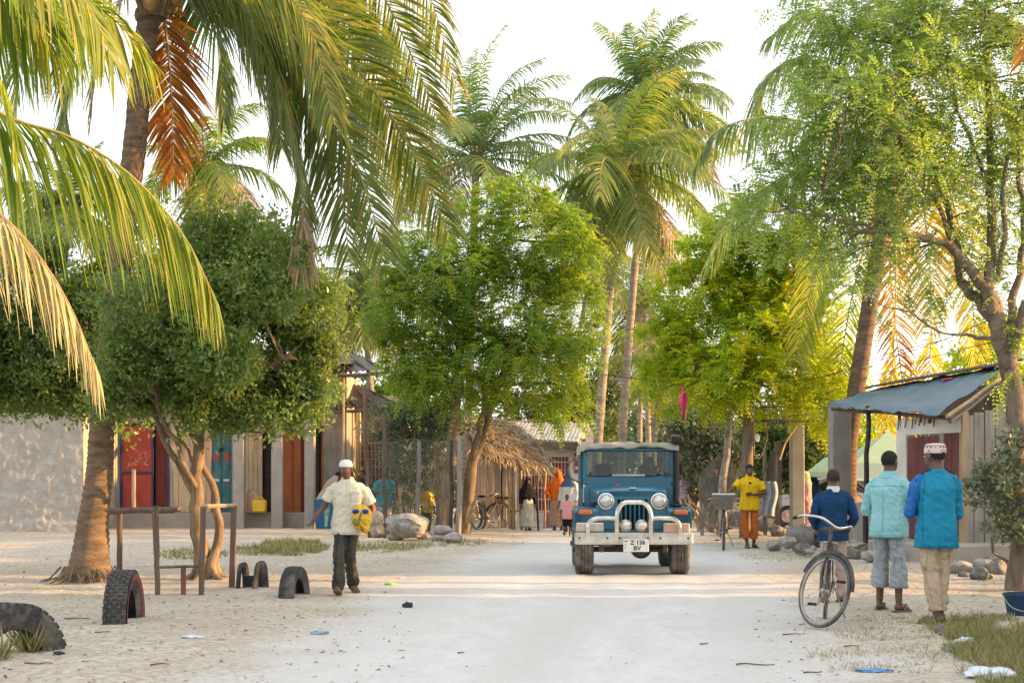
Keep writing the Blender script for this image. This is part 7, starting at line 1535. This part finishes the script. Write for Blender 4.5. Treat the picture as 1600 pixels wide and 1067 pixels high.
q0 = V((XY(509, 42.3), 42.3, 0)); bi = thing('blue_bin', 'blue plastic bin with a carton on top before the stooping man', 'bin', q0); MB().loft([(q0 + V((0, 0, 0)), .26, .22), (q0 + V((0, 0, .78)), .33, .28), (q0 + V((0, 0, .8)), .34, .29)], 4).build('bin', M_('blue_plastic', (.02, .12, .25), (.015, .09, .19), 4, .5, .1), bi)
MB().cbox((XY(517, 42.3), 42.3, 1.02), (.36, .3, .38), .01).top('carton', M_('plain_carton', (.42, .33, .24), (.36, .28, .2), 4, .9, .2), 'open carton standing on the blue bin at the shop', 'box', (XY(517, 42.3), 42.3, .82))
MB().lathe((XY(865, 43), 43, 0), [(.20, 0), (.27, .42), (.28, .44), (.26, .44), (.19, .02)], 18).top('washing_tub', M_('lilac_plastic', (.48, .30, .48), (.42, .26, .42), 4, .5, .1), 'lilac plastic tub left of the woman in orange', 'tub', (XY(865, 43), 43, 0), smooth=40)
# bucket at the right edge
q0 = G(1597, 962); BUC = M_('dark_blue_bucket', (.012, .055, .11), (.01, .04, .08), 4, .45, .1); bt_ = thing('bucket', 'dark blue bucket at the right edge under the moringa', 'bucket', q0); MB().lathe(q0, [(.145, 0), (.18, .21), (.195, .21), (.195, .235), (.17, .235), (.14, .02)], 24).build('pail', BUC, bt_, smooth=40); MB().tube(bez([q0 + V((-.19, 0, .2)), q0 + V((-.15, -.15, .1)), q0 + V((0, -.2, .06)), q0 + V((.15, -.15, .1)), q0 + V((.19, 0, .2))], 14), .006, 5).build('handle', BSTEEL, bt_)
# firewood by the net
rd = random.Random(12)
for i in range(16):
    a = P(rd.uniform(1082, 1135), rd.uniform(798, 812), 40 + rd.uniform(-.5, .5)); a.z = rd.uniform(0, .15); d = V((rd.uniform(-.4, .5), rd.uniform(-.4, .4), rd.uniform(.5, 1.2))); mb = MB(); limb(mb, a, a + d, .04, .02, i, .15, 6, 6); mb.top('dry_branch', PALEW, 'pale dry branch in the tangled heap right of the truck', 'branch', a, 'branches in the heap right of the truck', smooth=60)
# flag, strings, wires
fl = []; fs = []
for i in range(9):
    for j in range(15):
        s, t = i / 8, j / 14; w = .05 + .17 * max(0, 1 - abs(t - .42) / .42) + .03 * math.sin(t * 17); fl.append(P(1067 + 4 * t * t + 2 * math.sin(t * 4), 604 + 56 * t, 34) + V(((s - .65) * w, .05 * math.sin(s * 9 + t * 4), .05 * math.sin(s * 7 + 2 * t))))
for i in range(8):
    for j in range(14): a = i * 15 + j; fs.append((a, a + 1, a + 16, a + 15))
MB().add(fl, fs).top('pink_pennant', PINKT, 'torn pink cloth hanging from a wire above the right side of the street', 'flag', P(1067, 660, 34), smooth=180)
def wire(label, pts, r=.006, m=INK, name='overhead_wire'): MB().tube(bez([P(*p) for p in pts], 24), r, 4).top(name, m, label, 'wire', P(*pts[0]))
wire('thin wire carrying the pink cloth across the street trees', [(940, 585, 36), (1067, 603, 34), (1165, 640, 35)], .006)
wire('upper thin wire from the square post up to the moringa', [(1247, 600, 37), (1330, 575, 32), (1450, 540, 25), (1545, 500, 19.4)], .006)
wire('lower thin wire from the square post along the tarp roof', [(1247, 632, 37), (1330, 600, 33), (1450, 560, 26), (1570, 530, 19.4)], .006)
wire('sagging wire crossing in front of the palm trunk at right', [(1160, 600, 35.4), (1280, 590, 31), (1380, 555, 28), (1480, 530, 24)], .006)
wire('cord hanging with a pale bulb behind the man in yellow', [(1178, 600, 35.2), (1178, 660, 35.2), (1179, 712, 35.2)], .012, PALEW, 'hanging_cord')
MB().ell(P(1183, 684, 35.2), (.06, .06, .1), None, 10, 8).top('lamp_bulb', PLATE, 'pale bulb hanging on the cord behind the man in yellow', 'bulb', P(1183, 690, 35.2), smooth=180)
wire('drooping pale vine looping above the man in yellow', [(1150, 690, 35.9), (1165, 708, 35.9), (1185, 716, 35.9), (1196, 695, 35.9), (1200, 660, 35.9)], .018, PALEW, 'dry_vine')
wire('bare pale branch slanting up beside the square post', [(1218, 718, 36.6), (1228, 690, 36.6), (1245, 664, 36.6)], .03, PALEW, 'dry_branch_end')
# ------------------------------------------------------------------ ground cover
GRASS = leafmat('verge_grass', [(.11, .15, .04), (.20, .21, .07), (.34, .30, .13), (.44, .38, .2)], .35, None, .7, .2); DRYG = leafmat('dry_grass', [(.28, .24, .12), (.40, .34, .19), (.50, .43, .27)], .3, None, .8, .2)
def grass(name, label, regs, mat, seed, h=.10, w=.008):
    rg = np.random.default_rng(seed); P0 = []
    for (px, py, rx, ry, n) in regs:
        a = rg.uniform(0, 6.283, n); r_ = np.sqrt(rg.random(n)); X = px + np.cos(a) * r_ * rx; Yp = np.clip(py + np.sin(a) * r_ * ry, 800, 1090); Y = CH * FP / (Yp - HZ); P0.append(np.stack([(X - 800) * Y / FP, Y], 1))
    p = np.concatenate(P0); keep = vnoise(p[:, 0] * 3.3, p[:, 1] * 3.3, 9) > .38; p = p[keep]; n = len(p); z = ground_z(p[:, 0], p[:, 1])
    b = np.stack([p[:, 0], p[:, 1], z - .005], 1); d = unit(rg.normal(size=(n, 3)) * np.array([.6, .6, .1]) + np.array([0, 0, 1.0])); nr = rndunit(rg, n) * np.array([1, 1, .1])
    L = h * rg.uniform(.4, 1.4, n) * (.5 + vnoise(p[:, 0] * 2, p[:, 1] * 2, 4)); v, q = leaves(b, d, nr, L, np.full(n, w), .2); tag(link(name, fastmesh(name, v, q, rnd=rg.random(n)), mat), label, 'grass', kind='stuff')
grass('verge_grass', 'short green grass patch behind the walking man', [(455, 856, 60, 12, 5200), (400, 862, 40, 8, 1300), (600, 857, 70, 8, 1500), (300, 868, 60, 8, 900), (700, 850, 60, 6, 500)], GRASS, 1, .11, .014)
grass('roadside_grass', 'green and straw grass at the bottom right corner', [(1560, 1000, 75, 34, 7000), (1600, 1040, 110, 45, 8000), (1510, 1010, 40, 20, 1500), (1480, 978, 40, 10, 700)], GRASS, 2, .10, .007)
grass('dry_grass', 'thin straw-coloured grass on the trodden verge', [(1420, 985, 130, 22, 1500), (1380, 1030, 120, 30, 1300), (1215, 868, 60, 10, 700), (1120, 850, 40, 5, 350), (770, 846, 60, 8, 600), (60, 1025, 30, 10, 100)], DRYG, 3, .05, .007)
grass('tyre_weeds', 'weeds growing inside the near half-buried tyre', [(44, 1022, 14, 5, 260), (2, 1036, 12, 5, 120)], GRASS, 5, .2, .02)
# pebbles and fallen leaves
rg = np.random.default_rng(21); n = 1700
Yp = rg.uniform(832, 1085, n); X = rg.uniform(-60, 1660, n); Y = CH * FP / (Yp - HZ); px_ = (X - 800) * Y / FP; keep = (road_mask(px_, Y) < .3) | (rg.random(n) < .10); px_, Y = px_[keep], Y[keep]; n = len(px_); z = ground_z(px_, Y)
ico = np.array([(0, 0, 1), (.9, 0, .2), (.28, .85, .25), (-.72, .53, .2), (-.72, -.53, .25), (.28, -.85, .2)]); tri = np.array([(0, 1, 2), (0, 2, 3), (0, 3, 4), (0, 4, 5), (0, 5, 1)])
sz = np.clip(rg.lognormal(-4.6, .5, n), .004, .035); v = ico[None] * sz[:, None, None] * rg.uniform(.6, 1.4, (n, 1, 3)); v[..., 2] *= .6; v += np.stack([px_, Y, z - .002], 1)[:, None]
PEB = leafmat('pebble', [(.16, .14, .12), (.34, .31, .27), (.52, .5, .46)], .0, None, .95, .1)
tag(link('gravel', fastmesh('gravel', v.reshape(-1, 3), None, (np.arange(n)[:, None, None] * 6 + tri[None]).reshape(-1, 3), np.repeat(rg.random(n), 5)), PEB), 'small pebbles and crumbs scattered over the dust', 'gravel', kind='stuff')
n = 950; Yp = 1085 - 235 * rg.random(n) ** .75; X = np.where(rg.random(n) < .6, rg.uniform(-40, 640, n), rg.uniform(1180, 1640, n)); Y = CH * FP / (Yp - HZ); px_ = (X - 800) * Y / FP; z = ground_z(px_, Y)
v, q = leaves(np.stack([px_, Y, z + .006], 1), rg.normal(size=(n, 3)) * np.array([1, 1, .15]), rg.normal(size=(n, 3)) * .3 + np.array([0, 0, 1]), rg.uniform(.02, .07, n), rg.uniform(.008, .03, n), .3)
FALL = leafmat('fallen_leaf', [(.10, .06, .035), (.22, .15, .08), (.36, .27, .15), (.5, .42, .28)], .1, None, .9, .1)
tag(link('fallen_leaves', fastmesh('fallen_leaves', v, q, rnd=rg.random(n)), FALL), 'dry leaf litter scattered over the verges', 'leaf litter', kind='stuff')
# dropped twigs and litter
PLW = M_('white_plastic_film', (.62, .66, .70), (.5, .55, .6), 12, .4, .6, 20, spec=.5); PLB = M_('blue_plastic_film', (.05, .20, .45), (.2, .32, .45), 9, .4, .6, 20, spec=.5); PLG = M_('green_plastic_film', (.30, .55, .12), (.25, .45, .1), 9, .4, .5); DKR = M_('dark_rag', (.04, .045, .06), (.02, .02, .03), 9, .9, .5)
def crumple(name, label, cat, px, py, w, h, m, seed, flat=.35):
    q = G(px, py); W_ = w * q.y / FP; H_ = max(.012, h * q.y / FP); bm = bmesh.new(); bmesh.ops.create_icosphere(bm, subdivisions=3, radius=1); o = V((seed * 3.1, seed * 1.3, 0))
    for v_ in bm.verts: d = v_.co.normalized(); s = 1 + .5 * noise.noise(d * 2.2 + o) + .3 * abs(noise.noise(d * 6 + o)); v_.co = V((d.x * s * W_ / 2, d.y * s * W_ * .35, max(-.3, d.z) * s * H_ / 1.6))
    bm.verts.index_update(); z = gz(q.x, q.y); c = V((q.x, q.y, z + H_ * .3)); mb = MB().add([v_.co + c for v_ in bm.verts], [[a.index for a in f.verts] for f in bm.faces]); bm.free(); mb.top(name, m, label, cat, V((q.x, q.y, z)), smooth=60)
crumple('plastic_bag', 'blue and white plastic wrapper in the grass at lower right', 'litter', 1507, 1014, 30, 14, PLW, 1); crumple('plastic_wrapper', 'blue scrap beside the white wrapper in the grass', 'litter', 1485, 1021, 16, 7, PLB, 2); crumple('plastic_bag', 'large crumpled whitish bag at the bottom right edge', 'litter', 1548, 1064, 72, 18, PLW, 3); crumple('plastic_wrapper', 'flat pale blue wrapper near the bottom right', 'litter', 1365, 1049, 54, 5, PLB, 4)
crumple('plastic_bottle', 'crushed bluish bottle in the dust at lower left centre', 'litter', 500, 990, 26, 6, M_('grey_blue_film', (.25, .36, .42), (.2, .28, .33), 9, .3, .4), 5); crumple('dark_rag', 'small dark clump on the road right of the walking man', 'litter', 637, 949, 15, 9, DKR, 6); crumple('plastic_wrapper', 'bright green scrap on the ground beside the walking man', 'litter', 609, 914, 16, 5, PLG, 7); crumple('paper_scrap', 'white scrap in the dust below the split tyre', 'litter', 300, 1000, 30, 4, PLW, 8); crumple('plastic_wrapper', 'dark blue scrap right of the corner tyre', 'litter', 92, 1027, 16, 5, DKR, 9); crumple('paper_scrap', 'white scrap right of the upright red-sided tyre', 'litter', 222, 927, 18, 4, PLW, 10); crumple('dark_stone', 'small dark lump behind the heel of the man in the cap', 'stone', 1470, 992, 18, 16, STONED, 11)
rd = random.Random(77)
for i, (px, py, l) in enumerate([(1235, 992, 26), (1180, 1040, 60), (1330, 1010, 24), (1100, 1005, 14), (720, 1020, 10), (250, 1045, 30), (120, 965, 40), (1270, 1050, 30), (60, 1042, 50), (160, 990, 24)]):
    q = G(px, py); L = l * q.y / FP; a = rd.uniform(-.4, .4); d = V((math.cos(a), math.sin(a), 0)) * L / 2; z = gz(q.x, q.y) + .01; mb = MB(); limb(mb, q - d + V((0, 0, z)), q + d + V((0, 0, z + .005)), .007, .004, i, .1, 5, 5); mb.top('dry_twig', BROWNW, 'thin dry twig lying on the dusty ground', 'twig', V((q.x, q.y, z)), 'dry twigs on the ground')
